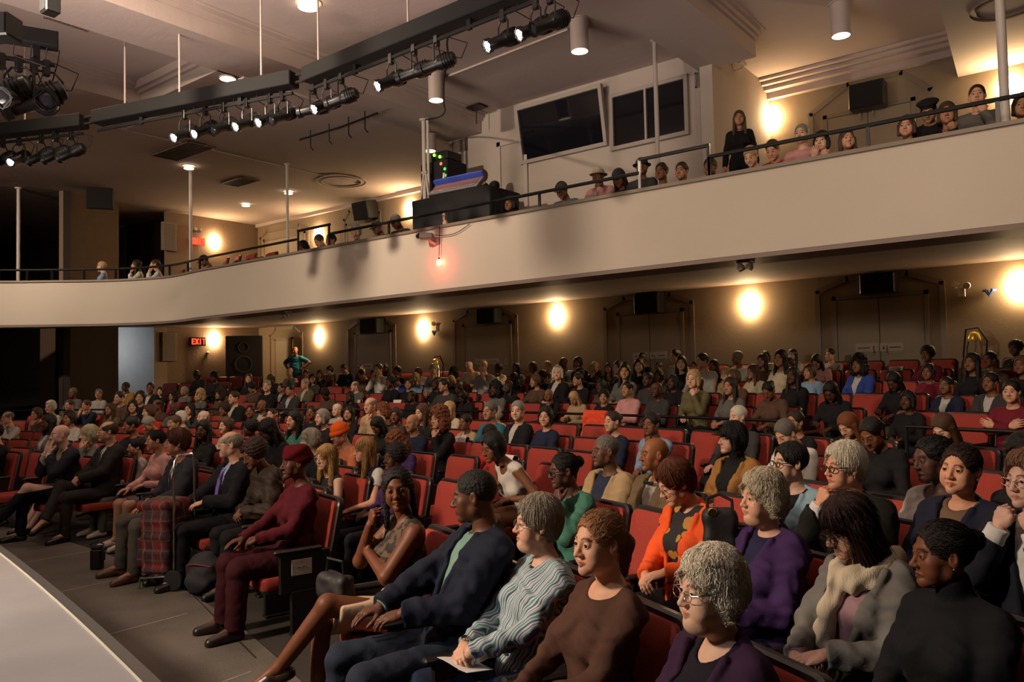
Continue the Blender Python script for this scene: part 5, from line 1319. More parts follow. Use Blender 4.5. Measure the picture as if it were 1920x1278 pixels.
# ================================================================ theatre chairs
SEATR = mat('red_seat_fabric', (.31, .033, .02), .85, bump=.0015, bscale=160, var=.22, detail=3, vscale=240)
RIM = mat('black_seat_rim', (.012, .010, .010), .4)
def rounded(w_, h, r, n=5, top_only=False):
    pts = []
    for cx, cy, a0 in ((w_/2-r, h-r, 0), (-w_/2+r, h-r, 90), (-w_/2+r*.5, r*.5, 180), (w_/2-r*.5, r*.5, 270)):
        rr = r if cy > r else r*.5
        for i in range(n+1):
            a = math.radians(a0+90*i/n); pts.append((cx+rr*math.cos(a), cy+rr*math.sin(a)))
    return pts
def chair_meshes():
    out = {}
    lean = Matrix.Translation((0, -.175, .40)) @ Matrix.Rotation(.20, 4, 'X')
    A = lean @ Matrix.Rotation(math.pi/2, 4, 'X')         # polygon plane (x, up), thickness along -y..+y
    def slab(poly, z0, z1, bulge=0, curve=.0):
        b = MB(); n = len(poly); cx = 0; cy = sum(p[1] for p in poly)/n
        rings = [(1.0, z0), (1.0, z0*.25+z1*.75), (.96, z1), (.55, z1+bulge), (0.0, z1+bulge*1.25)]
        vs = []
        for k, z in rings:
            for x, y in poly:
                X = cx+(x-cx)*k; Y = cy+(y-cy)*k; vs.append(A @ Vector((X, Y, -(z+curve*(X/.25)**2))))
        fs = [(j*n+i, j*n+(i+1) % n, (j+1)*n+(i+1) % n, (j+1)*n+i) for j in range(len(rings)-1) for i in range(n)]
        fs.append(tuple(range(n))); b.add(vs, fs); return b
    # in A, local +z points to -y (backwards) so negative = towards the sitter
    out['backrest'] = slab(rounded(.475, .50, .05), .0, .045, .012, .02).mesh('backrest', SEATR, True)
    out['back_shell'] = slab([(x*1.0, y-.02) for x, y in rounded(.525, .55, .065)], -.035, .012, 0, .02).mesh('back_shell', RIM, True)
    b = MB()
    P = []
    for x, y in rounded(.46, .46, .06): P.append((x, y))
    vs = []; n = len(P)
    for k, z in ((.98, .33), (1, .35), (1, .395), (.95, .412), (.5, .418), (0, .418)):
        for x, y in P: vs.append((x*k, (y-.23)*k+.23-.13, z))
    b.add(vs, [(j*n+i, j*n+(i+1) % n, (j+1)*n+(i+1) % n, (j+1)*n+i) for j in range(5) for i in range(n)]+[tuple(range(n))]); out['seat'] = b.mesh('seat', SEATR, True)
    b = MB(); vs = []
    for k, z in ((.7, .285), (.97, .31), (.97, .335)):
        for x, y in P: vs.append((x*k, (y-.23)*k+.23-.13, z))
    b.add(vs, [(j*n+i, j*n+(i+1) % n, (j+1)*n+(i+1) % n, (j+1)*n+i) for j in range(2) for i in range(n)]+[tuple(range(n)), tuple(2*n+i for i in range(n))]); out['seat_pan'] = b.mesh('seat_pan', RIM, True)
    b = MB(); b.rbox((.255, -.10, .58), (.305, .26, .612), .012); b.rbox((.265, -.16, .30), (.295, .22, .585), .01); out['armrest'] = b.mesh('armrest', RIM)
    b = MB(); b.rbox((.264, -.13, .0), (.296, .14, .32), .008); b.rbox((.24, -.14, 0), (.32, .14, .02), .006); out['leg'] = b.mesh('leg', RIM)
    return out
CH = chair_meshes()
def make_chair():
    root = empty('theatre_chair', (0, 0, 0)); 
    for nm in ('backrest', 'back_shell', 'seat', 'seat_pan', 'armrest', 'leg'): link(nm, CH[nm], parent=root)
    return root
# lighter chair for the far rows
def make_far_chair():
    root = empty('theatre_chair', (0, 0, 0))
    for nm in ('backrest', 'back_shell', 'seat', 'armrest'): link(nm, CH[nm], parent=root)
    return root
chair0 = make_chair(); chair1 = make_far_chair()
ORD = 'first second third fourth fifth sixth seventh eighth ninth tenth eleventh twelfth thirteenth fourteenth fifteenth sixteenth seventeenth eighteenth nineteenth twentieth'.split()
def nth(i):
    if i < 20: return ORD[i]
    return ('twenty-'+ORD[i-20]) if i < 29 else ('thirtieth' if i == 29 else ('thirty-'+ORD[i-30] if i < 39 else 'fortieth' if i == 39 else 'forty-'+ORD[min(i-40, 8)]))
AIS = math.radians(17.9)
def project(p):
    v = Vector(p)-CAM; z = v.dot(Fw)
    if z < .2: return None
    return 960+FPX*v.dot(Rt)/z, 639-FPX*v.dot(Uc)/z, z
SEATS = []     # dicts: r, a, row, person
def row_of(x, y):
    r = math.hypot(x-CX, y-CY); return min(range(len(ROWS)), key=lambda i: abs(ROWS[i]-r)), r, math.atan2(x-CX, y-CY)
def row_word(i): return ('front row' if i == 0 else '%s row' % ORD[i]) if i < 6 else ('first row behind the rail' if i == 6 else '%s row behind the rail' % ORD[i-6])
# ================================================================ people
SK = {'p': (.62, .33, .21), 'q': (.68, .40, .27), 'm': (.42, .21, .115), 'b': (.20, .080, .038), 'd': (.085, .032, .016)}
HCOL = {'k': (.008, .006, .005), 'd': (.028, .016, .010), 'b': (.075, .038, .018), 'a': (.17, .055, .022), 'o': (.50, .33, .15), 'g': (.26, .23, .19), 'w': (.62, .57, .48), 's': (.13, .115, .095)}
CC = {'blk': ((.012, .011, .012), 'black'), 'nvy': ((.016, .02, .045), 'navy'), 'gry': ((.12, .11, .10), 'grey'), 'dgr': ((.045, .042, .042), 'dark grey'), 'lgr': ((.34, .31, .28), 'light grey'), 'wht': ((.62, .57, .52), 'white'),
      'crm': ((.52, .43, .30), 'cream'), 'tan': ((.40, .27, .15), 'tan'), 'brn': ((.10, .055, .035), 'brown'), 'red': ((.45, .03, .03), 'red'), 'mar': ((.16, .015, .028), 'maroon'), 'org': ((.75, .11, .03), 'orange'),
      'grn': ((.045, .15, .10), 'green'), 'olv': ((.13, .11, .05), 'olive'), 'tel': ((.03, .13, .17), 'teal'), 'blu': ((.03, .06, .28), 'blue'), 'lbl': ((.22, .33, .48), 'light blue'), 'pnk': ((.55, .27, .26), 'pink'), 'pur': ((.055, .025, .10), 'purple'),
      'mus': ((.30, .16, .035), 'mustard'), 'den': ((.06, .09, .15), 'denim'), 'mag': ((.35, .03, .09), 'magenta'), 'lav': ((.3, .24, .42), 'lavender')}
POSES = {  # crowd poses
 'l': dict(arms=('lap', 'lap')), 'r': dict(arms=('lap', 'lap'), hyaw=.5, hpitch=.02), 'e': dict(arms=('thigh', 'lap'), hyaw=-.35, hpitch=-.03), 'c': dict(arms=('lap', 'chin'), hyaw=.1, lean=-.05),
 'h': dict(arms=('face', 'chin'), lean=-.05), 'd': dict(arms=('paper', 'lap'), hpitch=-.55, lean=.05), 'b': dict(arms=('paper', 'thigh'), hpitch=-.25, lean=-.62), 'x': dict(arms=('cross', 'cross'), hyaw=.15)}
PW = {'l': 'hands in lap', 'r': 'turned towards the camera side', 'e': 'head turned away', 'c': 'chin on hand', 'h': 'hands at face', 'd': 'head bowed', 'x': 'arms crossed', 'b': 'bending forward'}
TOPD = {'s': [dict(kind='sweater', v=.05, vw=.05, sleeve=1)], 'j': [dict(kind='shirt', o=.008, collar=True, sleeve=.55), dict(kind='jacket', o=.024, open=True)],
        't': [dict(kind='shirt', o=.012, collar=True, v=.07, vw=.035)], 'v': [dict(kind='sleeveless_top', o=.010, sleeve=0, v=.08)], 'h': [dict(kind='turtleneck', turtle=True, o=.016)]}
TOPW = {'s': 'sweater', 'j': 'jacket', 't': 'shirt', 'v': 'sleeveless top', 'h': 'high-necked top'}
PROTO = {}; TOPM = {}
def proto(sex, pose):
    key = (sex, pose)
    if key not in PROTO:
        c = dict(POSES[pose]); c.update(face=dict(neck=.047 if sex == 'F' else .052, jaw=1.0 if sex == 'M' else .9, smile=.6 if pose in 'rl' else 0), sw=.148 if sex == 'F' else .165, wd=.92 if sex == 'F' else 1.04, bust=.9 if sex == 'F' else 0, armw=.9 if sex == 'F' else 1.03, neckr=.045 if sex == 'F' else .051)
        k = skeleton(c); PROTO[key] = (c, k, body_mesh(c, k, .0125, .0046, .005), legs_mesh(c, k, dict(o=.012), .015))
    return PROTO[key]
def top_of(sex, pose, t):
    key = (sex, pose, t)
    if key not in TOPM:
        c, k, me, lg = proto(sex, pose); TOPM[key] = [top_mesh(c, k, dict(x, fold=.006), .0125) for x in TOPD[t]]
    return TOPM[key]
def crowd_person(sex, skin, hair, hc, t, tc, pose, hat=None, hatc=None, glasses=None):
    c, k, me, lg = proto(sex, pose); b = link('person', me); paint(b, SK[skin])
    if hair != 'B' and not (hat and hair == 'N'):
        o = link('hair', hair_mesh(hair, .0042), parent=b); o.matrix_local = k['HM']; paint(o, HCOL[hc])
    if hat: o = link('hat', hat_mesh(hat, .0045), parent=b); o.matrix_local = k['HM']; paint(o, CC[hatc][0])
    if glasses:
        if glasses not in GLC: GLC[glasses] = glasses_mesh(glasses)
        o = link('glasses', GLC[glasses], parent=b); o.matrix_local = k['HM']
    ms = top_of(sex, pose, t)
    for i, (m_, x) in enumerate(zip(ms, TOPD[t])):
        o = link(x['kind'], m_, parent=b); paint(o, CC[tc][0] if i == len(ms)-1 else (.45, .42, .40))
    o = link('trousers', lg, parent=b); paint(o, random.Random(hash((tc, pose)) & 7).choice([(.012, .012, .015), (.02, .025, .05), (.04, .035, .03)]))
    return b, k
# --- the crowd: x y sex skin hair haircolour top colour pose [hat:kind:colour] [g]
CROWD = """
18 783 M q F s t wht h g|72 776 F p M b s brn c|93 763 F q W1 w s wht l|88 792 F d L k j gry l|128 784 F m M d s wht l|129 759 M p S b s olv l|135 736 M b S s s gry l|182 738 M m S s s lgr r
165 760 M p S b j nvy h|205 767 F m L b s olv l|246 762 F p M k s blk r|235 725 M d S k j mus e|279 727 M b S k j blk r|263 742 F p M k s blk r|298 741 F q L k s blk r|326 742 F m C d s mag c
373 740 F p C o s gry r|410 739 F m C d s brn l|436 745 M p S d j blk l|289 759 M b F k s brn l|323 765 M d B k j gry r|358 767 F p L k s dgr c|423 768 F b A d s brn c|466 771 F b U k s blk r
489 760 M b B k j dgr l|505 777 F p P d s blk r|491 794 M m F k s dgr l|511 808 F d L k s blk d|549 788 F p L k s grn l|601 783 F q M g s blk l|630 773 M q S w s lgr l|580 773 F b U k s blk r
378 782 M q F w s gry l|336 784 F q W1 w s gry l|421 798 F p M b s lgr l|467 803 F d A k s blk e|376 806 F d L k s blk r|282 795 M m S g s brn d|325 793 M m S b s gry l|244 797 M b S k s blk e|278 772 F q M b s red e|222 745 M p S d s brn l
650 775 F m L k s blk r|716 772 F p C a s brn e|733 779 F b M d s dgr r|702 760 M p F g j tan c|713 798 F b L k s blk d|788 774 F p L b s blk l|841 766 F q L o s crm e|907 770 M m S s s tel l|927 782 F q M w s crm e
400 706 F d A k s blk l|464 709 F p L b s blk r|497 723 M q S g s blk r|526 727 M m S k j blk l|542 731 M m S k j dgr l|542 697 M q B w s wht l|570 719 M p S g j olv l|571 701 M m S k s mar r|584 709 F m L k s dgr r|620 694 F p M k s gry d|647 692 F m U k s nvy d|675 690 F q L b s blk r|415 732 F b C d s brn r|665 723 M q F s s gry e|345 737 F m M g s gry e
709 684 M q S b t wht h|723 693 F d L k s blk l|683 702 F m U b s brn d|745 714 M m S k j blu d|763 719 F m M k s blk r|777 708 F q M o s lbl l|786 699 F p M b s wht d|814 693 M p S g s lgr c|816 719 F d L k s blk l|850 698 F b C k s lgr l|832 722 M m S k s dgr e|848 715 F m L o s blk d|862 731 F d L k s blk d|880 688 M q F w s crm d
907 688 M q S o s lgr c|944 691 F d A k s wht c|962 708 F d L k s blk l|974 689 F b L k s gry l|1015 688 F b M k s mar l|1018 705 F d A k s blk l|1004 714 F m M b s brn e|1040 682 F q M w j blk r|1059 687 F q M o s tan c|1068 702 M b S k s crm x hat:bucket:dgr|1080 679 M d B k s wht e|1109 680 F b M k s blk c|1126 686 M m B k s dgr l|1146 683 F m L k s gry r|1095 711 M m S k s blk e|1104 700 F b M k s blk l|1130 702 F m L k s tan c|1148 722 F d A k s blk l
952 726 F d L k s blk l|927 729 F d C k s gry l|1030 741 M b B k s blk c|1079 747 F m L o s tan d|1129 749 F m A k s blk r|600 702 F m L k s blk c|700 702 F d M k s blk e|730 716 F d A k s blk l
1163 689 F q M b s blk l|1184 691 F m M k s dgr c|1206 672 F d U k s blk l|1207 685 F q L k s blk r|1231 690 M m S k s mar l|1256 668 M m S k s lgr e|1256 681 F q L k s blk r|1282 693 M m S k s blk l|1301 686 F q M o s olv c|1307 671 M m S k s lgr e|1332 693 F b L k s blk c|1343 672 M b S s t wht e|1392 677 F m L k s brn l|1390 697 F m L b s crm e|1375 708 F m M b s brn e|1204 711 M d S k s dgr l|1232 710 F b M k s dgr l|1229 730 M d B k t dgr l|1174 729 M m S k t pnk l|1309 719 M d B k s blk l|1326 709 F q M o s tan c|1367 724 F m L d s gry l|1256 716 F d M k s blk l|1145 724 F d M k s brn l
1433 677 F m M d s lgr r|1448 671 F m L k s crm l|1431 697 F b L k s blk l|1488 672 F q L d s wht c hat:headband:lbl|1485 704 F d L k s blk l|1533 679 F m L k s pnk d|1555 669 M q S k s lgr l|1608 683 F b C k j blu l|1444 733 F b U k s brn d|1515 697 F m M b s lbl e|1488 791 M m S d s blk l|1384 781 M q S w s dgr e|1680 716 F d L k s blk d|1596 798 F p L a s dgr d|1640 812 F b P k s blk d|1481 813 M p S s s wht d
1740 715 F b M k s mar l|1820 679 F b L k s blk l|1857 681 M b S k s brn e|1902 663 F d A k s blk l|1914 684 F b M b s blk l|1852 716 M b S k j dgr l|1775 803 F q L b s blk d|1915 862 F b A k s blk l
1775 737 F b U k j nvy l|1893 734 M p S k s mar x|962 770 M q S g j blk r|1018 781 F p M k s nvy r|1145 790 F p U d s nvy l|1226 795 M b S k t lbl c|828 785 F p C a s blk c|771 793 M m B k s nvy l|883 793 F b S k j tan l|924 815 M b S k s red d|965 838 F b M k v wht b|750 832 F p C a s pur d|735 858 F d A k s pur l|1700 760 F d M k s blk l|1560 735 F d L k s blk d|655 745 F d L k s blk l|612 740 F d A k s brn d|870 745 F d M k s blk d|770 745 M d S k s blk l
"""
def parse(s):
    out = []
    for e in s.replace('\n', '|').split('|'):
        q = e.split()
        if len(q) < 9: continue
        d = dict(px=float(q[0]), py=float(q[1]), sex=q[2], skin=q[3], hair=q[4], hc=q[5], t=q[6], tc=q[7], pose=q[8], hat=None, hatc=None, gl=None)
        for x in q[9:]:
            if x.startswith('hat:'): _, d['hat'], d['hatc'] = x.split(':')
            elif x == 'g': d['gl'] = 'wire'
        out.append(d)
    return out
crowd = parse(CROWD)
# ---- find each one's row and angle
def solve(px, py, zh):
    d = ray(px, py); t = 1.5; prev = None
    while t < 34:
        p = CAM+d*t; g = p.z-(floorz(p.x, p.y)+zh)
        if prev is not None and (g <= 0) != (prev <= 0): break
        prev = g; t += .04
    return CAM+d*t
def on_row(px, py, r):
    d = ray(px, py); a = d.x; b = d.y; ox, oy = CAM.x-CX, CAM.y-CY
    A = a*a+b*b; B = 2*(a*ox+b*oy); C_ = ox*ox+oy*oy-r*r; t = (-B+math.sqrt(B*B-4*A*C_))/(2*A); return CAM+d*t
used = {}
for q in sorted(crowd, key=lambda q: -q['py']):
    P = solve(q['px'], q['py'], 1.16); i, r, a = row_of(P.x, P.y)
    behind = q['py'] < np.interp(q['px'], [0, 640, 1090, 1560, 1920], [764, 772, 776, 795, 807])-26
    i = max(i, 6) if behind else min(i, 5)
    best = None
    for j in ((i, i-1, i+1, i-2, i+2) if behind else (i, i-1, i+1)):
        if j < 1 or j >= len(ROWS) or (j >= 6) != bool(behind): continue
        p = on_row(q['px'], q['py'], ROWS[j]); an = math.atan2(p.x-CX, p.y-CY)
        if p.y > YB-.55 or p.x < XL+.5: continue
        zh = p.z-floorz(p.x, p.y); pen = abs(j-i)*.35+abs(zh-1.16)*6
        for an2 in used.get(j, []):
            g = abs(an-an2)*ROWS[j]
            if g < .58: pen += (.58-g)*13
        if best is None or pen < best[0]: best = (pen, j, p, an, zh)
    if best is None: q['skip'] = True; continue
    _, j, p, an, zh = best; used.setdefault(j, []).append(an); q['row'] = j; q['an'] = an; q['zh'] = zh
# push apart those still too close
for j in used:
    L_ = sorted([q for q in crowd if q.get('row') == j], key=lambda q: q['an']); mn = .50/ROWS[j]
    for _ in range(12):
        for a_, b_ in zip(L_, L_[1:]):
            g = b_['an']-a_['an']
            if g < mn: a_['an'] -= (mn-g)/2; b_['an'] += (mn-g)/2
for q in crowd:
    if q.get('skip'): continue
    b, k = crowd_person(q['sex'], q['skin'], q['hair'], q['hc'], q['t'], q['tc'], q['pose'], q['hat'], q['hatc'], q['gl'])
    s = max(.88, min(1.09, q['zh']/k['HC'].z)); r = ROWS[q['row']]; x, y = CX+r*math.sin(q['an']), CY+r*math.cos(q['an'])
    face = Vector((CX-x, CY-y)).normalized(); x += face.x*(-k['HC'].y*s)*.5; y += face.y*(-k['HC'].y*s)*.5
    b.location = (x, y, floorz(x, y)); rz = math.atan2(face.y, face.x)-math.pi/2; b.rotation_euler = (0, 0, rz+random.Random(int(q['px'])).uniform(-.12, .12)); b.scale = (s,)*3
    SEATS.append(dict(row=q['row'], r=math.hypot(x-CX, y-CY), a=math.atan2(x-CX, y-CY), person=b, q=q))

# people in dark clothes filling the dim rows behind the rail
rd = random.Random(11)
for i in range(6, len(ROWS)-1):
    r = ROWS[i]; have = sorted([q['a'] for q in SEATS if q['row'] == i]); a = -.52
    while a < .60:
        a += rd.choice([.58, .60, 1.15, 1.15, 1.7])/r*1.0
        if abs(abs(a)-AIS) < .65/r or any(abs(a-x)*r < .62 for x in have): continue
        p = (CX+r*math.sin(a), CY+r*math.cos(a), floorz_r(r)+1.17); v = project(p)
        if v is None or not (-20 < v[0] < 1940) or p[1] > YB-.6 or p[0] < XL+1 or (v[0] < 330): continue
        if 1520 < v[0] < 1700 and v[1] < 745: continue
        sx = rd.choice('MF'); b, k = crowd_person(sx, rd.choice('dbbm'), rd.choice('SSAZ' if sx == 'M' else 'LMUAP'), rd.choice('kkd'), 's', rd.choice(['blk', 'blk', 'nvy', 'dgr', 'brn', 'mar']), rd.choice('lleecrd'))
        s_ = rd.uniform(.93, 1.02); b.location = (p[0], p[1], floorz_r(r)); b.rotation_euler = (0, 0, math.atan2(CY-p[1], CX-p[0])-math.pi/2); b.scale = (s_,)*3; have.append(a)
        q = dict(tc=next(c for c in CC if tuple(CC[c][0]) == tuple(b.children[1].color[:3]) or True) if False else None)
        col = tuple(round(x, 4) for x in [c for c in b.children if c.name.startswith('sweater')][0].color[:3]); tc = min(CC, key=lambda c: sum((x-y)**2 for x, y in zip(CC[c][0], col)))
        SEATS.append(dict(row=i, r=r, a=a, person=b, q=dict(tc=tc, t='s', pose='l')))
# ---------------------------------------------------------------- people in the nearer rows, each built for its own pose
def stripes():
    m = bpy.data.materials.new('striped_cotton'); m.use_nodes = True; nt = m.node_tree; N = nt.nodes; L = nt.links; b = N['Principled BSDF']
    tc = N.new('ShaderNodeTexCoord'); nz = N.new('ShaderNodeTexNoise'); nz.inputs['Scale'].default_value = 5; L.new(tc.outputs['Object'], nz.inputs[0])
    sx = N.new('ShaderNodeSeparateXYZ'); L.new(tc.outputs['Object'], sx.inputs[0])
    ab = N.new('ShaderNodeMath'); ab.operation = 'MULTIPLY_ADD'; L.new(nz.outputs[0], ab.inputs[0]); ab.inputs[1].default_value = .10
    ad = N.new('ShaderNodeMath'); ad.operation = 'MULTIPLY_ADD'; L.new(sx.outputs[2], ad.inputs[0]); ad.inputs[1].default_value = .28; L.new(sx.outputs[0], ad.inputs[2]); L.new(ad.outputs[0], ab.inputs[2])
    ml = N.new('ShaderNodeMath'); ml.operation = 'MULTIPLY'; ml.inputs[1].default_value = 17.0; L.new(ab.outputs[0], ml.inputs[0])
    fr = N.new('ShaderNodeMath'); fr.operation = 'FRACT'; L.new(ml.outputs[0], fr.inputs[0])
    cr = N.new('ShaderNodeValToRGB'); cr.color_ramp.interpolation = 'CONSTANT'; e = cr.color_ramp.elements
    cols = [(0, (.50, .52, .50)), (.12, (.05, .10, .18)), (.26, (.42, .50, .46)), (.38, (.10, .24, .22)), (.52, (.55, .55, .50)), (.62, (.08, .12, .24)), (.74, (.30, .42, .40)), (.86, (.55, .56, .52)), (.93, (.12, .10, .20))]
    e[0].position = 0; e[0].color = (*cols[0][1], 1); e[1].position = cols[1][0]; e[1].color = (*cols[1][1], 1)
    for p, c in cols[2:]: x = e.new(p); x.color = (*c, 1)
    L.new(fr.outputs[0], cr.inputs[0]); L.new(cr.outputs[0], b.inputs['Base Color']); b.inputs['Roughness'].default_value = .75
    n2 = N.new('ShaderNodeTexNoise'); n2.inputs['Scale'].default_value = 11; L.new(tc.outputs['Object'], n2.inputs[0]); bp = N.new('ShaderNodeBump'); bp.inputs['Distance'].default_value = .012; L.new(n2.outputs[0], bp.inputs['Height']); L.new(bp.outputs[0], b.inputs['Normal'])
    return m
def pattern(name, c0, c1, scale, th=.5, voro=False):
    m = bpy.data.materials.new(name); m.use_nodes = True; nt = m.node_tree; N = nt.nodes; L = nt.links; b = N['Principled BSDF']; tc = N.new('ShaderNodeTexCoord')
    n = N.new('ShaderNodeTexVoronoi' if voro else 'ShaderNodeTexNoise'); n.inputs['Scale'].default_value = scale; L.new(tc.outputs['Object'], n.inputs['Vector'])
    cr = N.new('ShaderNodeValToRGB'); cr.color_ramp.interpolation = 'CONSTANT'; cr.color_ramp.elements[0].color = (*c0, 1); cr.color_ramp.elements[1].color = (*c1, 1); cr.color_ramp.elements[1].position = th
    L.new(n.outputs[0], cr.inputs[0]); L.new(cr.outputs[0], b.inputs['Base Color']); b.inputs['Roughness'].default_value = .8; return m
STRIPE = stripes(); FLORAL = pattern('gold_black_scarf_print', (.42, .19, .03), (.012, .010, .012), 13, .36, True); LACE = pattern('brown_pattern_print', (.10, .06, .03), (.02, .012, .01), 28, .5)
CHECK = pattern('blue_white_check', (.5, .52, .58), (.10, .13, .25), 60, .5)
SUEDE = mat('leather_brown', (1, 1, 1), .62, bump=.010, bscale=18, objcol=(1, 1, 1), spec=.25)
def rel(k, p, b): return p
def necktie(k, b, col, lo=.18, w_=.032):
    T = k['T']; m = MB()
    pts = [(0, .098, .468, .016), (0, .112, .44, .018), (0, .130, .36, .026), (0, .136, .28, .030), (0, .135, lo, .034), (0, .131, lo-.04, .002)]
    vs = []; 
    for x, y, z, hw in pts:
        for dx, dy in ((-hw, 0), (0, .006), (hw, 0), (0, -.008)): vs.append(T(x+dx, y+dy+.008, z))
    n = 4; m.add(vs, [(i*n+j, i*n+(j+1) % n, (i+1)*n+(j+1) % n, (i+1)*n+j) for i in range(len(pts)-1) for j in range(n)]+[(0, 1, 2, 3), tuple((len(pts)-1)*n+j for j in range(n))])
    o = m.build('necktie', mat('silk_tie', (1, 1, 1), .35, objcol=(1, 1, 1), bump=.001, bscale=80), b, smooth=True); return paint(o, col)
def earrings(k, b, m=None):
    g = MB()
    for s in (-1, 1): g.lathe([(.001, -.006), (.005, -.004), (.006, 0), (.004, .004), (.001, .006)], 8, Matrix.Translation((s*.079, -.008, -.038)))
    o = g.build('earrings', m or mat('pearl', (.7, .66, .6), .2), b, smooth=True); o.matrix_local = k['HM']; return o
def watch(k, b, side=1, m=None):
    S_, E, W_, Mh, hp_ = k[('arm', side)]; d = (W_-E).normalized(); Q = d.to_track_quat('Z', 'Y').to_matrix().to_4x4(); Q.translation = W_-d*.012
    g = MB(); g.lathe([(.031, -.006), (.033, 0), (.031, .006), (.028, .006), (.028, -.006)], 18, Q, caps=False); g.lathe([(.014, .0), (.014, .008)], 14, Q @ Matrix.Translation((0, .028, 0)) @ Matrix.Rotation(-math.pi/2, 4, 'X'))
    return g.build('wristwatch', m or mat('gold_metal', (.6, .42, .2), .25, metal=1), b, smooth=True)
def sheet(k, b, side=1, w_=.15, h=.2, tilt=0, label='white folded programme sheet held in the hands', name='programme_sheet'):
    """a paper resting in the hands, a thing of its own"""
    S_, E, W_, Mh, hp_ = k[('arm', side)]
    bpy.context.view_layer.update()
    M = Matrix.Translation(b.location) @ Matrix.Rotation(b.rotation_euler.z, 4, 'Z') @ Matrix.Scale(b.scale.x, 4)
    m = MB(); n = 8; vs = []
    for i in range(n+1):
        for j in (0, 1):
            u = i/n-.5; vs.append((u*w_, (j-.5)*h, .012*math.sin(u*3)))
    vs2 = [(x, y, z-.0015) for x, y, z in vs]; fs = [(2*i, 2*i+2, 2*i+3, 2*i+1) for i in range(n)]+[(18+2*i, 18+2*i+1, 18+2*i+3, 18+2*i+2) for i in range(n)]+[(2*i, 18+2*i, 18+2*i+2, 2*i+2) for i in range(n)]+[(2*i+1, 2*i+3, 18+2*i+3, 18+2*i+1) for i in range(n)]
    m.add(vs+vs2, fs); o = m.build(name, PAPER); L_ = Mh @ Matrix.Translation((-side*.0, .07, -.045)); p = (M @ L_).to_translation(); p.z -= .0
    o.location = p; o.rotation_euler = (.18+tilt, .05, b.rotation_euler.z+.3); tag(o, label, 'paper'); return o
def hero(label, px, py, c, s=1.0, hd=.0038, h=.0085, hh=.0033, hairh=.003, **kw):
    hn = kw.pop('hand', hd)
    c.setdefault('face', {}); b, k = make_person('person', c, h, hh, hn, hairh); tag(b, label, 'person')
    x, y, z, rz = set_person(b, k, px, py, s, **kw); row, r, a = row_of(x, y)
    SEATS.append(dict(row=row, r=r, a=a, person=b, rz=rz, hero=True, sold=kw.get('D'))); return b, k
def F(**k): d = dict(sw=.148, wd=.95, bust=.95, armw=.92, neckr=.045, face=dict(neck=.046, jaw=.92)); f = k.pop('face', {}); d.update(k); d['face'] = dict(d['face'], **f); return d
def Mn(**k): d = dict(sw=.168, wd=1.06, armw=1.08, neckr=.053, face=dict(neck=.053)); f = k.pop('face', {}); d.update(k); d['face'] = dict(d['face'], **f); return d
fine = dict(h=.007, hh=.0026, hairh=.0024, hd=.003)
# 1 white-haired lady, nearest
b, k = hero('person in a dark purple jacket and rimless glasses, nearest the camera in the front row', 1330, 1108, F(skin=SK['q'], hair='W1', haircol=(.98, .86, .66), glasses='wire', hyaw=-.10, hpitch=.02, face=dict(smile=1, fat=.5, w=1.02), bust=1.2, arms=('lap', 'lap'),
   tops=[dict(kind='blouse', col=(.012, .008, .014), v=.10, vw=.05), dict(kind='jacket', col=(.035, .012, .035), open=True, o=.024, vz=.1, vw=.085)], bottom=dict(kind='trousers', col=(.01, .01, .014)), shoes=(.01, .01, .01)), .97, **fine); earrings(k, b)
# 2 brown top
b, k = hero('person in a brown long-sleeved scoop-neck top smiling, second in the front row', 1122, 1022, F(skin=(.66, .34, .21), hair='P', haircol=(.34, .15, .06), hyaw=.10, face=dict(smile=1), arms=('clasp', 'clasp'),
   tops=[dict(kind='long_sleeved_top', col=(.075, .033, .02), v=.085, vw=.085, fold=.008)], bottom=dict(kind='trousers', col=(.10, .035, .03)), shoes=(.01, .01, .01)), 1.0, **fine); sheet(k, b, 1, label='white programme sheet in the lap of the person in brown')
# hair twist on top
m = Solid(); m.add(ell((.0, -.07, .085), (.03, .035, .02)), 0); m.add(ell((.0, -.095, .06), (.026, .03, .028)), .01); m.warp(lambda P: .0025*wav(P, 120)); o = link('hair_twist', solid_mesh('hair_twist', m, (-.06, -.15, .02), (.06, -.01, .13), .0028, [HAIRM]), parent=b); o.matrix_local = k['HM']; paint(o, (.20, .09, .04))
# 3 striped shirt
b, k = hero('person in a blue and green striped shirt holding a programme in the front row', 1006, 985, F(skin=(.64, .36, .24), hair='M2', haircol=(.38, .32, .25), glasses='wire', hyaw=-.30, hpitch=.04, face=dict(smile=.8, fat=.4), bust=1.1, belly=.6, arms=('clasp', 'clasp'), lean=.22, kx=.07,
   tops=[dict(kind='undershirt', col=(.01, .01, .014), o=.004, sleeve=.3), dict(kind='striped_shirt', col=(1, 1, 1), mat=STRIPE, collar=True, o=.016, v=.08, vw=.03, fold=.010)], bottom=dict(kind='jeans', col=(.014, .022, .05)), shoes=(.02, .02, .02)), .97, **fine); watch(k, b, 1, CHROME); earrings(k, b, BLK)
sheet(k, b, 1, .2, .15, label='white programme under the hands of the person in stripes')
# 4 navy blazer man
b, k = hero('person in a navy blazer and pale green shirt turned away in the front row', 888, 930, Mn(skin=(.115, .042, .020), hair='Z', haircol=(.008, .007, .006), hyaw=-.55, hpitch=-.12, lean=.36, twist=-.1, face=dict(nose=1.15), kx=.06, arms=('thigh', 'lap'),
   tops=[dict(kind='shirt', col=(.16, .27, .22), collar=True, o=.010), dict(kind='blazer', col=(.010, .013, .026), open=True, o=.026, vz=.05, vw=.07, fold=.009)], bottom=dict(kind='jeans', col=(.020, .026, .042)), shoes=(.01, .01, .01)), 1.07, **fine)
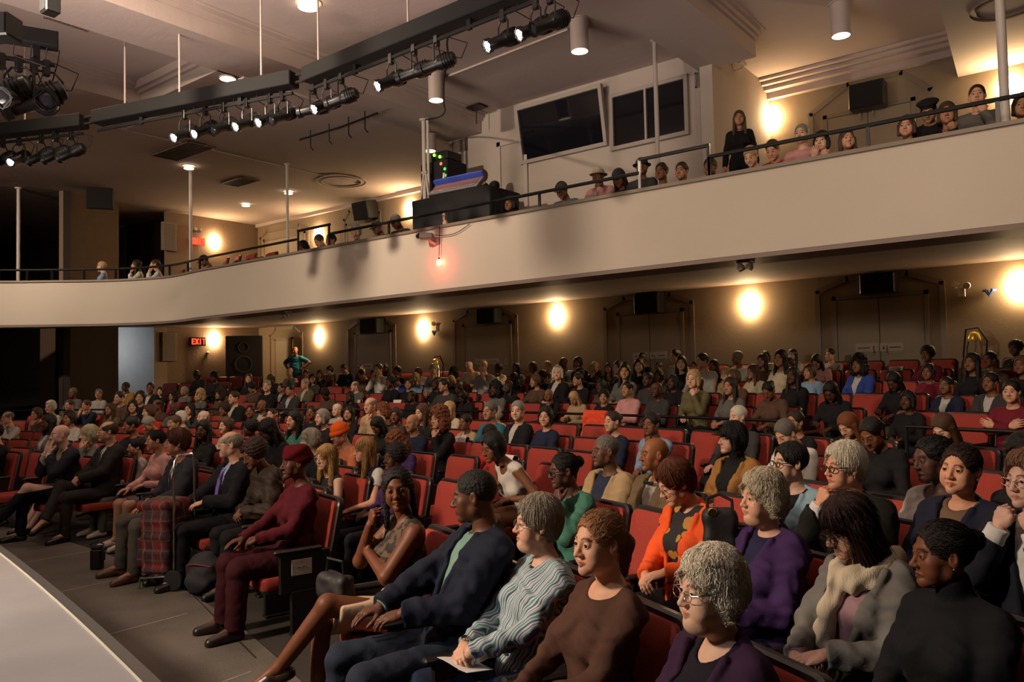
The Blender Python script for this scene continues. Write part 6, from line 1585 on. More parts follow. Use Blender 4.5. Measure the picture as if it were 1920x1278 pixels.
# 5 braids
b, k = hero('person in a sleeveless brown patterned top and cream skirt with crossed legs', 746, 918, F(skin=(.15, .048, .020), hair='PB', haircol=(.008, .006, .006), hyaw=1.05, hpitch=0, hroll=.1, lean=-.02, tilt=0, legs='cross', over=-1, face=dict(smile=.6, lip=1.25, nose=1.15), armw=1.05, wd=1.0, bust=1.2,
   arms=('chin', 'cross'), tops=[dict(kind='patterned_top', col=(1, 1, 1), mat=LACE, o=.010, sleeve=0, v=.09, vw=.06)], bottom=dict(kind='skirt', col=(.50, .36, .24), skirt=.88, o=.016), shoes=(.03, .015, .01)), 1.0, **fine); earrings(k, b, CHROME); HB = (b, k)
# 6 turban
b, k = hero('person in a maroon blouse and head wrap at the aisle end of the front row', 553, 868, F(skin=(.10, .034, .018), hair=None, hat='turban', hatcol=(.085, .005, .009), hyaw=-.12, lean=.12, face=dict(lip=1.2, nose=1.1), arms=('thigh', 'clasp'),
   tops=[dict(kind='blouse', col=(.075, .005, .011), collar=True, o=.015, v=.04, vw=.02, fold=.008)], bottom=dict(kind='skirt_trousers', col=(.035, .004, .007), o=.024), shoes=(.02, .01, .01)), 1.0); watch(k, b, 1)
# 7 leather jacket
b, k = hero('person in a dark brown leather jacket leaning forward beside the maroon head wrap', 476, 852, F(skin=(.16, .07, .04), hair='A', haircol=(.03, .014, .009), hyaw=.1, hpitch=-.35, lean=-.15, arms=('clasp', 'clasp'), tops=[dict(kind='leather_jacket', col=(.035, .022, .015), mat=SUEDE, o=.03, collar=True, v=.05, vw=.03, fold=.012)], bottom=dict(kind='trousers', col=(.01, .01, .01)), shoes=(.01, .01, .01)), 1.0)
# 8 lavender tie
b, k = hero('person in a dark suit with a lavender tie and glasses in the front row', 431, 833, Mn(skin=(.64, .36, .25), hair='F', haircol=(.30, .27, .20), glasses='wire', hyaw=-.35, hpitch=-.02, lean=.14, arms=('thigh', 'lap'), tops=[dict(kind='shirt', col=(.32, .40, .62), collar=True, o=.010), dict(kind='suit_jacket', col=(.012, .012, .016), open=True, o=.026, vz=.02, vw=.08)], bottom=dict(kind='trousers', col=(.012, .012, .016)), shoes=(.01, .01, .01)), 1.03)
necktie(k, b, (.26, .13, .50), .1); watch(k, b, 1, CHROME)
# 9 grey suit
b, k = hero('person in a charcoal suit jacket and grey trousers leaning forward in the front row', 331, 830, Mn(skin=(.40, .18, .10), hair='M2', haircol=(.10, .035, .016), hyaw=-.25, lean=.02, kx=.08, arms=('clasp', 'thigh'), tops=[dict(kind='shirt', col=(.6, .55, .5), collar=True, o=.010), dict(kind='suit_jacket', col=(.028, .028, .036), open=True, o=.027, vz=.05)], bottom=dict(kind='trousers', col=(.085, .075, .062), o=.016), shoes=(.10, .04, .02)), 1.03)
necktie(k, b, (.03, .02, .04))
# 10 pink top
b, k = hero('person in a pink top with a thin bracelet leaning over in the front row', 291, 826, F(skin=(.52, .27, .17), hair='U', haircol=(.015, .01, .008), hyaw=-.2, lean=-.06, arms=('thigh', 'lap'), tops=[dict(kind='top', col=(.58, .30, .27), v=.07, vw=.07)], bottom=dict(kind='skirt', col=(.12, .11, .10), skirt=.85), shoes=(.5, .45, .4)), .97); watch(k, b, -1)
# 11 child in grey shirt
b, k = hero('child in a light grey polo shirt sitting low between suits in the front row', 253, 838, Mn(skin=(.50, .26, .16), hair='S', haircol=(.012, .009, .008), hyaw=-.1, tops=[dict(kind='polo_shirt', col=(.33, .31, .29), collar=True)], bottom=dict(kind='trousers', col=(.10, .10, .09)), shoes=(.5, .45, .4), wd=.9, sw=.14), .86)
# 12 bald man dark suit, crossed legs
b, k = hero('person in a dark suit, cuffed hands over crossed legs in the front row', 201, 809, Mn(skin=(.50, .26, .18), hair='F', haircol=(.05, .03, .02), glasses='wire', hyaw=-.25, legs='cross', over=1, lean=.16, arms=('clasp', 'clasp'), tops=[dict(kind='shirt', col=(.4, .38, .35), collar=True, o=.01), dict(kind='suit_jacket', col=(.022, .018, .016), open=True, o=.026)], bottom=dict(kind='trousers', col=(.025, .022, .02)), shoes=(.008, .008, .008), belly=.5), 1.04); necktie(k, b, (.02, .02, .04))
# 13 pale bob
b, k = hero('person in a grey patterned jacket with a hand under the chin, front row', 166, 815, F(skin=(.62, .38, .28), hair='M', haircol=(.52, .45, .28), hyaw=-.2, arms=('lap', 'chin'), legs='ankles', tops=[dict(kind='jacket', col=(.12, .105, .09), o=.02, v=.06, fold=.01)], bottom=dict(kind='skirt', col=(.02, .02, .02), skirt=.8), shoes=(.012, .01, .01)), .98)
# 14 hands on face
b, k = hero('person in a dark jacket pressing both hands to the face, front row', 112, 815, Mn(skin=(.62, .38, .30), hair=None, hyaw=-.15, lean=-.1, legs='cross', over=-1, arms=('face', 'face'), tops=[dict(kind='shirt', col=(.5, .44, .34), o=.01), dict(kind='jacket', col=(.02, .02, .028), open=True, o=.025, vz=.0, vw=.1)], bottom=dict(kind='trousers', col=(.010, .010, .014)), shoes=(.01, .01, .01)), 1.02)
b, k = hero('person in black at the frame edge, far end of the front row', -12, 812, Mn(skin=SK['p'], hair='S', haircol=HCOL['k'], arms=('lap', 'thigh'), tops=[dict(kind='sweater', col=(.01, .01, .012))], bottom=dict(kind='trousers', col=(.01, .01, .012)), shoes=(.01, .01, .01)), 1.0)
# second row and behind
b, k = hero('person in an orange cardigan with a gold and black scarf looking down', 1266, 908, F(skin=(.60, .32, .21), hair='M2', haircol=(.14, .04, .016), glasses='wire', hyaw=-.3, hpitch=-.42, lean=.04, armw=1.0, arms=('clasp', 'lap'), bust=1.1, tops=[dict(kind='scarf', col=(1, 1, 1), mat=FLORAL, o=.016, sleeve=.2, v=.06, vw=.03, crop=.06), dict(kind='cardigan', col=(.78, .10, .022), open=True, o=.024, vz=.02, vw=.10, fold=.007)], bottom=dict(kind='trousers', col=(.012, .01, .012)), shoes=(.01, .01, .01)), 1.0, **fine); watch(k, b, -1)
b, k = hero('person in a dark purple fleece with a smiling look in the second row', 1428, 935, F(skin=(.66, .36, .24), hair='W1', haircol=(.75, .66, .50), hyaw=-.22, hpitch=.03, face=dict(smile=1, fat=.3), bust=1.2, wd=1.0, arms=('lap', 'lap'), tops=[dict(kind='shirt', col=(.02, .018, .05), o=.012, v=.05), dict(kind='fleece_jacket', col=(.048, .02, .085), o=.03, open=True, vz=.2, vw=.07, fold=.009)], bottom=dict(kind='trousers', col=(.015, .012, .02)), shoes=(.01, .01, .01)), 1.0, **fine)
b, k = hero('person in a cream scarf and grey cardigan looking down, second row', 1588, 990, F(skin=(.62, .34, .24), hair='LF', haircol=(.030, .011, .007), hyaw=-.32, hpitch=-.42, face=dict(smile=.5), arms=('clasp', 'lap'), tops=[dict(kind='pink_top', col=(.30, .17, .19), o=.010, v=.07), dict(kind='cardigan', col=(.15, .14, .125), open=True, o=.026, vz=-.02, vw=.12, fold=.009)], bottom=dict(kind='trousers', col=(.09, .065, .03)), shoes=(.02, .02, .02)), 1.0, **fine); HSC = (b, k)
b, k = hero('person in a black high-necked top with the head in profile, second row', 1764, 1040, F(skin=(.17, .058, .026), hair='U', haircol=(.012, .007, .005), hyaw=-.5, hpitch=-.05, face=dict(lip=1.15), wd=1.1, bust=1.1, sw=.16, arms=('lap', 'lap'), tops=[dict(kind='turtleneck', col=(.008, .008, .010), turtle=True, o=.018)], bottom=dict(kind='trousers', col=(.01, .01, .01)), shoes=(.01, .01, .01)), .97, **fine); earrings(k, b, CHROME)
b, k = hero('person in a green shirt with glasses and braided hair pinned up', 1056, 884, F(skin=(.10, .045, .03), hair='U', haircol=(.008, .007, .007), glasses='black', hyaw=-.3, hpitch=-.1, lean=-.02, arms=('lap', 'chin'), tops=[dict(kind='shirt', col=(.05, .16, .115), collar=True, o=.018, v=.05, fold=.009)], bottom=dict(kind='trousers', col=(.01, .01, .01)), shoes=(.01, .01, .01)), .97)
b, k = hero('person in a tan jacket over a navy shirt behind the green shirt', 1134, 845, Mn(skin=(.13, .06, .035), hair='Z', haircol=(.12, .11, .10), hyaw=-.3, wd=1.15, belly=1, tops=[dict(kind='shirt', col=(.02, .025, .05), collar=True, o=.01), dict(kind='jacket', col=(.36, .25, .135), open=True, o=.028, vz=-.02, vw=.1)], bottom=dict(kind='trousers', col=(.02, .02, .02)), shoes=(.01, .01, .01)), 1.0)
b, k = hero('person in an olive jacket with a bow tie beside the tan jacket', 1226, 852, Mn(skin=(.24, .085, .032), hair=None, hyaw=-.35, arms=('lap', 'lap'), tops=[dict(kind='shirt', col=(.36, .32, .27), collar=True, o=.01), dict(kind='jacket', col=(.13, .09, .05), open=True, o=.028, vz=.05, vw=.075)], bottom=dict(kind='trousers', col=(.02, .02, .02)), shoes=(.01, .01, .01)), 1.0)
g = MB()
for sd in (-1, 1): g.rbox((sd*.028-.022, .098, .462), (sd*.028+.022, .122, .49), .008)
g.rbox((-.009, .1, .466), (.009, .126, .486), .004); T4 = k['R'].to_4x4(); T4.translation = k['P0']; o = g.build('bow_tie', BLK, b); o.matrix_local = T4
b, k = hero('person in a black suit with a fist at the mouth and dark-rimmed glasses', 1582, 878, Mn(skin=(.62, .30, .19), hair='M2', haircol=(.80, .74, .60), glasses='black', hyaw=-.25, lean=.02, arms=('chin', 'lap'), tops=[dict(kind='shirt', col=(.66, .63, .60), collar=True, o=.012), dict(kind='suit_jacket', col=(.012, .011, .010), open=True, o=.027, sleeve=.93)], bottom=dict(kind='trousers', col=(.01, .01, .01)), shoes=(.01, .01, .01)), 1.02, **fine)
b, k = hero('person in glasses with a pale blue scarf over black, behind the purple fleece', 1480, 868, F(skin=(.56, .34, .25), hair='S', haircol=(.012, .010, .009), glasses='black', hyaw=-.3, face=dict(smile=1), tops=[dict(kind='black_top', col=(.01, .01, .012), o=.012), dict(kind='blue_scarf', col=(.22, .33, .40), open=True, o=.026, crop=.22, sleeve=.12, vz=.0, vw=.09)], bottom=dict(kind='trousers', col=(.01, .01, .01)), shoes=(.01, .01, .01)), 1.0)
b, k = hero('person in a navy jacket with an open collar smiling, face towards the camera', 1800, 880, F(skin=(.66, .33, .21), hair='P', haircol=(.03, .014, .01), hyaw=.15, hpitch=.02, hroll=-.08, face=dict(smile=1, w=1.0), wd=1.08, sw=.165, arms=('lap', 'lap'), tops=[dict(kind='shirt', col=(.14, .09, .06), collar=True, o=.012, v=.07), dict(kind='jacket', col=(.013, .015, .034), open=True, o=.028, vz=.2, vw=.08)], bottom=dict(kind='trousers', col=(.01, .01, .012)), shoes=(.01, .01, .01)), 1.04, **fine); earrings(k, b)
b, k = hero('person in a white cardigan in profile behind the dark suit', 1748, 862, F(skin=(.10, .045, .03), hair='P', haircol=(.008, .006, .006), hyaw=-.35, hpitch=-.12, tops=[dict(kind='cardigan', col=(.42, .38, .36), o=.018, v=.12, vw=.08)], bottom=dict(kind='trousers', col=(.02, .02, .03)), shoes=(.02, .02, .02)), 1.04)
b, k = hero('person with white cuffs and clasped raised hands at the frame edge', 1930, 905, Mn(skin=(.62, .37, .29), hair='M2', haircol=(.2, .1, .06), glasses='wire', hyaw=-.1, lean=-.02, arms=('chin', 'chin'), tops=[dict(kind='shirt', col=(.6, .58, .58), collar=True, o=.012), dict(kind='suit_jacket', col=(.013, .015, .025), open=True, o=.027, sleeve=.88)], bottom=dict(kind='trousers', col=(.01, .01, .01)), shoes=(.01, .01, .01)), 1.03)
b, k = hero('person in a tan suede jacket and black cap in the middle rows', 1372, 822, F(skin=(.58, .32, .22), hair='M', haircol=(.01, .008, .008), hat='cap', hatcol=(.01, .01, .01), hyaw=-.4, tops=[dict(kind='turtleneck', col=(.01, .01, .01), turtle=True, o=.012), dict(kind='suede_jacket', col=(.30, .14, .04), open=True, o=.028, vz=.0, vw=.1)], bottom=dict(kind='trousers', col=(.01, .01, .01)), shoes=(.01, .01, .01)), 1.0)
# children left of centre
b, k = hero('child in a dark pinafore with white frilled sleeves, hand raised to the face', 683, 845, F(skin=(.66, .34, .21), hair='L', haircol=(.40, .22, .08), hyaw=-.3, lean=-.05, wd=.85, bust=0, arms=(((.18, .30, .42), (.6, .1, -1), (0, .2, 1), (0, -1, 0), 'flat'), 'thigh'), tops=[dict(kind='blouse', col=(.55, .52, .48), o=.008, sleeve=.22, v=.04), dict(kind='pinafore', col=(.010, .014, .035), o=.016, sleeve=0, v=.10, vw=.05)], bottom=dict(kind='trousers', col=(.012, .01, .01)), shoes=(.02, .02, .02)), .95)
b, k = hero('child in pink with a resting chin beside the one raising a hand', 611, 858, F(skin=(.62, .37, .27), hair='L', haircol=(.55, .33, .12), hyaw=.25, hpitch=-.05, lean=.0, wd=.8, bust=0, arms=('lap', 'lap'), tops=[dict(kind='sleeveless_top', col=(.02, .02, .03), sleeve=0)], bottom=dict(kind='skirt', col=(.5, .3, .36), skirt=.85), shoes=(.02, .02, .02)), .93)
b, k = hero('person in a bright orange knitted hat holding a white paper', 636, 815, Mn(skin=(.52, .28, .18), hair=None, hat='beanie', hatcol=(.85, .13, .02), hyaw=-.15, hpitch=-.25, lean=0, arms=('paper', 'paper'), tops=[dict(kind='sweater', col=(.55, .18, .08))], bottom=dict(kind='trousers', col=(.01, .01, .01)), shoes=(.02, .02, .02)), .98); sheet(k, b, 1, .15, .2, .9, 'white paper held up by the person in the orange hat')
b, k = hero('person in a dark jacket with curly hair beside the orange hat', 581, 826, F(skin=(.62, .40, .30), hair='W1', haircol=(.52, .46, .36), hyaw=-.4, tops=[dict(kind='jacket', col=(.012, .012, .014), o=.02, v=.05)], bottom=dict(kind='trousers', col=(.01, .01, .01)), shoes=(.02, .02, .02)), .95)
HAIR_DONE = True
# ---------------------------------------------------------------- balcony audience
BALC = """
190 500 M q S o t lbl e|256 497 F p L d s wht c|266 485 F m M k s blk r|291 496 F q P b s wht h|383 489 M b S k s brn d hat:cap:blk|570 464 F b M k s blk d|599 452 M q S s s wht d|620 450 M m S k t wht l|667 433 F q M w s crm c|707 427 M m S g s blk d hat:cap:gry|743 416 M b S w s dgr d hat:ballcap:lgr|838 402 M q S g t wht c
957 382 F b M k s blk l|1054 357 M b S k t den d hat:ballcap:dgr|1122 330 M b S k j pnk c hat:bucket:crm|1161 334 F b L k s dgr d hat:cap:dgr|1203 312 M b S k s dgr r hat:bucket:dgr|1240 322 M b S k s blk l|1278 321 M m S d s brn l|1331 314 M b S k s blk l|1408 293 F q S o s lbl d|1449 281 F p P b s mag d|1503 252 M q S g t pnk l|1541 266 F q M k s wht h|1588 262 F p L b s brn r|1700 238 F p M b s brn l|1741 208 F m S k s blk d hat:beret:blk|1776 214 F m M b s blk c|1832 180 M p U d s gry c|1917 200 F m M k s red c
"""
bal_people = parse(BALC); BS = []
def solve_b(px, py, zh):
    d = ray(px, py); best = None
    for t in np.arange(7, 26, .05):
        p = CAM+d*t
        # distance behind the balcony front
        fr = min((p.x-x)**2+(p.y-y)**2 for x, y in BP)
        g = abs(p.z-(deckz(p.y)+zh))
        inside = p.y > bal_y(p.x)+.95
        if inside and (best is None or g < best[0]): best = (g, p)
    return best[1]
BP = [(x, y) for x, y in bal]
def bal_y(x):
    for (a, c) in zip(bal, bal[1:]):
        if (a[0]-x)*(c[0]-x) <= 0 and a[0] != c[0]: return a[1]+(c[1]-a[1])*(x-a[0])/(c[0]-a[0])
    return YF
BLOC = {190: 'in the far curve', 256: 'beside the person in light blue', 266: 'behind the two in white', 291: 'before the empty red seats', 383: 'raising something among the empty red seats', 570: 'just past the raised aisle rail', 599: 'under the aisle sconce', 620: 'second past the aisle rail', 667: 'leaning on the balcony edge', 707: 'between two pale heads', 743: 'next to the sound desk drape', 838: 'below the mixing console', 957: 'just right of the sound desk', 1054: 'between the sound desk and the bucket hats', 1122: 'below the booth window', 1161: 'beside the pink jacket', 1203: 'at the raised rail', 1240: 'behind the raised rail', 1278: 'just right of the raised rail pole', 1331: 'at the rail post below the pier', 1408: 'slumped below the standing person', 1449: 'left of the pink shirt', 1503: 'right of the standing person', 1541: 'just right of the pink shirt', 1588: 'alone before the upper doorway', 1700: 'left of the black beret', 1741: 'in a black beret reading', 1776: 'right of the black beret', 1832: 'beside the thick pole', 1917: 'at the far right end'}
for q in bal_people:
    b, k = crowd_person(q['sex'], q['skin'], q['hair'], q['hc'], q['t'], q['tc'], q['pose'], q['hat'], q['hatc'], q['gl'])
    bs = 1.1; b.scale = (bs,)*3; p = solve_b(q['px'], q['py'], k['HC'].z*bs); rz = math.pi+ (0 if q['px'] > 400 else -.5)
    o_ = p-Matrix.Rotation(rz, 3, 'Z') @ Vector((k['HC'].x, k['HC'].y, 0)); b.location = (o_.x, o_.y, p.z-k['HC'].z*bs); b.rotation_euler = (0, 0, rz)
    tag(b, 'balcony person in %s %s, %s' % (CC[q['tc']][1], TOPW[q['t']], BLOC[int(q['px'])]), 'person', 'audience in the balcony'); BS.append((b.location.copy(), rz, int(q['px'])))
# sound crew, standing people
def stander(label, px, py, c, D=None, Y=None, s=1.0, surf=None, face=None, zfoot=None):
    c['stand'] = True; c.setdefault('lean', 0); b, k = make_person('person', c, .011, .0045, .005, .004); tag(b, label, 'person')
    H = onY(px, py, Y); v = Vector(face); rz = math.atan2(v.y, v.x)-math.pi/2; o = H-Matrix.Rotation(rz, 3, 'Z') @ Vector((k['HC'].x*s, k['HC'].y*s, 0))
    b.location = (o.x, o.y, H.z-k['HC'].z*s); b.rotation_euler = (0, 0, rz); b.scale = (s,)*3; return b, k
b, k = stander('standing person in a black dress against the booth pier', 1386, 222, F(skin=SK['m'], hair='L', haircol=HCOL['b'], arms=('side', 'side'), tops=[dict(kind='black_dress', col=(.008, .008, .009), o=.014)], bottom=dict(kind='skirt_trousers', col=(.008, .008, .009)), shoes=(.01, .01, .01)), Y=YBO-.75, face=(.35, -1))
b, k = stander('standing person in a teal shirt with hands on hips against the back wall', 553, 657, Mn(skin=SK['b'], hair=None, arms=('hip', 'hip'), tops=[dict(kind='shirt', col=(.02, .14, .20), sleeve=.4, o=.018)], bottom=dict(kind='trousers', col=(.01, .01, .012)), shoes=(.01, .01, .01), belly=.8), Y=YB-.5, face=(.5, -1))
b, k = crowd_person('F', 'p', 'M', 'a', 's', 'blk', 'l'); p = onY(899, 330, yd+1.1); b.location = (p.x, p.y, p.z-k['HC'].z); b.rotation_euler = (0, 0, 2.6); tag(b, 'person in black behind the mixing console', 'person'); BS.append((b.location.copy(), 2.6, 899))
b, k = crowd_person('M', 'b', 'S', 'k', 's', 'dgr', 'd'); p = onY(912, 357, yd+.5); p.x += .3; b.location = (p.x, p.y, p.z-k['HC'].z); b.rotation_euler = (0, 0, 1.9); tag(b, 'person in dark grey with headphones working the console', 'person'); BS.append((b.location.copy(), 1.9, 912))
hp = MB(); hp.tube([(.083, -.01, 0), (.08, -.01, .07), (0, -.01, .128), (-.08, -.01, .07), (-.083, -.01, 0)], .007, 6)
for sd in (-1, 1): hp.lathe([(.035, -.012), (.035, .012)], 12, Matrix.Translation((sd*.088, -.01, -.01)) @ Matrix.Rotation(math.pi/2, 4, 'Y'))
o = hp.build('headphones', BLK, b); o.matrix_local = k['HM']
# chairs on the balcony: under the audience, plus the visible empty ones
nch = 0
for loc, rz, px in BS:
    if px in (899, 912): nm = 'red balcony chair of the console operator %s' % ('in black' if px == 899 else 'with headphones')
    else: nm = 'red balcony chair taken by the person %s' % BLOC[px]
    c = copy_tree(chair1); c.location = loc; c.rotation_euler = (0, 0, rz); tag(c, nm, 'chair', 'chairs in the balcony')
EMP = [(322, 506, 'nearest the two in white'), (345, 506, 'second from the two in white'), (366, 505, 'beside the white pole foot'), (398, 496, 'left of the raised camera'), (418, 490, 'right of the raised camera'), (440, 487, 'mid bank, lower row'), (463, 482, 'upper bank beside the posts'), (485, 480, 'second from the bank end'), (510, 477, 'at the end of the bank by the aisle'), (430, 478, 'behind the mid bank'), (456, 474, 'back of the bank'), (492, 472, 'highest of the bank'), (228, 508, 'left of the two in white'), (408, 482, 'behind the raised camera')]
for x, y, w_ in EMP:
    p = solve_b(x, y+8, .80); c = copy_tree(chair1); rz = math.pi-(.35 if x < 450 else .1); c.location = (p.x, p.y, p.z-.80); c.rotation_euler = (0, 0, rz); tag(c, 'empty red balcony chair, %s' % w_, 'chair', 'chairs in the balcony')

# ---------------------------------------------------------------- chairs of the stalls: one under each person, empty ones in the gaps
PITCH = .56
for i, r in enumerate(ROWS):
    S_ = sorted([q for q in SEATS if q['row'] == i], key=lambda q: q['a']); n = .0
    def vis(a, r=r):
        p = (CX+r*math.sin(a), CY+r*math.cos(a), floorz_r(r)+.7); v = project(p); return v is not None and -70 < v[0] < 1990 and v[1] < 1360 and p[1] < YB-.35 and p[0] > XL+.3 and not (p[0] < -19.3 and p[1] < 11.3)
    am = math.radians(32); A_ = [-math.radians(40)]+[q['a'] for q in S_]+[math.radians(44)]; R_ = [r]+[q['r'] for q in S_]+[r]; new = []
    for (a0, a1, r0, r1, k0, k1) in zip(A_, A_[1:], R_, R_[1:], range(99), range(1, 99)):
        L_ = (a1-a0)*r; m_ = int(round(L_/PITCH-.12))
        for j in range(1, m_):
            a = a0+(a1-a0)*j/m_
            if k0 == 0: a = a1-j*PITCH/r
            if k1 == len(A_)-1: a = a0+j*PITCH/r
            if abs(abs(a)-AIS) < .62/r: continue
            rr = r0+(r1-r0)*j/m_
            if vis(a, rr): new.append(dict(row=i, r=rr, a=a, person=None))
    SEATS += new
ALL = []
for i in range(len(ROWS)):
    S_ = [q for q in SEATS if q['row'] == i]
    for blk, sel, key in (('near block', lambda a: a >= AIS, lambda q: q['a']), ('centre block', lambda a: -AIS <= a < AIS, lambda q: -q['a']), ('far block', lambda a: a < -AIS, lambda q: -q['a'])):
        for n, q in enumerate(sorted([q for q in S_ if sel(q['a'])], key=key)): q['blk'] = blk; q['n'] = n; ALL.append(q)
cnt = 0
def cam_dist(q): return math.hypot(CX+q['r']*math.sin(q['a']), CY+q['r']*math.cos(q['a']))
for q in sorted(ALL, key=cam_dist):
    x, y = CX+q['r']*math.sin(q['a']), CY+q['r']*math.cos(q['a']); where = '%s, %s from the aisle, %s' % (row_word(q['row']), nth(q['n']), q['blk'])
    p = q['person']
    if p is not None and 'label' not in p.keys():
        e = q['q']; tag(p, 'person in %s %s, %s' % (CC[e['tc']][1], TOPW[e['t']], where), 'person', 'audience in the stalls')
        if len(p['label'].split())+2 <= 16 and e['pose'] in 'cdhxb': p['label'] = p['label'].replace(',', ', '+PW[e['pose']]+',', 1) if len((p['label']+PW[e['pose']]).split()) <= 15 else p['label']
    src = chair0 if cam_dist(q) < 8.5 else chair1
    c = copy_tree(src); rz = q['rz'] if 'rz' in q else math.atan2(CY-y, CX-x)-math.pi/2; c.location = (x, y, floorz(x, y)); c.rotation_euler = (0, 0, rz); cnt += 1
    tag(c, 'red theatre chair, %s, %s' % ('occupied' if p is not None else 'empty', where), 'chair', 'theatre chairs in the stalls'); q['chair'] = c
    if (q['blk'] == 'centre block' and q['n'] == 0) or (q['row'] == 0 and q['blk'] == 'near block'):
        for nm in ('armrest', 'leg'): e_ = link(nm, CH[nm], parent=c); e_.scale = (-1, 1, 1)
for c in (chair0, chair1):
    for ch in list(c.children): bpy.data.objects.remove(ch)
    bpy.data.objects.remove(c)
print('CHAIRS', cnt, 'PEOPLE', sum(1 for q in ALL if q['person'] is not None)+len(bal_people))

_P = [(q['person'], CX+q['r']*math.sin(q['a']), CY+q['r']*math.cos(q['a'])) for q in ALL if q['person'] is not None]
for i_, (a_, x_, y_) in enumerate(_P):
    if len(a_['label'].split()) > 16: print('LONG', a_['label'])
    for b_, x2, y2 in _P[i_+1:]:
        if math.hypot(x_-x2, y_-y2) < .40: print('CLOSE %.2f' % math.hypot(x_-x2, y_-y2), a_['label'], '||', b_['label'])
# ================================================================ things on the floor, on seats and in hands
def W(root): bpy.context.view_layer.update(); return root.matrix_world.copy()
# plaid shopping trolley
def plaid():
    m = bpy.data.materials.new('red_plaid_cloth'); m.use_nodes = True; nt = m.node_tree; N = nt.nodes; L = nt.links; b = N['Principled BSDF']; tc = N.new('ShaderNodeTexCoord'); sx = N.new('ShaderNodeSeparateXYZ'); L.new(tc.outputs['Object'], sx.inputs[0])
    def band(sock, f, lo):
        a = N.new('ShaderNodeMath'); a.operation = 'MULTIPLY'; a.inputs[1].default_value = f; L.new(sock, a.inputs[0]); q = N.new('ShaderNodeMath'); q.operation = 'FRACT'; L.new(a.outputs[0], q.inputs[0]); g = N.new('ShaderNodeMath'); g.operation = 'GREATER_THAN'; g.inputs[1].default_value = lo; L.new(q.outputs[0], g.inputs[0]); return g.outputs[0]
    xy = N.new('ShaderNodeMath'); xy.operation = 'ADD'; L.new(sx.outputs[0], xy.inputs[0]); L.new(sx.outputs[1], xy.inputs[1])
    cur = None; col = (.17, .01, .012)
    for sock, f, lo, c in ((xy.outputs[0], 7, .55, (.015, .012, .02)), (sx.outputs[2], 7, .55, (.02, .015, .02)), (xy.outputs[0], 14, .88, (.16, .13, .10)), (sx.outputs[2], 14, .88, (.05, .10, .06))):
        mx = N.new('ShaderNodeMix'); mx.data_type = 'RGBA'; g = band(sock, f, lo); k = N.new('ShaderNodeMath'); k.operation = 'MULTIPLY'; k.inputs[1].default_value = .62; L.new(g, k.inputs[0]); L.new(k.outputs[0], mx.inputs[0])
        if cur is None: mx.inputs[6].default_value = (*col, 1)
        else: L.new(cur, mx.inputs[6])
        mx.inputs[7].default_value = (*c, 1); cur = mx.outputs[2]
    L.new(cur, b.inputs['Base Color']); b.inputs['Roughness'].default_value = .8; return m
p = onZ(312, 1092, .03); root = empty('shopping_trolley', (p.x, p.y, .012), math.radians(-62)); tag(root, 'red plaid shopping trolley with a chrome handle before the front row', 'trolley')
s_ = Solid(); bx = lambda c, h, r: (lambda P: np.linalg.norm(np.maximum(np.abs(P-_v(c))-_v(h)+r, 0), axis=1)-r)
s_.add(bx((0, 0, .36), (.15, .115, .25), .035), 0); s_.add(bx((.0, -.02, .60), (.155, .125, .035), .03), .02); s_.add(bx((0, -.14, .26), (.11, .03, .11), .02), .01); s_.warp(lambda P: .008*wav(P, 26)+.003*wav(P, 60))
solid = solid_mesh('bag', s_, (-.24, -.24, .06), (.24, .2, .7), .008, [plaid()]); link('bag', solid, parent=root); root.scale = (1.2,)*3
f = MB(); f.tube([(-.13, .15, .02), (-.13, .15, .80), (-.12, .15, .92), (-.09, .15, .96), (.09, .15, .96), (.12, .15, .92), (.13, .15, .80), (.13, .15, .02)], .009, 8); f.tube([(-.13, .15, .10), (-.13, -.12, .08), (-.13, -.14, .0)], .008, 8); f.tube([(.13, .15, .10), (.13, -.12, .08), (.13, -.14, 0)], .008, 8); f.tube([(-.13, -.12, .08), (.13, -.12, .08)], .008, 8); f.build('frame', CHROME, root, smooth=True)
for sx in (-1, 1): MB().lathe([(.03, -.014), (.07, -.012), (.075, 0), (.07, .012), (.03, .014)], 20, Matrix.Translation((sx*.16, .16, .076)) @ Matrix.Rotation(math.pi/2, 4, 'Y')).build('wheel', BLKM, root, smooth=True)
q = [(-.1, -.11, .60), (-.06, -.16, .66), (.06, -.16, .66), (.1, -.11, .60)]; MB().tube(q, .008, 6).build('bag_strap', BLKM, root)
# dark rucksack on the floor behind the trolley
p = onZ(385, 1108, .02); root = empty('backpack', (p.x, p.y, .012), .4); tag(root, 'dark rucksack slumped on the floor beside the plaid trolley', 'bag')
s_ = Solid(); s_.add(ell((0, 0, .17), (.17, .12, .18)), 0); s_.add(ell((0, -.1, .11), (.12, .06, .10)), .03); s_.cut(half((0, 0, .0), (0, 0, -1)), .01); s_.warp(lambda P: .010*wav(P, 24)); link('bag_body', solid_mesh('bag_body', s_, (-.26, -.26, -.03), (.26, .22, .42), .009, [mat('rucksack_cloth', (.016, .016, .02), .8, bump=.002, bscale=60)]), parent=root)
for sx in (-1, 1): MB().tube([(sx*.08, .10, .32), (sx*.10, .2, .27), (sx*.11, .21, .12), (sx*.10, .12, .05)], .014, 6).build('shoulder_strap', BLKM, root)
MB().tube([(-.04, .04, .345), (-.02, .05, .38), (.02, .05, .38), (.04, .04, .345)], .009, 6).build('top_loop', BLKM, root)
MB().tube([(-.12, -.09, .24), (0, -.14, .27), (.12, -.09, .24)], .005, 5).build('zip', mat('zip_red', (.3, .03, .03), .4), root)
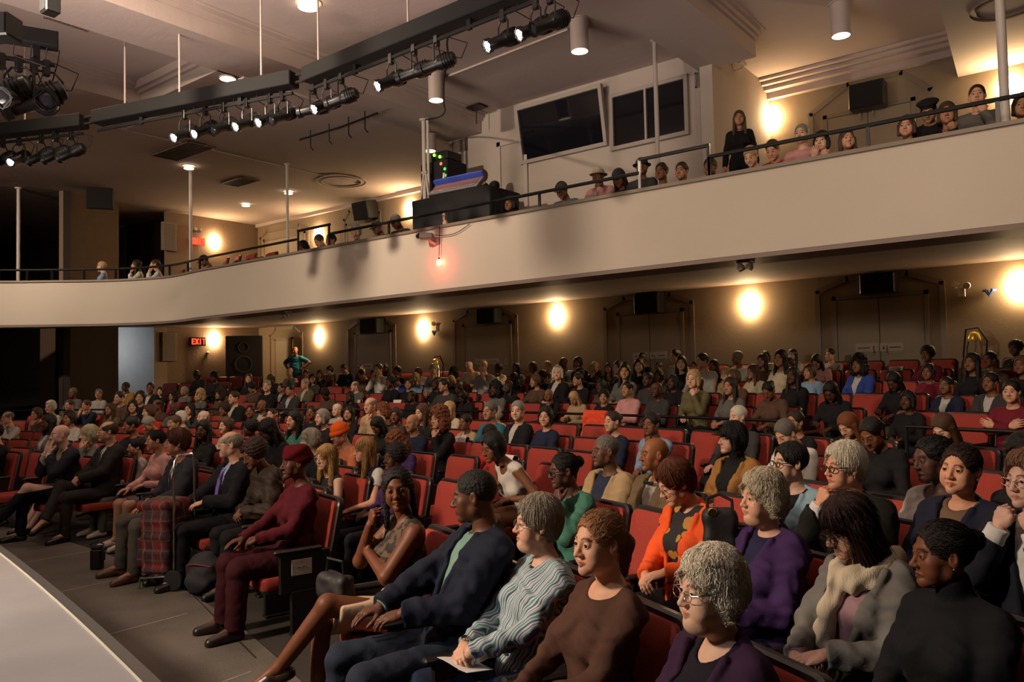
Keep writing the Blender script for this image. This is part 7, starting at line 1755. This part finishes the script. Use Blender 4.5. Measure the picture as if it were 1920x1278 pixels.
# small black video camera case near the stage
p = onZ(182, 1066, .012); root = empty('camera_flash_pack', (p.x, p.y, .012), .6); tag(root, 'small black upright camera pack standing on the grey floor', 'camera pack')
MB().rbox((-.055, -.04, 0), (.055, .04, .19), .012).build('case', BLK, root); MB().rbox((-.05, -.035, .19), (.05, .035, .225), .01).build('lid', BLKM, root); MB().tube([(-.05, 0, .20), (-.07, 0, .24), (0, 0, .262), (.07, 0, .24), (.05, 0, .20)], .007, 6).build('carry_loop', BLKM, root); MB().rbox((.055, -.02, .08), (.075, .02, .17), .006).build('side_pocket', BLKM, root)
# grey bag on the floor, far end of the front row
p = onZ(44, 985, .02); root = empty('floor_bag', (p.x, p.y, .012), .2); tag(root, 'grey soft bag under the far end of the front row', 'bag')
s_ = Solid(); s_.add(ell((0, 0, .16), (.20, .13, .17)), 0); s_.cut(half((0, 0, 0), (0, 0, -1)), .01); s_.warp(lambda P: .008*wav(P, 22)); link('bag_body', solid_mesh('bag_body', s_, (-.28, -.24, -.03), (.28, .24, .4), .01, [mat('grey_bag', (.07, .065, .06), .8)]), parent=root)
s_ = Solid(); s_.add(ell((0, 0, .34), (.12, .07, .05)), 0); s_.warp(lambda P: .010*wav(P, 30)); link('cloth_top', solid_mesh('cloth_top', s_, (-.18, -.16, .22), (.18, .16, .46), .009, [mat('cream_cloth', (.42, .38, .3), .9)]), parent=root)
# cream scarf of the person looking down
b, k = HSC; T = k['T']; s_ = Solid()
ring = [(.085, -.02, .52), (.078, .07, .478), (.03, .125, .45), (-.03, .125, .45), (-.078, .07, .478), (-.085, -.02, .52), (-.05, -.09, .545), (.05, -.09, .545), (.085, -.02, .52)]
for a, c_ in zip(ring, ring[1:]): s_.add(cone(T(*a), T(*c_), .036, .036), .02)
for a, c_ in zip(ring[1:4], ring[2:5]): s_.add(cone(T(a[0]*1.1, a[1]+.012, a[2]-.035), T(c_[0]*1.1, c_[1]+.012, c_[2]-.035), .032, .032), .015)
s_.add(cone(T(.03, .135, .42), T(.055, .155, .28), .036, .034), .02); s_.add(cone(T(.055, .155, .28), T(.06, .165, .14), .036, .040, cap=True), .02)
s_.warp(lambda P: .0045*np.sin(95*P[:, 0]+4*wav(P, 18))+.006*wav(P, 30)); lo, hi = bbox(k, .1); lo[2] = k['P0'].z+.05; hi[2] = k['neck'].z+.12
o = link('cream_scarf', solid_mesh('cream_scarf', s_, lo, hi, .006, [mat('cream_scarf_cloth', (.58, .48, .34), .9, bump=.004, bscale=40, stretch=(6, 6, 1))]), parent=b)
g = MB(); rn = random.Random(3)
for i in range(26):
    x = .025+.075*i/26; a = T(x, .165+rn.uniform(-.02, .012), .125); g.tube([a, T(x+rn.uniform(-.008, .008), .17, .09), T(x+rn.uniform(-.016, .016), .172, .045+rn.uniform(-.015, .02))], .0022, 4)
g.build('scarf_fringe', mat('fringe', (.58, .44, .28), .9), b)
# handbag and dark shawl on the lap of the person with braids
b, k = HB; M_ = Matrix.Translation(b.location) @ Matrix.Rotation(b.rotation_euler.z, 4, 'Z'); p = M_ @ Vector((.16, .36, .66))
root = empty('handbag', tuple(p), b.rotation_euler.z+.3); tag(root, 'black handbag on the knees over the cream skirt', 'handbag'); s_ = Solid(); s_.add(bx((0, 0, -.01), (.13, .055, .075), .04), 0); s_.warp(lambda P: .006*wav(P, 30)); link('bag_body', solid_mesh('bag_body', s_, (-.2, -.14, -.14), (.2, .14, .14), .006, [mat('black_leather', (.014, .012, .012), .6, bump=.002, bscale=40)]), parent=root)
MB().tube([(-.08, 0, .06), (-.07, 0, .14), (.07, 0, .14), (.08, 0, .06)], .008, 6).build('handle', BLK, root); MB().rbox((-.02, -.085, .0), (.02, -.06, .02), .004).build('clasp', mat('gold_metal', (.6, .42, .2), .25, metal=1), root)
# armrests with their name cards, papers on the backs of empty seats
def seat_at(px, py, z=.9):
    best = None
    for q in ALL:
        c = q['chair']; v = project((c.location.x, c.location.y, c.location.z+z))
        if v is None: continue
        d = math.hypot(v[0]-px, v[1]-py)
        if best is None or d < best[0]: best = (d, q)
    return best[1]
def back_paper(px, py, label, w_=.21, h=.15):
    q = seat_at(px, py); c = q['chair']; rz = c.rotation_euler.z
    M_ = Matrix.Translation(c.location) @ Matrix.Rotation(rz, 4, 'Z'); m = MB(); vs = []
    prof = [(-.208, .80), (-.235, .90), (-.246, .945), (-.262, .958), (-.30, .955), (-.318, .93), (-.316, .88)]
    for y, z in prof:
        for x in (-w_/2, w_/2): vs.append((x, y+.004, z))
    vs2 = [(x, y+.002*(1), z+.002) for x, y, z in vs]; n = len(vs)
    fs = [(2*i, 2*i+1, 2*i+3, 2*i+2) for i in range(len(prof)-1)]+[(n+2*i, n+2*i+2, n+2*i+3, n+2*i+1) for i in range(len(prof)-1)]+[(2*i, 2*i+2, n+2*i+2, n+2*i) for i in range(len(prof)-1)]+[(2*i+1, n+2*i+1, n+2*i+3, 2*i+3) for i in range(len(prof)-1)]
    m.add(vs+vs2, fs); o = m.build('paper_sheet', PAPER); o.matrix_world = M_; tag(o, label, 'paper'); return o
back_paper(838, 842, 'white paper draped over an empty seat back, left one of the middle pair')
back_paper(905, 848, 'white paper draped over an empty seat back beside the bending person')
back_paper(1666, 688, 'white paper over a seat back in front of the double doors')
back_paper(670, 757, 'small white paper over a dark seat back by the tan jacket'); back_paper(748, 757, 'small white paper over a dark seat back near the middle rail')
q = min([q for q in ALL if q.get('hero') and q['person']['label'].startswith('person in a maroon blouse')], key=lambda q: 0); c = q['chair']
o = MB().rbox((-.075, -.002, -.055), (.075, .002, .055), .001).build('name_card', mat('notice_white', (.55, .50, .46), .8)); M_ = Matrix.Translation(c.location) @ Matrix.Rotation(c.rotation_euler.z, 4, 'Z')
o.matrix_world = M_ @ Matrix.Translation((-.300, .06, .48)) @ Matrix.Rotation(-math.pi/2, 4, 'Z'); tag(o, 'white reserved-seat card taped to the end armrest by the aisle', 'card')
g = MB()
for i in range(9): g.rbox((-.04+i*.009, -.0045, -.006+.004*math.sin(i*2.1)), (-.034+i*.009, -.0025, .004+.004*math.sin(i*1.3)), .0005)
g.rbox((-.008, -.0045, .03), (.004, -.0025, .04), .0005); g.build('handwriting', mat('pencil_grey', (.2, .18, .17), .8), o)
# black bag standing on a seat behind the orange cardigan
q = seat_at(1345, 950, .6); c = q['chair']; M_ = Matrix.Translation(c.location) @ Matrix.Rotation(c.rotation_euler.z, 4, 'Z'); p = M_ @ Vector((.05, 0, .425))
pp = atD(1350, 965, 3.9); root = empty('shoulder_bag', (pp.x, pp.y, pp.z-.1), .5); tag(root, 'black shoulder bag with a brass clasp between the orange and purple sitters', 'bag'); s_ = Solid(); s_.add(bx((0, 0, .03), (.085, .045, .11), .04), 0); s_.warp(lambda P: .006*wav(P, 30)); link('bag_body', solid_mesh('bag_body', s_, (-.2, -.14, -.14), (.2, .14, .26), .006, [mat('black_leather', (.014, .012, .012), .6)]), parent=root)
MB().tube([(-.06, 0, .12), (-.06, .01, .18), (0, .02, .20), (.06, .01, .17), (.06, 0, .11)], .009, 7).build('strap', BLKM, root); MB().lathe([(.02, -.004), (.024, 0), (.02, .004)], 12, Matrix.Translation((-.04, -.045, .12)) @ Matrix.Rotation(math.pi/2, 4, 'X')).build('clasp', mat('gold_metal', (.6, .42, .2), .25, metal=1), root)
# cross-aisle rail behind the first six rows
RR = 24.55; root = empty('aisle_rail', (0, 0, 0)); tag(root, 'black pipe rail along the cross aisle behind the nearer rows', 'railing')
rm = mat('rail_black_gloss', (.02, .018, .017), .22, metal=.5)
for n_, (a0, a1) in enumerate(((19.5, 33), (-16.5, 16.5), (-33, -19.5))):
    P_ = [(CX+RR*math.sin(math.radians(a)), CY+RR*math.cos(math.radians(a)), floorz_r(RR)+.88) for a in np.linspace(a0, a1, 24)]
    P_ = [p for p in P_ if p[0] > XL+.2]
    r_ = root if n_ == 0 else empty('aisle_rail', (0, 0, 0))
    if n_: tag(r_, ['', 'black pipe rail behind the centre block of nearer rows', 'black pipe rail behind the far block of nearer rows'][n_], 'railing')
    MB().tube(P_, .02, 8).build('top_pipe', rm, r_, smooth=True); MB().tube([(x, y, z-.42) for x, y, z in P_], .014, 6).build('lower_pipe', BLK, r_, smooth=True)
    for p in P_[::5]: MB().tube([(p[0], p[1], p[2]-.88), p], .018, 8).build('post', BLK, r_)
# orange coat thrown over the rail
p = onZ(1072, 780, floorz_r(RR)+.88); a_ = math.atan2(p.x-CX, p.y-CY); p = Vector((CX+RR*math.sin(a_), CY+RR*math.cos(a_), floorz_r(RR)+.88)); s_ = Solid()
s_.add(lambda P: np.linalg.norm(np.maximum(np.abs(P-_v((0, -.035, -.24)))-_v((.20, .012, .26)), 0), axis=1)-.012, 0); s_.add(cone((-.19, 0, .02), (.19, 0, .02), .04, .04), .03); s_.add(lambda P: np.linalg.norm(np.maximum(np.abs(P-_v((0.02, .04, -.14)))-_v((.17, .01, .16)), 0), axis=1)-.012, .02); s_.add(cone((-.17, -.05, -.05), (-.24, -.05, -.46), .04, .03), .02)
s_.warp(lambda P: .012*np.sin(30*P[:, 0]+3*wav(P, 12))*np.clip(-P[:, 2]*3, 0, 1)+.004*wav(P, 40))
o = link('orange_coat', solid_mesh('orange_coat', s_, (-.36, -.16, -.6), (.32, .16, .12), .009, [mat('orange_cloth', (.80, .07, .02), .8, bump=.002, bscale=30)])); o.location = p; o.rotation_euler = (0, 0, -a_); tag(o, 'bright orange coat hung over the cross-aisle rail', 'coat')
# lit phone screens in dark rows
for x, y, z_, lab in ((1586, 752, 17, 'glowing phone held in the dark row before the empty red seats'),):
    d_ = solve(x, y, .75); o = MB().rbox((-.04, -.004, -.07), (.04, .004, .07), .004).build('phone', BLK); o.location = d_; o.rotation_euler = (-.6, 0, .6); tag(o, lab, 'phone'); MB().box((-.035, -.006, -.062), (.035, -.003, .062)).build('screen', mat('phone_screen', (1, .7, .4), .4, emit=(1, .62, .3), estr=1.6), o)
